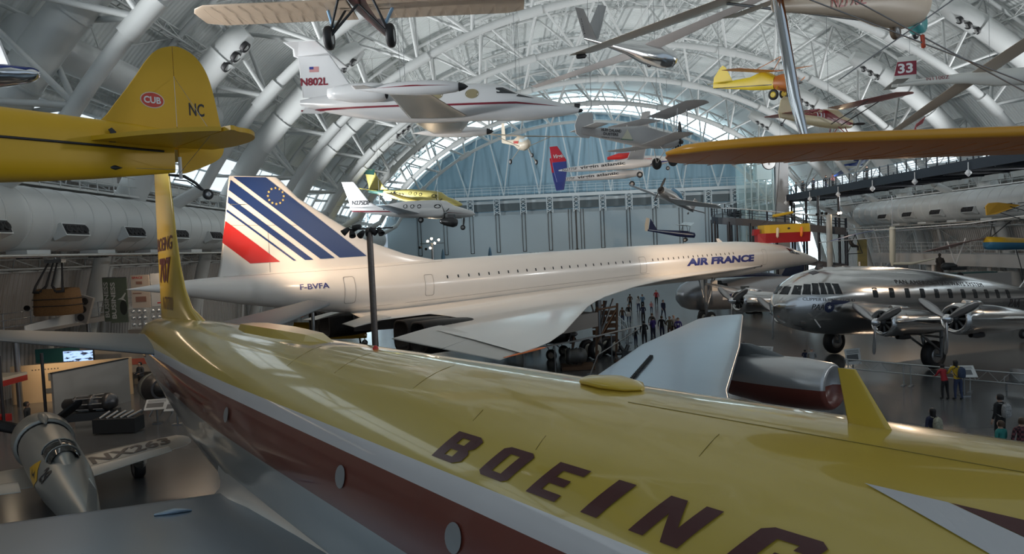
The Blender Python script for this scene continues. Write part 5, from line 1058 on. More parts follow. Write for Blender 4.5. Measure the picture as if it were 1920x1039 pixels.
# curving access ramp
t = thing('access_ramp', 'dark steel walkway curving round the lift tower down from the footbridge', 'ramp', (32, 86, 0))
cp = [(37.3, 90, 12.0), (34.5, 91.5, 11.5), (31, 92.0, 11.0), (28.4, 90.6, 10.5), (27.0, 88.0, 10.1), (27.3, 85.4, 9.8), (29.5, 83.6, 9.4), (33, 82.0, 8.8), (36.6, 80.4, 8.2), (39, 79.4, 7.8)]
cp = [Vector(c)-Vector((32, 86, 0)) for c in cp]
def smooth(pts, n=4):
    out = []
    for i in range(len(pts)-1):
        a, b, c, d = pts[max(i-1, 0)], pts[i], pts[i+1], pts[min(i+2, len(pts)-1)]
        for k in range(n): q = k/n; out.append(.5*((2*b)+(c-a)*q+(2*a-5*b+4*c-d)*q*q+(3*b-a-3*c+d)*q**3))
    return out+[pts[-1]]
cpp = smooth(cp); rg = []; L_, R_ = [], []
for i, c in enumerate(cpp):
    d = cpp[min(i+1, len(cpp)-1)]-cpp[max(i-1, 0)]; n_ = Vector((-d.y, d.x, 0)).normalized()*1.0; L_.append(c+n_); R_.append(c-n_)
    rg.append([c+n_, c-n_, c-n_-Vector((0, 0, .85)), c+n_-Vector((0, 0, .85))])
mb = MB(); mb.loft(rg, smooth=False); mb.build('deck', NVS, t)
for side_ in (L_, R_):
    mb = MB(); mb.path([q+Vector((0, 0, 1.15)) for q in side_], .06, 6); mb.build('handrail', mat('pale_handrail', (.55, .6, .64), .3, .4), t); mb = MB()
    for z in (.4, .7): mb.path([q+Vector((0, 0, z)) for q in side_], .025, 4)
    mb.build('mid_rails', NVS, t)
    for q in side_[::2]: mb = MB(); mb.box(q+Vector((0, 0, .55)), (.1, .1, 1.15)); mb.build('railing_post', NVS, t)
    for q in side_[::3]: mb = MB(); mb.tube(q-Vector((0, 0, .5)), (q.x, q.y, 0), .14, n=8); mb.build('column', NVS, t)
# lower flight beneath
lo = [Vector((c.x*.98, c.y-.3, c.z-4.2)) for c in cpp]
mb = MB(); mb.loft([[c+(l-c)*0+(l-c).normalized()*0+q for q in (l-c, c-l, c-l-Vector((0, 0, .6)), l-c-Vector((0, 0, .6)))] for c, l in [(lo[i], lo[i]+(L_[i]-cpp[i])) for i in range(8, len(lo))]], smooth=False); mb.build('lower_deck', NVS, t)
# lift tower
t = thing('lift_tower', 'glazed lift tower with a grey concrete pier behind the curving ramp', 'tower', (32.8, 87.4, 0))
LG = mat('tower_glass', (.55, .78, .82), .08, alpha=.28); LS = mat('tower_steel', (.42, .55, .58), .4)
mb = MB(); mb.box((2.45, 1.5, 9.5), (1.6, 1.6, 19)); mb.build('pier', mat('concrete_grey', (.34, .35, .36), .7), t)
mb = MB(); mb.box((-.5, .9, 9.5), (3.6, .06, 19)); mb.box((-2.3, 2.6, 9.5), (.06, 3.4, 19)); mb.build('glass_walls', LG, t)
for x in (-2.3, -1.5, -.6, .4, 1.3):
    mb = MB(); mb.tube((x, .8, 0), (x, .8, 19), .11, n=6); mb.build('post', LS, t)
for k in range(9): mb = MB(); mb.box((-.5, .82, 2.2*k+1), (3.7, .12, .16)); mb.build('transom', LS, t)
mb = MB(); mb.box((0, .9, 15.6), (1.9, 1.4, 2.2)); mb.build('lift_car', LS, t)
t = thing('clock', 'round white clock face on the lift tower under the orange wing', 'clock', (33.0, 86.6, 16.5))
mb = MB(); mb.lathe((0, 0, 0), (0, -1, 0), [(0, .001), (0, .85), (.12, .85), (.14, .75), (.12, .001)], 32); mb.build('face', mat('clock_face', (.85, .87, .88), .4), t)
mb = MB(); mb.lathe((0, 0, 0), (0, -1, 0), [(.0, .85), (0, .9), (.16, .9), (.16, .83), (.1, .83)], 32); mb.build('rim', DARK, t); mb = MB(); mb.box((0, -.17, .3), (.05, .02, .55)); mb.build('minute_hand', BLACK, t); mb = MB(); mb.box((.0, -.17, -.16), (.07, .02, .32)); mb.build('hour_hand', BLACK, t)
# floodlight masts
BULB = mat('lamp_bulb', (1, .9, .75), .3, emit=(1.0, .80, .55), estr=30)
def lampcan(t, c, d, lit):
    mb = MB(); mb.lathe(c, d, [(-.22, .001), (-.22, .08), (-.05, .12), (.14, .15), (.14, .13), (-.02, .1)], 14); o = mb.build('lamp_can', BLACK, t)
    if lit: mb = MB(); mb.lathe(c, d, [(.10, .001), (.10, .125)], 14); mb.build('lens', BULB, o)
def mast(loc, h, r, label, lamps, lit, pm):
    t = thing('floodlight_mast', label, 'lamp', loc)
    mb = MB(); mb.tube((0, 0, 0), (0, 0, h), r, r*.92, 14); mb.lathe((0, 0, 0), (0, 0, 1), [(0, r*2.2), (.06, r*2.2), (.08, r)], 14); mb.build('pole', pm, t)
    w = max(abs(a) for a, _, _ in lamps); mb = MB(); mb.tube((-w, 0, h-.02), (w, 0, h-.02), .035, n=6); mb.build('crossbar', DARK, t)
    for k, (x, dz, d) in enumerate(lamps): lampcan(t, Vector((x, -.05, h+dz)), Vector(d), k in lit)
    return t
mast((-6.2, 30.2, 0), 8.35, .15, 'tall perforated steel mast with black lamps before the striped tail fin', [(-1.05, -.1, (-.6, -.3, -.5)), (-.75, -.22, (.2, -.5, -.7)), (-.35, -.25, (-.5, .6, -.4)), (-.05, -.2, (.3, -.6, -.4)), (.2, -.15, (.5, .5, -.5)), (.5, -.18, (.4, -.4, -.6)), (-.55, .05, (-.7, .3, -.2))], (), mat('weathered_mast', (.16, .14, .13), .45, .5, .3, 8))
mast((-8.6, 75, 0), 8.1, .14, 'distant mast with a cluster of glowing floodlights behind the white jet', [(-.7, -.6, (.2, -1, -.1)), (-.45, .25, (0, -1, -.1)), (.0, .5, (-.1, -1, 0)), (.3, .0, (.1, -1, -.1)), (.75, .35, (.1, -1, -.1)), (-.2, -.5, (0, -1, -.2)), (-1.3, -.4, (-.6, -.6, -.2))], (1, 2, 3, 4, 5), STEEL)
mast((35.0, 75, 0), 9.3, .32, 'pale mast with one bright floodlight beside the curving ramp', [(-1.3, .1, (-.5, -.8, -.2)), (-.8, .2, (-.1, -1, -.1)), (-.35, .15, (.2, -1, -.2)), (1.0, .1, (-.05, -1, -.05)), (1.25, .12, (-.05, -1, -.05))], (3, 4), mat('pale_mast', (.42, .42, .40), .5))
for k, loc in enumerate([(-8.6, 74.6, 8.5), (36.2, 74.6, 9.5)]):
    l = bpy.data.lights.new('flood_bulb', 'POINT'); l.energy = 120; l.color = (1, .78, .52); l.shadow_soft_size = .2; o = bpy.data.objects.new('flood_bulb', l); COL.objects.link(o); o.location = loc

# ================================================================== RIGHT-HAND SIDE EXHIBITS
p = thing('balloon_gondola', 'red and yellow balloon gondola hanging beside the curving ramp', 'gondola', (26.5, 66.5, 6.55))
GY = mat('gondola_yellow', (.52, .35, .02), .5); GR = mat('gondola_red', (.30, .014, .02), .5)
mb = MB(); mb.loft([[Vector((x, y, z)) for y, z in ((-.8*w, 0), (.8*w, 0), (1.0*w, .95), (-1.0*w, .95))] for x, w in ((-2.6, .5), (-2.0, 1), (2.2, 1), (2.35, .95))], smooth=False); mb.build('hull', GR, p)
mb = MB(); mb.loft([[Vector((x, y, z)) for y, z in ((-1.0*w, .95), (1.0*w, .95), (.9*w, 1.75), (-.9*w, 1.75))] for x, w in ((-2.1, .95), (-1.6, 1.02), (2.2, 1.02), (2.3, .95))], smooth=False); mb.build('cabin', GY, p)
mb = MB(); mb.tube((-.9, 0, 2.6), (1.0, -.1, 2.9), .16, .12, 10); mb.build('top_roll', GY, p); struts(p, [((-2, -.9, 1.75), (-.6, 0, 2.7)), ((2.1, -.9, 1.75), (.6, 0, 2.8)), ((-2, .9, 1.75), (-.6, 0, 2.7)), ((2.1, .9, 1.75), (.6, 0, 2.8)), ((-.6, 0, 2.7), (0, 0, 9))], .03, DARK, 'sling')
for x in (-.95, 1.35): mb = MB(); mb.lathe((x, -1.15, 1.0), (.05, 0, 1), [(-.55, .001), (-.4, .13), (.35, .13), (.5, .001)], 10); mb.build('fender', mat('fender_orange', (.75, .20, .03), .4) if x > 0 else CREAM, p)
decal('painted_mark', disc2d(.2, .1, .14, .09), flat((0, -1.03, 1.25), (1, 0, 0), (0, .1, 1)), DARK, p)
mb = MB(); mb.prism([(-2.9, -.2, .8), (-2.3, -.2, .8), (-2.3, -.2, 1.4), (-2.8, -.2, 1.4)], (0, .6, 0)); mb.build('prow_box', GR, p)
# long thin-winged human-powered craft and other hangers-on along the side wall
p = thing('long_wing_glider', 'very long thin pale wing hanging below the side air duct', 'glider', (37.0, 60, 8.35))
PW = mat('pale_film_wing', (.80, .75, .70), .3); mb = MB()
mb.foil([((x, y, z), (x, y+c, z), UP*t) for x, y, z, c, t in ((-7.0, 0, -.82, .25, .05), (-5.8, -1.8, -1.02, .7, .12), (-1.8, -7.6, -.85, 1.0, .18), (1.2, -11.6, -.35, 1.1, .2), (4.2, -14.6, .35, .9, .14))], n=8); mb.build('wing', PW, p)
mb = MB(); mb.lathe((-4.9, -2.6, -1.0), (0, .03, -1), [(-.2, .2), (0, .24), (2.6, .24), (3.1, .10)], 12, cap=True); mb.path([(-4.9, -2.6, -3.9), (-3.6, -3, -3.95), (-2.0, -3.6, -3.6)], [.14, .12, .05], 8); mb.build('pilot_pod', mat('pale_cream_film', (.62, .58, .46), .4), p); struts(p, [((-4.9, -2.6, -1.6), (-9.0, 2.0, -1.9)), ((-4.9, -2.6, -1.2), (0, -9, -.9)), ((-4.9, -2.6, 1.8), (-4.9, -2.6, -.9))], .035, STEEL, 'spar')
p = thing('hang_glider', 'blue hang glider sail with seated dummy behind the pale mast', 'glider', (34.5, 68, 6.7))
mb = MB(); mb.foil([((-2.6, 0, -.25), (-2.3, .9, -.2), UP*.05), ((0, -.2, .35), (.2, 1.6, .3), UP*.08), ((2.6, .2, .75), (2.6, 1.2, .7), UP*.05)], n=6); mb.build('sail', mat('sail_blue', (.03, .06, .25), .5), p); struts(p, [((0, .4, .3), (-.8, .4, -1.6)), ((0, .4, .3), (.7, .4, -1.6)), ((-.8, .4, -1.6), (.7, .4, -1.6))], .04, DARK, 'control_bar')
mb = MB(); mb.path([(-.6, .4, -.1), (-.5, .3, -.5), (-.3, .3, -.8), (.2, .3, -.9), (.2, .3, -1.3)], [.12, .2, .2, .12, .08], 8); mb.build('harness', BLACK, p)
p = thing('ultralight', 'small pink-winged ultralight over black engine parts by the side wall', 'airplane', (34.3, 52, 6.3))
mb = MB(); mb.foil([((-2.7, 0, -.75), (-2.5, .9, -.85), UP*.06), ((-.5, -.1, -.25), (-.3, 1.3, -.75), UP*.16), ((1.4, .1, .0), (1.4, 1.0, -.2), UP*.08), ((2.6, .2, .12), (2.6, .5, .05), UP*.02)], n=6); mb.build('wing', mat('pink_dacron', (.62, .40, .36), .45), p); struts(p, [((-.8, .4, -.1), (-.2, .4, -1.9)), ((.6, .4, .1), (-.2, .4, -1.9)), ((-.2, .4, -1.9), (-.3, .4, -2.2))], .05, PW, 'frame_tube'); mb = MB(); mb.lathe((-.9, .4, -2.0), (1, 0, 0), [(-.4, .1), (-.2, .3), (.5, .25), (.8, .08)], 10, cap=True); mb.box((-.1, .4, -2.2), (1.2, .5, .25)); mb.build('seat_pod', DARK, p)
mb = MB(); mb.lathe((.0, .2, -2.75), (0, 1, 0), [(-.1, .22), (0, .26), (.1, .22)], 12, cap=True); mb.build('wheel', BLACK, p)
p = thing('sailwing', 'blue and yellow sail-covered fuselage sticking in at the frame edge', 'airplane', frame((36.2, 52, 5.95), (-1, -.1, .06)))
f = fuse(p, [(0, 0, .3, .3), (.12, 0, .5, .5), (1.5, 0, .55, .5), (4, .0, .4, .4), (7, 0, .2, .2)], bands('blue_yellow_fabric', 'Z', [(.08, (.05, .19, .32), 0), (9, (.72, .42, .02), 0)], .4)); struts(p, [((-.3, 0, .4), (-.2, .3, 1.6)), ((-.3, 0, .4), (-1.6, .4, 1.7)), ((-2.5, 0, -.4), (-3.0, .2, -2.4))], .035, DARK, 'strut')
p = thing('fabric_airplane', 'orange airplane tail surface with black braces before the side air duct', 'airplane', (32.9, 46.5, 8.4))
mb = MB(); mb.prism([(-.45, 0, -.42), (.2, 0, -.38), (2.1, .3, .18), (1.2, .1, .30), (.3, 0, .42), (-.3, 0, .40), (-.5, 0, .2)], (0, .1, 0)); mb.build('tail_surface', mat('orange_yellow_fabric', (.60, .32, .03), .5), p); struts(p, [((-.5, .2, .1), (3.2, .2, -1.2)), ((.6, .2, .35), (3.4, .2, -.6)), ((1.0, .2, -.2), (3.3, .2, .45)), ((1.6, -.1, .3), (3.2, -.1, .42))], .025, DARK, 'brace')
mb = MB(); mb.prism([(2.15, 0, .5), (2.9, .2, .5), (2.9, .2, 2.2), (2.25, 0, 2.2)], (0, .05, 0)); mb.build('striped_fin', bands('rainbow_bands', 'Z', [(.8, (.03, .03, .18), 0), (1.05, (.1, .3, .45), 0), (1.3, (.35, .42, .05), 0), (9, (.65, .30, .03), 0)], .4), p)
p = thing('exhibit_board', 'tall olive panel with a dark figure beside the pale mast', 'panel', (36.0, 70, 3.6)); mb = MB(); mb.box((0, 0, 1.2), (.95, .1, 3.3)); mb.build('board', mat('olive_panel', (.25, .23, .10), .5), p); mb = MB(); mb.tube((-.35, -.1, -3.6), (-.35, -.1, .6), .1, n=8); mb.build('post', PW, p)
# raised gallery along the right wall
t = thing('side_gallery', 'pale raised walkway with railings along the far side wall', 'walkway', (46.5, 62, 0))
mb = MB(); mb.box((0, 0, 4.4), (3.0, 46, .35)); mb.box((-1.5, 0, 4.0), (.15, 46, 1.2)); mb.build('deck', mat('gallery_pale', (.48, .46, .44), .5), t)
mb = MB()
for z in (5.0, 5.4, 5.8): mb.tube((-1.4, -23, z), (-1.4, 23, z), .03, n=5)
mb.build('handrail', WHITE, t)
for k in range(24): mb = MB(); mb.tube((-1.4, -23+2*k, 4.4), (-1.4, -23+2*k, 5.8), .03, n=5); mb.build('railing_post', WHITE, t)
for k in range(6): mb = MB(); mb.tube((0, -22+8.8*k, 0), (0, -22+8.8*k, 4.3), .2, n=8); mb.build('column', PW, t)
p = thing('mannequin', 'dark standing figure in a long coat on the plinth behind the silver airliner', 'mannequin', (36.4, 58, 3.40))
mb = MB(); mb.lathe((0, 0, 0), (0, 0, 1), [(0, .24), (.5, .3), (1.0, .26), (1.25, .24), (1.4, .10), (1.46, .075), (1.5, .10), (1.62, .12), (1.72, .07), (1.75, .001)], 16); mb.build('coat_figure', mat('dark_brown_cloth', (.045, .035, .03), .8), p); mb = MB(); mb.path([(-.22, 0, 1.3), (-.32, -.05, 1.0), (-.25, -.2, .8)], [.09, .075, .05], 8); mb.path([(.22, 0, 1.3), (.34, -.05, 1.0), (.3, -.2, .8)], [.09, .075, .05], 8); mb.build('sleeves', MC['dark_brown_cloth'], p)
p = thing('plinth', 'long pale exhibit plinth behind the silver airliner', 'plinth', (38.2, 58.6, 0)); mb = MB(); mb.box((0, 0, 1.65), (8.0, 2.0, 3.3)); mb.build('block', MC['gallery_pale'], p); mb = MB(); mb.box((-.3, -.2, 3.34), (6.4, 1.4, .08)); mb.build('top_edge', mat('teal_dark', (.03, .10, .10), .5), p)
# ================================================================== PEOPLE
def skin_mesh(name, pts, edges, rad, root=0, sub=1):
    me = bpy.data.meshes.new(name); me.from_pydata([tuple(p) for p in pts], edges, []); o = bpy.data.objects.new(name, me); COL.objects.link(o)
    md = o.modifiers.new('s', 'SKIN'); md.use_smooth_shade = True
    for k, v in enumerate(me.skin_vertices[0].data): r = rad[k]; v.radius = r if isinstance(r, tuple) else (r, r); v.use_root = (k == root)
    s2 = o.modifiers.new('d', 'SUBSURF'); s2.levels = sub; s2.render_levels = sub
    dg = bpy.context.evaluated_depsgraph_get(); dg.update(); out = bpy.data.meshes.new_from_object(o.evaluated_get(dg)); bpy.data.objects.remove(o); return out
SLOT = mat('cloth_slot', (.1, .1, .1), .8)
def figure(pose):
    """one continuous 1.72 m body facing -y; pose: stand, hold, walk, lean"""
    P, E, Rr = [], [], []
    def add(p, r, par=None):
        P.append(Vector(p)); Rr.append(r); k = len(P)-1
        if par is not None: E.append((par, k))
        return k
    lean = {'lean': -.16}.get(pose, 0)
    pel = add((0, 0, .93), (.15, .11)); sp = add((0, lean*.4, 1.12), (.145, .105), pel); ch = add((0, lean*.8, 1.30), (.175, .115), sp); up = add((0, lean, 1.40), (.13, .085), ch)
    nk = add((0, lean-.01, 1.49), .055, up); hd = add((0, lean-.02, 1.57), (.072, .082), nk); hm = add((0, lean-.015, 1.64), (.078, .095), hd); ht = add((0, lean-.005, 1.70), (.05, .06), hm)
    add((0, lean-.125, 1.605), .014, hm)
    for s in (-1, 1): add((s*.088, lean+.0, 1.62), .014, hm)
    for s in (-1, 1):
        stp = {'walk': .17*s, 'lean': .05*s}.get(pose, .03*s)
        h = add((s*.095, 0, .88), (.105, .10), pel); kn = add((s*.11, -stp*.6-.02, .48), (.07, .068), h); an = add((s*.115, -stp+.02, .10), (.045, .045), kn); he = add((s*.118, -stp+.03, .045), (.045, .04), an); add((s*.135, -stp-.13, .035), (.042, .03), he)
        sh = add((s*.19, lean, 1.395), .062, up)
        if pose == 'hold' or (pose == 'stand' and s < 0): el = (s*.25, lean-.02, 1.13); wr = (s*.16, lean-.25, 1.10)
        elif pose == 'walk': el = (s*.26, .10*s, 1.12); wr = (s*.27, .17*s-.10, .90)
        elif pose == 'lean': el = (s*.25, lean-.10, 1.15); wr = (s*.18, lean-.32, 1.08)
        else: el = (s*.26, .03, 1.12); wr = (s*.275, -.04, .88)
        e_ = add(el, .046, sh); w_ = add(wr, .031, e_); d = (Vector(wr)-Vector(el)).normalized(); sd = Vector((s, 0, 0)) if abs(d.z) > .6 else Vector((0, 0, 1)); sd = (sd-d*sd.dot(d)).normalized(); nn = d.cross(sd)
        pm = add(Vector(wr)+d*.055, (.036, .018), w_)
        th = add(Vector(wr)+d*.035-nn*.035*s, .011, w_); add(Vector(wr)+d*.075-nn*.045*s, .009, th)
        for j, ln in enumerate((.07, .08, .075, .06)):
            o_f = nn*(-.027+.018*j)*s; f1 = add(Vector(wr)+d*.10+o_f, .009, pm); add(Vector(wr)+d*(.10+ln*.8)+o_f-sd*.018*s, .008, f1)
    me = skin_mesh('body_'+pose, P, E, Rr)
    for _ in range(5): me.materials.append(SLOT)
    for f in me.polygons:
        c = f.center; ax = abs(c.x)
        if c.z > 1.475: m = 0
        elif ax > .14 and ((c.z < .93 and ax > .22) or (c.y < lean-.24 and c.z > .95)): m = 0
        elif c.z < .085: m = 3
        elif c.z < .93 and ax < .225: m = 2
        else: m = 1
        f.material_index = m
    return me
def hair_mesh(style):
    mb = MB(); rg = []
    low = {'short': -.085, 'long': -.34, 'cap': .03}[style]
    for q in range(9):
        a = PI/2*(1-q/6) if q < 7 else None
        if q < 7: z = 1.635+.095*math.sin(a); r = .098*math.cos(a)+.004
        else: z = 1.635+low*(q-6)/2; r = .102-.012*(q-6) if style == 'long' else .098
        ring_ = []
        for k in range(18):
            t = 2*PI*k/18; rr = r*1.0; y = rr*1.12*math.sin(t); x = rr*.95*math.cos(t); zz = z
            if y < -.045 and z < 1.66: y = max(y, -.05); zz = max(z, 1.655)
            ring_.append(Vector((x, y+.006, zz)))
        rg.append(ring_)
    mb.loft(rg); o = mb.build('hair', SLOT); me = o.data; bpy.data.objects.remove(o); return me
FIG = {k: figure(k) for k in ('stand', 'hold', 'walk', 'lean')}; HAIR = {k: hair_mesh(k) for k in ('short', 'long', 'cap')}
eb = MB()
for s in (-1, 1): eb.lathe((s*.032, -.102, 1.632), (0, -1, 0), [(-.01, .001), (0, .010), (.006, .007), (.009, .001)], 8)
eo = eb.build('eyes', mat('eye_dark', (.03, .02, .02), .2)); EYES = eo.data; bpy.data.objects.remove(eo)
SKIN1 = mat('skin_light', (.50, .32, .24), .6); SKIN2 = mat('skin_brown', (.22, .12, .08), .6)
HB = mat('hair_black', (.012, .010, .010), .55); HBR = mat('hair_brown', (.06, .035, .02), .6); HGR = mat('hair_grey', (.30, .29, .28), .7)
def cloth(n, c): return mat('cloth_'+n, c, .8, var=.12, scale=12)
CB = cloth('black', (.016, .016, .018)); CN = cloth('navy', (.02, .025, .06)); CJ = cloth('jeans', (.035, .05, .11)); CG = cloth('grey', (.24, .25, .26)); COL_ = cloth('olive', (.10, .09, .055)); CP = cloth('purple_blue', (.05, .03, .20)); CR = cloth('red', (.35, .02, .03)); CY = cloth('yellow', (.55, .36, .03)); CT = cloth('teal', (.02, .19, .17)); CW_ = cloth('white', (.55, .55, .55)); CO = cloth('orange', (.62, .17, .02)); CPK = cloth('pink', (.50, .20, .20)); CBR = cloth('brown', (.10, .06, .04)); SHOE = cloth('shoe', (.02, .02, .022))
pk = bpy.data.materials.new('plaid_shirt'); pk.use_nodes = True; _b = pk.node_tree.nodes['Principled BSDF']; _t = pk.node_tree.nodes.new('ShaderNodeTexCoord'); _c = pk.node_tree.nodes.new('ShaderNodeTexChecker'); _c.inputs['Scale'].default_value = 14; _c.inputs['Color1'].default_value = (.03, .015, .02, 1); _c.inputs['Color2'].default_value = (.16, .05, .06, 1); pk.node_tree.links.new(_t.outputs['Object'], _c.inputs['Vector']); pk.node_tree.links.new(_c.outputs['Color'], _b.inputs['Base Color']); _b.inputs['Roughness'].default_value = .85
def person(x, y, face, label, top, legs, hair='short', hc=None, pose='stand', h=1.72, skin=SKIN1, z=0, group=None):
    """face: heading in degrees, 0 = looking away from the camera, 90 = toward the right"""
    t = thing('person', label, 'person', Matrix.Translation((x, y, z)) @ Matrix.Rotation(PI-R(face), 4, 'Z') @ Matrix.Scale(h/1.75, 4), group)
    b = bpy.data.objects.new('body', FIG[pose]); COL.objects.link(b); b.parent = t
    for k, m in enumerate((skin, top, legs, SHOE, top)): b.material_slots[k].link = 'OBJECT'; b.material_slots[k].material = m
    yo = -.16 if pose == 'lean' else 0
    hr = bpy.data.objects.new('hair' if hair != 'cap' else 'cap', HAIR[hair]); COL.objects.link(hr); hr.parent = t; hr.location = (0, yo, 0); hr.material_slots[0].link = 'OBJECT'; hr.material_slots[0].material = hc or HB
    e = bpy.data.objects.new('eyes', EYES); COL.objects.link(e); e.parent = t; e.location = (0, yo, 0); return t
def backpack(pt, label, m, sc_=1.0):
    mw = pt.matrix_world @ Matrix.Translation((0, .20, 1.02)); t = thing('backpack', label, 'backpack', mw)
    mb = MB(); mb.loft([[Vector((w*math.copysign(abs(math.cos(a))**.5, math.cos(a)), .02+d*math.copysign(abs(math.sin(a))**.5, math.sin(a)), z)) for a in [2*PI*k/16 for k in range(16)]] for z, w, d in ((-.02, .10, .06), (.02, .145, .09), (.2, .15, .10), (.36, .13, .085), (.43, .08, .05), (.44, .02, .02))]); mb.build('bag', m, t)
    mb = MB(); mb.loft([[Vector((w*math.cos(a), .10+.05*math.sin(a), z)) for a in [2*PI*k/12 for k in range(12)]] for z, w in ((.03, .09), (.06, .11), (.18, .11), (.21, .07))]); mb.build('front_pocket', m, t)
    for s in (-1, 1): mb = MB(); mb.path([(s*.09, -.05, .42), (s*.11, -.20, .42), (s*.12, -.33, .28), (s*.13, -.24, .08), (s*.12, -.06, .0)], .018, 6); mb.build('strap', m, t)
    return t
person(9.03, 47.33, 10, 'person in a long black coat closest to the silver wing in the crowd', CB, CB, pose='stand', h=1.76)
person(10.19, 49.89, -25, 'person in a purple-blue jacket beside the one in the black coat', CP, CN, pose='hold')
person(10.85, 50.0, 30, 'person in black right of the purple-blue jacket in the crowd', CB, CN, pose='stand', h=1.76, hc=HBR)
person(11.35, 49.65, 200, 'person in an olive jacket with a brown cap facing the camera', COL_, CBR, 'cap', HBR, 'stand')
person(11.76, 48.81, 190, 'person in a purple sports jersey with a white emblem', CP, CJ, pose='hold', h=1.7, hc=HBR)
decal('jersey_emblem', disc2d(0, 1.25, .06, .08), flat((0, -.125, 0), (1, 0, 0), (0, 0, 1)), CW_, bpy.data.objects[[o.name for o in COL.objects if o.get('label', '').startswith('person in a purple sports')][0]])
person(11.85, 50.5, 170, 'person in dark grey standing just behind the olive jacket', CG, CB, 'cap', HGR, 'stand')
person(11.52, 60.59, 15, 'person in navy in mid-crowd beneath the wing edge of the white jet', CN, CB, pose='hold')
person(10.35, 61.26, 180, 'person in black with a white bag in the mid-crowd', CB, CJ, pose='hold', h=1.7)
person(9.5, 59.5, 20, 'person in brown left of the one with the white bag', CBR, CJ, pose='walk', h=1.62, hc=HBR)
b = thing('bag', 'white carrier bag held by a person in the mid-crowd', 'bag', (10.25, 60.78, .62)); mb = MB(); mb.loft([ring(0, 0, .2, .12, 10), ring(.0, 0, .2, .12, 10)], cap=False); mb = MB(); mb.loft([[Vector((w*math.cos(a), .1*math.sin(a), z)) for a in [2*PI*k/12 for k in range(12)]] for z, w in ((0, .12), (.05, .2), (.3, .19), (.4, .12))]); mb.build('bag_body', CW_, b)
person(12.55, 73.08, 10, 'person in brown farthest left in the crowd, under the white jet', CBR, CB, pose='stand')
person(13.0, 70.76, -20, 'person in cream top in the far crowd beneath the white jet', CW_, CJ, 'long', HBR, 'stand', 1.65)
person(13.65, 71.91, 190, 'person in pale blue in the far crowd below the white fuselage', cloth('sky', (.10, .20, .32)), CB, pose='hold')
person(16.1, 76.54, 200, 'person in a red shirt and black trousers at the back of the crowd', CR, CB, pose='stand', h=1.78)
person(13.98, 63.54, 160, 'person in dark navy walking apart from the crowd toward the bomber', CN, CN, pose='walk', h=1.76)
person(13.92, 68.68, 190, 'child in a pink jacket in the far crowd', CPK, CJ, 'long', HBR, 'stand', 1.2)
person(10.66, 52.54, 30, 'person in charcoal behind the purple-blue jacket', cloth('charcoal', (.05, .05, .055)), CB, pose='stand', hc=HBR)
person(8.4, 47.2, 40, 'child in dark clothes beside the barrier in the crowd', CB, CN, pose='stand', h=1.3)
person(18.08, 28.6, -10, 'person in a dark red jacket reading the sign by the barrier', CR, CB, 'short', HB, 'lean', 1.5)
y_ = person(18.51, 28.4, -5, 'person in a yellow top and blue trousers at the barrier', CY, CJ, 'long', HB, 'lean', 1.68)
backpack(y_, 'dark blue backpack worn over the yellow top', cloth('backpack_blue', (.03, .05, .10)))
l_ = person(12.95, 21.13, -10, 'person with long black hair half hidden by the yellow fuselage', CN, CB, 'long', HB, 'stand', 1.64); FL = mat('floral_cloth', (.35, .34, .26), .8, var=.75, scale=18)
backpack(l_, 'pale floral backpack on the long-haired person', FL)
k_ = person(15.73, 22.06, -15, 'person in black jacket with a patterned backpack at the right edge', CB, CB, 'short', HB, 'stand', 1.76); backpack(k_, 'black and white patterned backpack on the black-jacketed person', mat('pattern_black_white', (.30, .30, .30), .8, var=.95, scale=22))
person(13.92, 19.5, -20, 'person in a teal top in front of the patterned backpack', CT, CB, 'short', HBR, 'stand', 1.62)
person(14.42, 19.35, 10, 'person in a dark red plaid shirt beside the teal top', pk, CB, 'short', HBR, 'stand', 1.72)
person(12.14, 36.08, 40, 'person in an orange shirt behind the far silver wing', CO, CB, 'short', HB, 'hold', 1.7)
person(15.58, 36.53, 30, 'child in navy blue below the silver airliner', CN, CJ, 'short', HB, 'hold', 1.05)
person(14.96, 34.25, 20, 'person in a grey hooded top beside the child in navy', CG, CG, 'cap', CG, 'lean', 1.5)
person(-20.27, 27.99, 75, 'person in a black jacket looking over the silver racer', CB, CB, 'short', HB, 'stand', 1.78, SKIN2)
person(-23.38, 40.24, 20, 'person with long hair in black by the lit ramp', CB, CB, 'long', HB, 'stand', 1.7)
person(-21.13, 38.2, 200, 'person in dark grey leaning at the lit ramp railing', cloth('slate', (.06, .065, .075)), CB, 'short', HB, 'hold', 1.75)
for (y, c, lg, ha, ps, lb) in ((71.05, CB, CB, 'cap', 'hold', 'person in a black brimmed hat standing on the footbridge'), (80.24, CB, CN, 'short', 'stand', 'person in black on the footbridge beside the pink jacket'), (78.53, CPK, CB, 'long', 'stand', 'person in a pink jacket on the footbridge'), (83.47, CN, CB, 'short', 'hold', 'person in navy leaning on the footbridge rail farther along'), (86.49, CB, CB, 'long', 'stand', 'long-haired person in black toward the far footbridge end'), (88.6, CG, CB, 'short', 'hold', 'person in grey at the far end of the footbridge')):
    person(37.2, y, 250, lb, c, lg, ha, HB, ps, 1.75, z=12.33)
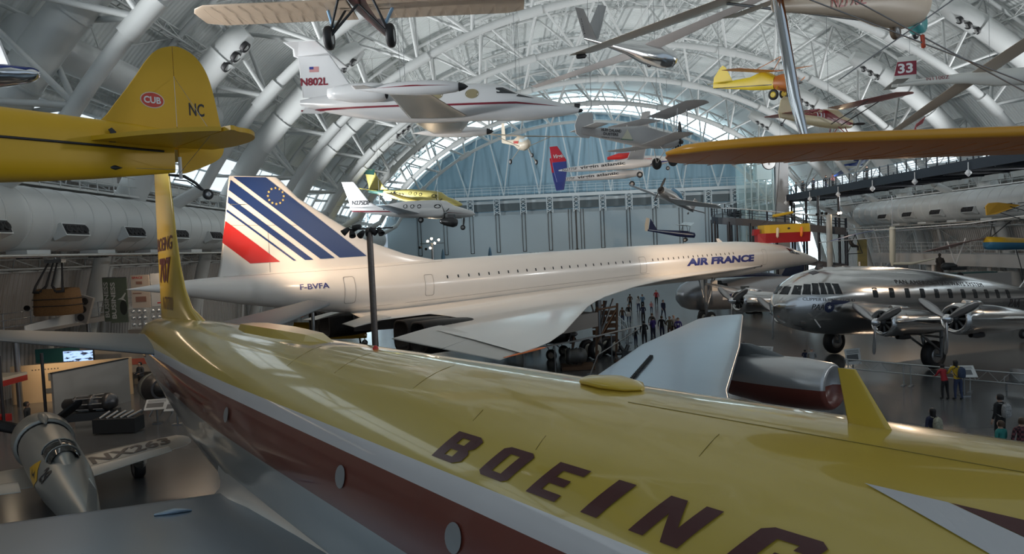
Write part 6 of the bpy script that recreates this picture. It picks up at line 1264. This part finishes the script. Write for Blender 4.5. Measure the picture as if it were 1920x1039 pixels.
# ================================================================== BARRIERS, SIGNS, SEATS
BS = mat('barrier_steel', (.40, .42, .43), .35, .6)
def barrier(a, b, label, group):
    a, b = Vector((*a, 0)), Vector((*b, 0)); d = b-a; L = d.length; t = thing('barrier', label, 'barrier', frame(a, d), group)
    for z, r in ((1.0, .035), (.55, .03)): mb = MB(); mb.tube((0, 0, z), (L, 0, z), r, n=8); mb.build('rail', BS, t)
    mb = MB()
    for k in range(int(L/.4)): q = k*.4; mb.tube((q, 0, .55 if k % 2 else 1.0), (q+.4, 0, 1.0 if k % 2 else .55), .012, n=4)
    mb.build('lattice', BS, t)
    for q in (.15, L-.15): mb = MB(); mb.tube((q, 0, 0), (q, 0, 1.0), .03, n=8); mb.box((q, 0, .02), (.12, .5, .04)); mb.build('post', BS, t)
pts = [(16.2, 33.4), (18.1, 31.4), (19.7, 29.7), (21.3, 28.1)]
for k, lb in enumerate(('grey lattice barrier panel by the small white sign', 'grey lattice barrier panel the two visitors lean on', 'grey lattice barrier panel beside the metal seats')): barrier(pts[k], pts[k+1], lb, 'barriers around the silver airliner')
cb_ = [(7.6, 46.0), (8.2, 49.0), (8.6, 52.2), (8.8, 55.6), (8.9, 59.2), (8.8, 63.0)]
for k, lb in enumerate(('grey barrier panel nearest the silver wing along the crowd', 'grey barrier panel second from the silver wing along the crowd', 'grey barrier panel third from the silver wing along the crowd', 'grey barrier panel fourth from the silver wing along the crowd', 'grey barrier panel farthest along the crowd under the white jet')): barrier(cb_[k], cb_[k+1], lb, 'barriers along the crowd')
SG = mat('sign_white', (.62, .64, .64), .5); SGD = mat('sign_print', (.12, .13, .14), .5)
def stand_sign(x, y, face, label, w=.7, h=.45, z=.95, tilt=40):
    t = thing('display_stand', label, 'sign', Matrix.Translation((x, y, 0)) @ Matrix.Rotation(R(face), 4, 'Z'))
    mb = MB(); mb.tube((0, 0, 0), (0, 0, z-.05), .04, n=8); mb.box((0, 0, .02), (.4, .3, .04)); mb.build('post', STEEL, t)
    rot = Matrix.Rotation(R(tilt), 3, 'X'); mb = MB(); mb.box((0, 0, z), (w, h, .04), rot); bd = mb.build('board', SG, t)
    mb = MB(); mb.box(rot @ Vector((-.05*w, -.08*h, .023))+Vector((0, 0, z)), (w*.75, h*.42, .004), rot); mb.build('picture', SGD, bd); mb = MB()
    for k in range(3): mb.box(rot @ Vector((0, h*(.22+.08*k), .023))+Vector((0, 0, z)), (w*.8, h*.03, .004), rot)
    mb.build('printed_lines', SGD, bd); return t
stand_sign(19.15, 29.0, -10, 'white tilted information sign in front of the yellow-topped visitor', .9, .6, 1.05, 45); stand_sign(16.9, 34.0, 15, 'small white notice board at the barrier end behind the yellow blade aerial', .9, .8, 1.0, 80)
stand_sign(13.4, 36.5, -35, 'white tilted information panel beside the orange-shirted visitor', .8, .7, 1.0, 50)
for k, (x, y, lb) in enumerate(((21.9, 28.9, 'pair of grey metal seats next to the barrier'), (22.3, 26.6, 'pair of grey metal seats cut by the right edge of the view'))):
    t = thing('bench_seat', lb, 'seat', frame((x, y, 0), (.6, -.8, 0)), 'metal bench seats'); sm_ = mat('seat_grey', (.22, .23, .24), .35, .4)
    for q in (-.45, .45):
        mb = MB(); mb.path([(q, -.25, .45), (q, .15, .42), (q, .25, .5), (q, .35, .95)], .02, 4); mb = MB(); mb.loft([[Vector((q-.38, y0, z0)), Vector((q+.38, y0, z0)), Vector((q+.38, y0+.03, z0-.04)), Vector((q-.38, y0+.03, z0-.04))] for y0, z0 in ((-.28, .47), (.0, .43), (.18, .44), (.28, .62), (.36, .95))]); mb.build('seat_shell', sm_, t)
    mb = MB(); mb.box((0, 0, .36), (1.9, .08, .06)); mb.build('beam', STEEL, t)
    for q in (-.85, 0, .85): mb = MB(); mb.tube((q, 0, 0), (q, 0, .36), .035, n=8); mb.path([(q, -.28, .45), (q, -.25, .65), (q, .2, .66)], .02, 6); mb.build('leg', STEEL, t)
t = thing('equipment_case', 'low dark cases on the floor behind the far wing', 'case', (15.0, 36.0, 0))
mb = MB(); mb.loft([ring(-.4, .15, .2, .15, 10), ring(.4, .15, .2, .15, 10)]); mb.build('case_body', DARK, t); mb = MB(); mb.lathe((.65, 0, .16), (0, 1, 0), [(-.1, .001), (-.1, .15), (.1, .15), (.1, .001)], 12); mb.build('drum', DARK, t)

# ================================================================== THINGS BENEATH AND BEHIND THE WHITE JET
p = thing('trainer_airplane', 'dark vintage airplane with bare engine parked under the delta wing', 'airplane', frame((3.4, 43.4, 1.5), (.85, -.5, .10)))
DKF = mat('dark_green_black', (.03, .03, .028), .45); f = fuse(p, [(0, 0, .2, .2), (.1, 0, .42, .42), (1, 0, .48, .5), (2.5, .1, .48, .55), (4.5, 0, .3, .4), (6.5, 0, .08, .2)], DKF)
mb = MB(); mb.lathe((.3, 0, 0), (-1, 0, 0), [(-.1, .001), (-.05, .25), (.1, .3), (.3, .2)], 12)
for k in range(9): a = 2*PI*k/9; mb.tube((.25, .2*math.cos(a), .2*math.sin(a)), (.25, .6*math.cos(a), .6*math.sin(a)), .09, n=7)
mb.build('radial_engine', DARK, p); wing(p, [(.3, 1.0, 1.5, -.3, .15), (3.6, 1.0, 1.4, -.2, .1)], DKF)
for s in (-1, 1): gearwheel(p, (-.9, s*.9, -1.12), .38, .14, [(-.8, s*.35, -.3), (-1.5, s*.35, -.3)], DARK, mat('spoke_grey', (.35, .34, .32), .5))
prop(p, (.45, 0, 0), 1.2, 2, CBR, STEEL, R(60)); struts(p, [((-1.0, .4, .4), (-1.0, .5, 1.25)), ((-2.0, .4, .4), (-2.0, .5, 1.25))], .03, DARK, 'strut')
p = thing('long_spar', 'long thin pale wing spar on stands in front of the dark vintage airplane', 'wing', (-.35, 37.2, 0))
mb = MB(); mb.foil([((0, -.2, 1.45), (0, .25, 1.45), UP*.12), ((4.2, 2.5, 1.62), (4.2, 3.0, 1.62), UP*.22), ((8.4, 5.6, 1.95), (8.4, 5.95, 1.95), UP*.08)], n=8); mb.build('spar', mat('grey_fabric_spar', (.42, .42, .42), .5), p)
for x, y, z in ((.8, .5, 1.4), (2.6, 1.6, 1.48), (6.2, 4.0, 1.7)): mb = MB(); mb.tube((x, y, 0), (x, y, z), .04, n=6); mb.build('stand', STEEL, p)
p = thing('wooden_trestle', 'brown timber trestle frame standing under the delta wing tip', 'trestle', (5.0, 41.4, 0)); WD = mat('brown_timber', (.13, .065, .03), .6, var=.25, scale=6)
for x, y in ((0, 0), (1.5, 1.8), (.5, 3.0), (1.0, 4.2)): mb = MB(); mb.box((x, y, 1.7), (.14, .14, 3.4), Matrix.Rotation(R(3), 3, 'Y')); mb.build('post', WD, p)
for a, b in (((0, 0, 3.2), (1.5, 1.8, 3.2)), ((.5, 3.0, 3.1), (1.0, 4.2, 3.1)), ((0, 0, 1.2), (1.5, 1.8, 3.0)), ((.5, 3.0, .8), (1.5, 1.8, 2.9)), ((.5, 3.0, .5), (0, 0, .5)), ((0, 0, 2.2), (.5, 3.0, 2.2)), ((.5, 3.0, 2.8), (1.0, 4.2, 1.0))): mb = MB(); mb.tube(a, b, .07, n=4); mb.build('brace', WD, p)
mb = MB()
pass
for k in range(6): mb = MB(); mb.box((.9, 3.0, .6+.42*k), (1.6, .05, .3)); mb.build('slat', WD, p)
p = thing('bare_engine', 'finned engine drum on a wooden pallet beside the timber trestle', 'engine', (3.6, 39.6, 0)); mb = MB(); mb.box((0, 0, .12), (1.9, 1.4, .2)); mb.build('pallet', WD, p); mb = MB(); mb.lathe((-.7, 0, .75), (1, 0, 0), [(0, .2), (.05, .45), (.3, .5), (.32, .42), (.5, .5), (.52, .42), (.7, .5), (.72, .42), (.9, .5), (1.2, .35), (1.3, .1)], 20, cap=True); mb.build('drum', mat('engine_grey', (.13, .13, .125), .4, .5), p)
p = thing('engine_parts', 'jumble of dark engine cylinders on the floor by the silver wing edge', 'engine', (6.6, 41.0, 0)); mb = MB()
for k in range(6): a = 2*PI*k/6; mb.tube((0, 0, .55), (.5*math.cos(a), .25*math.sin(a), .55+.5*math.sin(a)), .12, n=8)
mb.lathe((0, -.2, .55), (0, 1, 0), [(0, .2), (.4, .2)], 12, cap=True); mb.build('cylinder_cluster', DARK, p); mb = MB(); mb.box((0, 0, .05), (1.2, .8, .1)); mb.build('base', WD, p)
p = thing('light_airplane', 'yellow airplane tail lettered NC 702A standing beyond the yellow airliner', 'airplane', frame((-11.1, 47.0, 1.75), (-.95, -.25, .12)))
f = fuse(p, [(-4, .1, .4, .5), (-3, .1, .42, .55), (-1, -.05, .25, .35), (.9, -.1, .05, .15)], CUBY); slab(p, [(-.7, .0), (-.4, .5), (.0, 1.0), (.35, 1.22), (.6, 1.22), (.85, 1.0), (.98, .6), (1.0, -.1), (.6, -.3)][::1] and [(.95, .1), (.65, .5), (.3, 1.0), (.0, 1.18), (-.35, 1.22), (-.62, 1.08), (-.80, .75), (-.88, .3), (-.85, -.25), (.6, -.2)], -.03, .03, CUBY, 'fin')
decal('registration', fit_text('NC 702A', 1.0, .2, .02), flat((.42, .035, .72), (-1, 0, -.05), (0, 0, 1)), LET_, p); mb = MB(); mb.foil([((.6, y, .05), (-.8, y, .05), UP*.05) for y in (-1.3, 0, 1.3)], n=5); mb.build('tailplane', CUBY, p); mb = MB(); mb.tube((-.02, .036, .9), (.0, .036, -.2), .012, n=4); mb.build('hinge_line', DARK, p)
for s in (-1, 1): gearwheel(p, (3.4, s*.8, -1.35), .25, .15, [(3.2, s*.35, -.3), (3.8, s*.3, -.3)], CUBY)
gearwheel(p, (-.7, 0, -1.0), .1, .07, [(-.4, 0, -.2)], DARK); mb = MB(); mb.tube((-.4, 0, -.2), (-.7, 0, -1.6), .06, n=6); mb.build('tail_stand', DARK, p)
p = thing('aerobatic_airplane', 'white airplane with blue and red sweeping stripes below the white jet tail', 'airplane', frame((-13.6, 53.2, 2.05), (-.97, -.2, .05)))
f = fuse(p, [(0, 0, .1, .1), (.15, 0, .38, .40), (1.0, .02, .5, .52), (2.4, .2, .5, .66), (4.5, .1, .28, .4), (6.4, .1, .06, .2)], JETW); strip(p, f, [(-.2, .1), (-1.2, .30), (-5.8, .35), (-5.8, .15), (-2.5, -.02), (-1.0, .05)], NAVY, 1); strip(p, f, [(-.2, .0), (-1.2, -.06), (-2.6, -.10), (-5.8, .06), (-5.8, .0), (-2.6, -.2), (-1.2, -.18)], BR, 1); strip(p, f, [(-.2, .1), (-1.2, .30), (-5.8, .35), (-5.8, .15), (-2.5, -.02), (-1.0, .05)], NAVY, -1)
wing(p, [(.4, 1.6, 1.6, -.2, .2), (3.8, 1.8, 1.2, .0, .12)], JETW); fin(p, [(.3, 5, 6.4, .1), (1.1, 5.7, 6.6, .06)], JETW); prop(p, (.1, 0, 0), 1.0, 2, BLACK, CHR, R(15))
for s in (-1, 1): gearwheel(p, (-1.9, s*1.0, -1.82), .24, .15, [(-1.9, s*.7, -.3)], STEEL)
for k, (x, y, z, lb) in enumerate(((-7.8, 76, 7.4, 'blue propeller blade tip rising behind the white jet fuselage, beside the mast lamps'), (-4.2, 78, 7.3, 'blue propeller blade tip rising behind the white jet fuselage, middle one'), (3.3, 80, 7.6, 'blue propeller blade tip rising behind the white jet beside the exit letters'))):
    pass
t = thing('exit_sign', 'small dark lettered sign on the hangar door above the white jet', 'sign', (3.2, YE-.92, 5.7)); mb = MB(); mb.box((.85, .06, .28), (2.1, .06, .75)); mb.build('panel', DOORM, t); decal('lettering', fit_text('EXIT', 1.7, .5, .0), flat((0, .02, .05), (1, 0, 0), (0, 0, 1)), LET_, t)
p = thing('bomber_propellers', 'airplane with blue propeller blade tips showing above the white jet fuselage', 'airplane', (-2.0, 79, 0)); BLB = mat('blade_blue', (.10, .22, .34), .35)
mb = MB(); mb.lathe((-7, 3, 3.3), (1, 0, 0), [(0, .1), (1, 1.0), (9, 1.3), (14, .6), (16, .1)], 20, cap=True); mb.build('fuselage', BM, p)
mb = MB(); mb.foil([((-10, .2, 3.6), (-10, 2.8, 3.5), UP*.4), ((9, .2, 3.6), (9, 2.8, 3.5), UP*.4)], n=8); mb.build('wing', BM, p)
for x in (-5.8, -.4):
    mb = MB(); mb.lathe((x, .9, 4.1), (0, -1, 0), [(-1.5, .4), (0, .7), (1.0, .65), (1.3, .2), (1.4, .001)], 18, cap=True); e = mb.build('engine', BM, p)
    for a in (90, 210, 330): d = Vector((math.cos(R(a)), 0, math.sin(R(a)))); tt = Vector((-d.z, .35, d.x)); o = Vector((x, -.45, 4.1)); mb = MB(); mb.loft([[o+d*r+tt*w, o+d*r+Vector((0, .04, 0)), o+d*r-tt*w, o+d*r-Vector((0, .04, 0))] for r, w in ((.2, .12), (1.2, .26), (2.4, .24), (3.1, .12), (3.35, .02))]); mb.build('propeller_blade', BLB, e)
for x in (-5.8, -.4): gearwheel(p, (x, 1.4, .6), .6, .3, [(x, 1.4, 3.4)], STEEL, None, .12)
gearwheel(p, (7.0, 3.0, .35), .35, .2, [(7.0, 3, 3.0)], STEEL, None, .1)

# ================================================================== LEFT-HAND SIDE EXHIBITS
p = thing('balloon_basket', 'brown wicker balloon basket hanging by black straps at the side wall', 'basket', (-24.0, 36, 4.75)); WK = mat('wicker', (.16, .085, .03), .8, var=.35, scale=9, bump=.6, bscale=30)
mb = MB(); mb.loft([ring(0, 0, .9, .75, 20, 4.0), ring(.05, 0, .9, .75, 20, 4.0)], cap=False); mb = MB()
mb.loft([[Vector((w*math.copysign(abs(math.cos(a))**.5, math.cos(a)), .8*w*math.copysign(abs(math.sin(a))**.5, math.sin(a)), z+.10*abs(math.cos(2*a))*(z > 1))) for a in [2*PI*k/24 for k in range(24)]] for z, w in ((0, .98), (.1, 1.02), (.9, .98), (1.3, .92), (1.3, .86), (.2, .9))]); mb.build('basket_body', WK, p)
for z in (.5, .85): mb = MB(); mb.path([Vector((1.03*math.copysign(abs(math.cos(a))**.5, math.cos(a)), .83*math.copysign(abs(math.sin(a))**.5, math.sin(a)), z)) for a in [2*PI*k/24 for k in range(24)]], .022, 5, closed=True); mb.build('rope_band', BLACK, p)
for s in (-1, 1):
    for q in (0, 1): mb = MB(); mb.path([(s*.25*q+s*.1, 0, 2.75), (s*(.15+.55*q), -.6, 1.55), (s*(.4+.35*q), -.68, 1.25), (s*.42, -.7, 1.22)], [.04, .06, .1, .08], 8); mb.build('strap', BLACK, p)
mb = MB(); mb.box((0, 0, 2.82), (.9, .4, .18)); mb.tube((0, 0, 2.85), (0, 0, 3.1), .05, n=6); mb.build('burner_frame', STEEL, p)
GB = mat('banner_green', (.12, .15, .11), .7); BW = mat('banner_white', (.62, .63, .60), .6); SIL = mat('banner_dark_figure', (.03, .035, .03), .7)
for k, (x, y, w, lb) in enumerate(((-24.95, 42.2, .85, 'darker green hanging banner with vertical BUSINESS lettering'), (-23.72, 41, 1.05, 'lighter green hanging banner with vertical white BUSINESS lettering'))):
    t = thing('banner', lb, 'banner', (x, y+.1, 3.75)); mb = MB(); mb.box((0, 0, 1.35), (w, .04, 2.7)); mb.build('cloth', GB, t); mb = MB(); mb.tube((-w/2, 0, 2.72), (w/2, 0, 2.72), .03, n=6); mb.build('rod', STEEL, t)
    decal('lettering', fit_text('BUSINESS', 2.2, .28, .03), flat((-w*.5+.34, -.03, .25), (0, 0, 1), (-1, 0, 0)), BW, t); decal('figure', disc2d(.25, .9, .22, .45), flat((0, -.028, 0), (1, 0, 0), (0, 0, 1)), SIL, t); decal('aircraft_silhouette', poly2d([[(-.1, 1.4), (.15, 1.5), (.4, 1.8), (.45, 1.75), (.28, 1.45), (.42, 1.3), (.36, 1.26), (.18, 1.38)]]), flat((0, -.026, 0), (1, 0, 0), (0, 0, 1)), BW, t)
t = thing('info_board', 'pale information boards with red heading behind the white jet tail cone', 'sign', (-21.9, 39.3, 4.7)); mb = MB(); mb.box((.5, 0, .95), (1.05, .06, 1.9)); mb.build('board', mat('board_cream', (.58, .50, .42), .6), t); mb = MB(); mb.box((1.5, .1, 1.0), (.9, .06, 1.9)); mb.build('side_board', SG, t)
decal('heading', fit_text('SPACE', .6, .13, .02), flat((.06, -.04, 1.68), (1, 0, 0), (0, 0, 1)), BR, t); BP_ = mat('board_print', (.30, .16, .12), .6)
for c, d in (((.45, -.04, 1.45), (.35, .02, .16)), ((.3, -.04, .85), (.5, .02, .05)), ((.5, -.04, .5), (.6, .02, .3))): mb = MB(); mb.box(c, d); mb.build('picture', BP_, t)
t = thing('model_airplane', 'small white model airplane with red underside beside the boards', 'model', (-19.3, 38.5, 4.9)); mb = MB(); mb.lathe((0, 0, .25), (1, 0, 0), [(-.6, .02), (-.3, .1), (.4, .1), (.7, .02)], 10, cap=True); mb.build('fuselage', JETW, t); mb = MB(); mb.box((0, 0, .1), (1.3, .5, .06)); mb.build('wing', BR, t)
GLS = mat('case_glass', (.75, .8, .8), .05, alpha=.18)
for k, (x, y, lb) in enumerate(((-22.7, 41.3, 'glass display case with shiny pieces nearer the green banners'), (-21.5, 41.3, 'glass display case with shiny pieces beside the yellow fin'))):
    t = thing('display_case', lb, 'case', (x, y, 3.3)); mb = MB(); mb.box((0, 0, .7), (1.0, .6, 1.4)); mb.build('glass', GLS, t); mb = MB(); mb.box((0, 0, -1.65), (1.05, .65, 3.3)); mb.build('base', mat('case_base', (.24, .22, .20), .6), t)
    for q in range(9): mb = MB(); mb.lathe((-.35+.35*(q % 3), 0, .25+.4*(q//3)), (0, 0, 1), [(-.12, .001), (-.08, .10), (.05, .12), (.12, .04), (.15, .001)], 10); mb.build('silver_piece', CHR, t)
t = thing('wall_gallery', 'dim railed balcony with spotlights along the side wall behind the grey tailplane', 'balcony', (-26.6, 24, 0)); GM_ = mat('gallery_grey', (.30, .28, .26), .6)
mb = MB(); mb.box((0, 9, 3.9), (1.6, 34, .3)); mb.build('deck', GM_, t)
for z in (4.3, 4.65, 5.0): mb = MB(); mb.tube((.75, -8, z), (.75, 25, z), .03, n=5); mb.build('rail', STEEL, t)
for k in range(17): mb = MB(); mb.tube((.75, -7.5+2*k, 3.9), (.75, -7.5+2*k, 5.0), .035, n=5); mb.build('railing_post', STEEL, t)
for k in range(6): mb = MB(); mb.tube((0.5, -7+6.2*k, 0), (.5, -7+6.2*k, 3.8), .14, n=8); mb.build('column', STEEL, t)
for y, lit in ((9.5, True), (13.2, True), (11.6, False)):
    lampcan(t, Vector((1.2, y, 5.2)), Vector((.8, -.9, -.15)), lit)
t = thing('sloping_panel', 'pale sloping panel on the balcony below the balloon basket', 'panel', (-24.45, 36, 4.15)); mb = MB(); mb.prism([(.0, -2.0, -.05), (0, 2.2, -.05), (0, 2.2, .55), (0, -2.0, .25)], (.06, 0, 0)); mb.build('board', SG, t)
for k, (x, y, z) in enumerate(((-23.9, 38, 4.85),)):
    t = thing('loudspeaker', 'panel of three round black openings on the slanting wall pier', 'loudspeaker', (x, y, z)); mb = MB(); mb.box((0, 0, 0), (.75, .2, 1.5), Matrix.Rotation(R(18), 3, 'Y')); mb.build('panel', GM_, t)
    for q in (-.45, 0, .45): mb = MB(); mb.lathe((q*.31, -.12, q), (0, -1, 0), [(-.02, .17), (.03, .2), (.03, .15), (-.01, .001)], 14); mb.build('opening', BLACK, t)
# ground-level displays at the left
WALLP = mat('display_wall_grey', (.30, .295, .28), .7); CRM = mat('display_wall_cream', (.66, .50, .32), .6)
t = thing('partition_wall', 'large blank grey display partition behind the silver racer', 'partition', frame((-21.9, 32.0, 0), (.32, .95, 0))); mb = MB(); mb.box((2.1, 0, 1.12), (4.2, .14, 2.24)); mb.build('panel', WALLP, t); mb = MB(); mb.box((2.1, 0, 2.26), (4.24, .18, .05)); mb.build('cap', DARK, t)
t = thing('display_wall', 'warmly lit cream display wall with small framed pictures', 'display wall', frame((-27.0, 36.3, 0), (.96, .28, 0))); mb = MB(); mb.box((2.9, 0, 1.0), (5.8, .14, 2.1)); mb.build('panel', CRM, t)
for x, z, w, h in ((2.0, 1.35, .5, .4), (2.5, 1.4, .45, .38), (2.2, .95, .5, .28), (1.75, .6, .3, .25)): mb = MB(); mb.box((x, -.09, z), (w, .03, h)); mb.build('framed_picture', SGD, t)
for q in range(9): decal('heading_mark', rect2d(0, 0, .06, .05), flat((1.0+.15*q, -.085, 1.75), (1, 0, 0), (0, 0, 1)), DARK, t)
spot('display_light', (-24.2, 34.6, 3.6), (-24.4, 37.2, 1.0), 260, (1, .72, .42), 100, .9, .1)
spot('display_light', (-22.4, 43.5, 4.5), (-23.6, 43.0, 0), 500, (1, .75, .5), 80, .9, .1)
SCR = bpy.data.materials.new('screen_image'); SCR.use_nodes = True; _n = SCR.node_tree; _b = _n.nodes['Principled BSDF']; _t = _n.nodes.new('ShaderNodeTexCoord'); _x = _n.nodes.new('ShaderNodeTexNoise'); _x.inputs['Scale'].default_value = 3.5; _mp = _n.nodes.new('ShaderNodeMapping'); _mp.inputs['Scale'].default_value = (.6, 1, 2.6); _n.links.new(_t.outputs['Object'], _mp.inputs['Vector']); _n.links.new(_mp.outputs['Vector'], _x.inputs['Vector']); _r = _n.nodes.new('ShaderNodeValToRGB'); _r.color_ramp.elements[0].position = .42; _r.color_ramp.elements[0].color = (.01, .015, .03, 1); _r.color_ramp.elements[1].position = .5; _r.color_ramp.elements[1].color = (.35, .55, .95, 1); _n.links.new(_x.outputs['Fac'], _r.inputs['Fac']); _n.links.new(_r.outputs['Color'], _b.inputs['Emission Color']); _b.inputs['Emission Strength'].default_value = 1.1; _n.links.new(_r.outputs['Color'], _b.inputs['Base Color'])
t = thing('television_screen', 'bright blue screen showing a jet above the display walls', 'screen', (-24.4, 38, 1.92)); mb = MB(); mb.box((0, 0, .32), (1.72, .1, .68)); mb.build('case', BLACK, t); mb = MB(); mb.box((0, -.06, .32), (1.64, .02, .6)); mb.build('picture', SCR, t); mb = MB(); mb.tube((0, 0, 0), (0, 0, -1.92), .05, n=6); mb.build('stand', STEEL, t)
t = thing('mural_wall', 'teal and grey mural wall with aircraft pictures behind the dark poles', 'mural', frame((-27.5, 39.5, 0), (.98, .12, 0))); mb = MB(); mb.box((3.4, 0, 1.7), (7.4, .12, 1.7)); mb.build('panel', mat('mural_grey', (.27, .25, .23), .6, var=.4, scale=1.2), t); mb = MB(); mb.box((.9, -.08, 2.15), (2.4, .04, .8)); mb.build('teal_section', mat('teal_panel', (.02, .12, .13), .5), t); mb = MB(); mb.prism([(1.2, -.1, .95), (3.0, -.1, .95), (3.0, -.1, 1.55), (2.4, -.1, 2.0), (1.3, -.1, 1.75)], (0, .03, 0)); mb.build('cowling_picture', mat('mural_white', (.55, .53, .48), .5), t); decal('porthole_picture', disc2d(2.45, 1.7, .26, .13), flat((0, -.14, 0), (1, 0, 0), (0, 0, 1)), DARK, t)
mb = MB(); mb.box((5.2, -.08, 1.5), (1.2, .03, .35)); mb.build('red_picture', mat('mural_red', (.35, .08, .06), .6), t)
PO = mat('dark_pole', (.05, .05, .055), .4, .4)
for x, y, lb in ((-22.5, 32.3, 'dark steel pole rising in front of the cream display wall'), (-24.3, 32.0, 'dark steel pole at the left frame edge')):
    t = thing('post', lb, 'pole', (x, y, 0)); mb = MB(); mb.tube((0, 0, 0), (0, 0, 3.2), .07, n=10); mb.build('shaft', PO, t); mb = MB(); mb.lathe((0, 0, 0), (0, 0, 1), [(0, .2), (.04, .2), (.05, .07)], 12); mb.build('base_plate', PO, t)
t = thing('canopied_display', 'display booth with red and white canopy and red plinth at the left edge', 'booth', (-26.35, 33.5, 0)); mb = MB(); mb.box((0, 0, 1.72), (2.9, 2.2, .28)); mb.build('canopy', REDP, t); mb = MB(); mb.box((0, 0, 1.93), (2.9, 2.2, .14)); mb.build('canopy_top', CREAM, t); mb = MB(); mb.box((.3, -2.2, .16), (3.4, 2.6, .32)); mb.build('plinth', REDP, t)
for x, y in ((-1.2, -1), (1.2, -1), (.7, -1)): mb = MB(); mb.tube((x, y, .0), (x, y, 1.6), .04, n=6); mb.build('post', CREAM, t)
mb = MB()
for q in range(7): mb.tube((-.9, -1.6, .5+.14*q), (1.1, -1.5+.1*q, .45+.14*q), .03, n=4)
mb.build('wire_rigging', CREAM, t)
EG = mat('engine_dark_steel', (.10, .10, .105), .35, .7); EB = mat('engine_bronze', (.32, .22, .17), .35, .7)
t = thing('jet_engine', 'dark jet engine with bronze intake ring on a stand beside the yellow airliner', 'engine', frame((-17.3, 32.6, 1.25), (.75, -.66, 0)))
mb = MB(); mb.lathe((-1.3, 0, 0), (1, 0, 0), [(0, .34), (.3, .36), (.32, .42), (.55, .42), (.6, .62), (1.0, .66), (1.05, .70), (1.3, .70), (1.35, .66), (1.7, .62), (1.9, .5)], 28, cap=True); mb.build('casing', EG, t); mb = MB(); mb.lathe((-1.4, 0, 0), (1, 0, 0), [(0, .30), (.02, .37), (.4, .39), (.42, .34)], 24); mb.build('bronze_ring', EB, t); mb = MB(); mb.lathe((.55, 0, 0), (1, 0, 0), [(0, .42), (.1, .38), (.35, .15), (.4, .001)], 18); mb.build('exhaust_cone', DARK, t); mb = MB(); mb.lathe((-.28, 0, 0), (1, 0, 0), [(0, .66), (.01, .72), (.22, .72), (.23, .66)], 28); mb.build('grey_band', mat('engine_olive', (.17, .18, .16), .5), t)
for x in (-.7, .3):
    for s in (-1, 1): mb = MB(); mb.tube((x, 0, -.4), (x+.1*s, .5*s, -1.25), .05, n=6); mb.build('stand_leg', STEEL, t)
t = thing('turbine_engine', 'long dark cutaway turbine engine on a low black stand', 'engine', frame((-19.3, 30.6, .95), (.9, .2, 0))); mb = MB(); mb.lathe((-1.1, 0, .1), (1, 0, 0), [(0, .15), (.1, .26), (.5, .28), (.52, .34), (.6, .34), (.62, .28), (1.1, .3), (1.12, .38), (1.3, .38), (1.35, .3), (1.7, .34), (1.75, .40), (1.95, .40), (2.2, .25), (2.25, .1)], 22, cap=True); mb.build('core', EG, t); mb = MB()
for q in range(8): a = 2*PI*q/8; mb.tube((-.6, .33*math.cos(a), .1+.33*math.sin(a)), (.6, .36*math.cos(a), .1+.36*math.sin(a)), .035, n=6)
mb.build('pipes', STEEL, t); mb = MB(); mb.box((0, 0, -.45), (2.3, .7, .35)); mb.build('stand', DARK, t)
for x in (-.9, .9): mb = MB(); mb.box((x, 0, -.78), (.25, .6, .34)); mb.build('stand_foot', EB, t)
t = thing('engine_crate', 'low dark crate of engine parts beside the jet engine', 'crate', (-17.3, 29.3, 0)); mb = MB(); mb.box((0, 0, .35), (1.8, .8, .6)); mb.build('box', DARK, t); mb = MB()
for q in range(5): mb.tube((-.7+.3*q, -.2, .65), (-.5+.35*q, .25, .85), .06, n=6)
mb.build('rods', STEEL, t)
stand_sign(-16.3, 30.6, 10, 'tilted white caption board beside the silver racer wing', .95, .6, .85, 40); stand_sign(-15.2, 30.2, 5, 'tilted white caption board nearest the yellow airliner belly', .95, .6, .85, 40)
barrier((-24.3, 41.6), (-24.0, 44.8), 'pale railing beside the warmly lit ramp', 'railing by the lit ramp')
# ================================================================== SUSPENSION CABLES
CAB = mat('suspension_cable', (.22, .23, .24), .4, .7)
def hang(word, pts, r=.013):
    for o in [q for q in COL.objects if q.parent is None and word in q.get('label', '')]:
        for lp in pts:
            w = o.matrix_world @ Vector(lp); q = (w.x-XC)/RA; top = Vector((w.x, w.y, RB*math.sqrt(max(.05, 1-q*q))-1.0)); inv = o.matrix_world.inverted()
            mb = MB(); mb.tube(lp, inv @ top, r, n=4); mb.build('suspension_cable', CAB, o)
hang('business jet with tip tanks', [(-3.0, 0, .7), (-8.2, .5, 1.0), (-8.2, -.5, 1.0)]); hang('rounded orange nose', [(-1.2, .4, .7), (-5.2, 0, .6)]); hang('cream and dark red high-wing', [(-1.5, .5, .9), (-5.6, 0, .5)])
hang('grey dusting', [(-1.5, 0, 1.4), (-6.3, 0, .7)]); hang('twin-boom', [(-3.0, 0, .6), (-9, 3.3, -.1), (-9, -3.3, -.1)]); hang('white twin-propeller', [(-3.6, 0, 1.1), (-9.5, 0, .7)]); hang('yellow and white twin', [(-3.6, 0, 1.1), (-9.5, 0, .7)])
hang('motor glider seen', [(-1.2, 0, .7)]); hang('slender white sailplane', [(-2.6, 0, .4), (-5.6, 0, .4)], .008); hang('V tail', [(-1.6, 0, .4), (-4.4, 0, .2)], .008); hang('long tan wing and two', [(-1.6, 2.5, -.3), (-1.6, -2.5, -.3)], .008); hang('banked before', [(-1.5, 0, .6)]); hang('tiny navy', [(-1.2, 0, 1.1)]); hang('balloon gondola', [(0, 0, 8.9)])
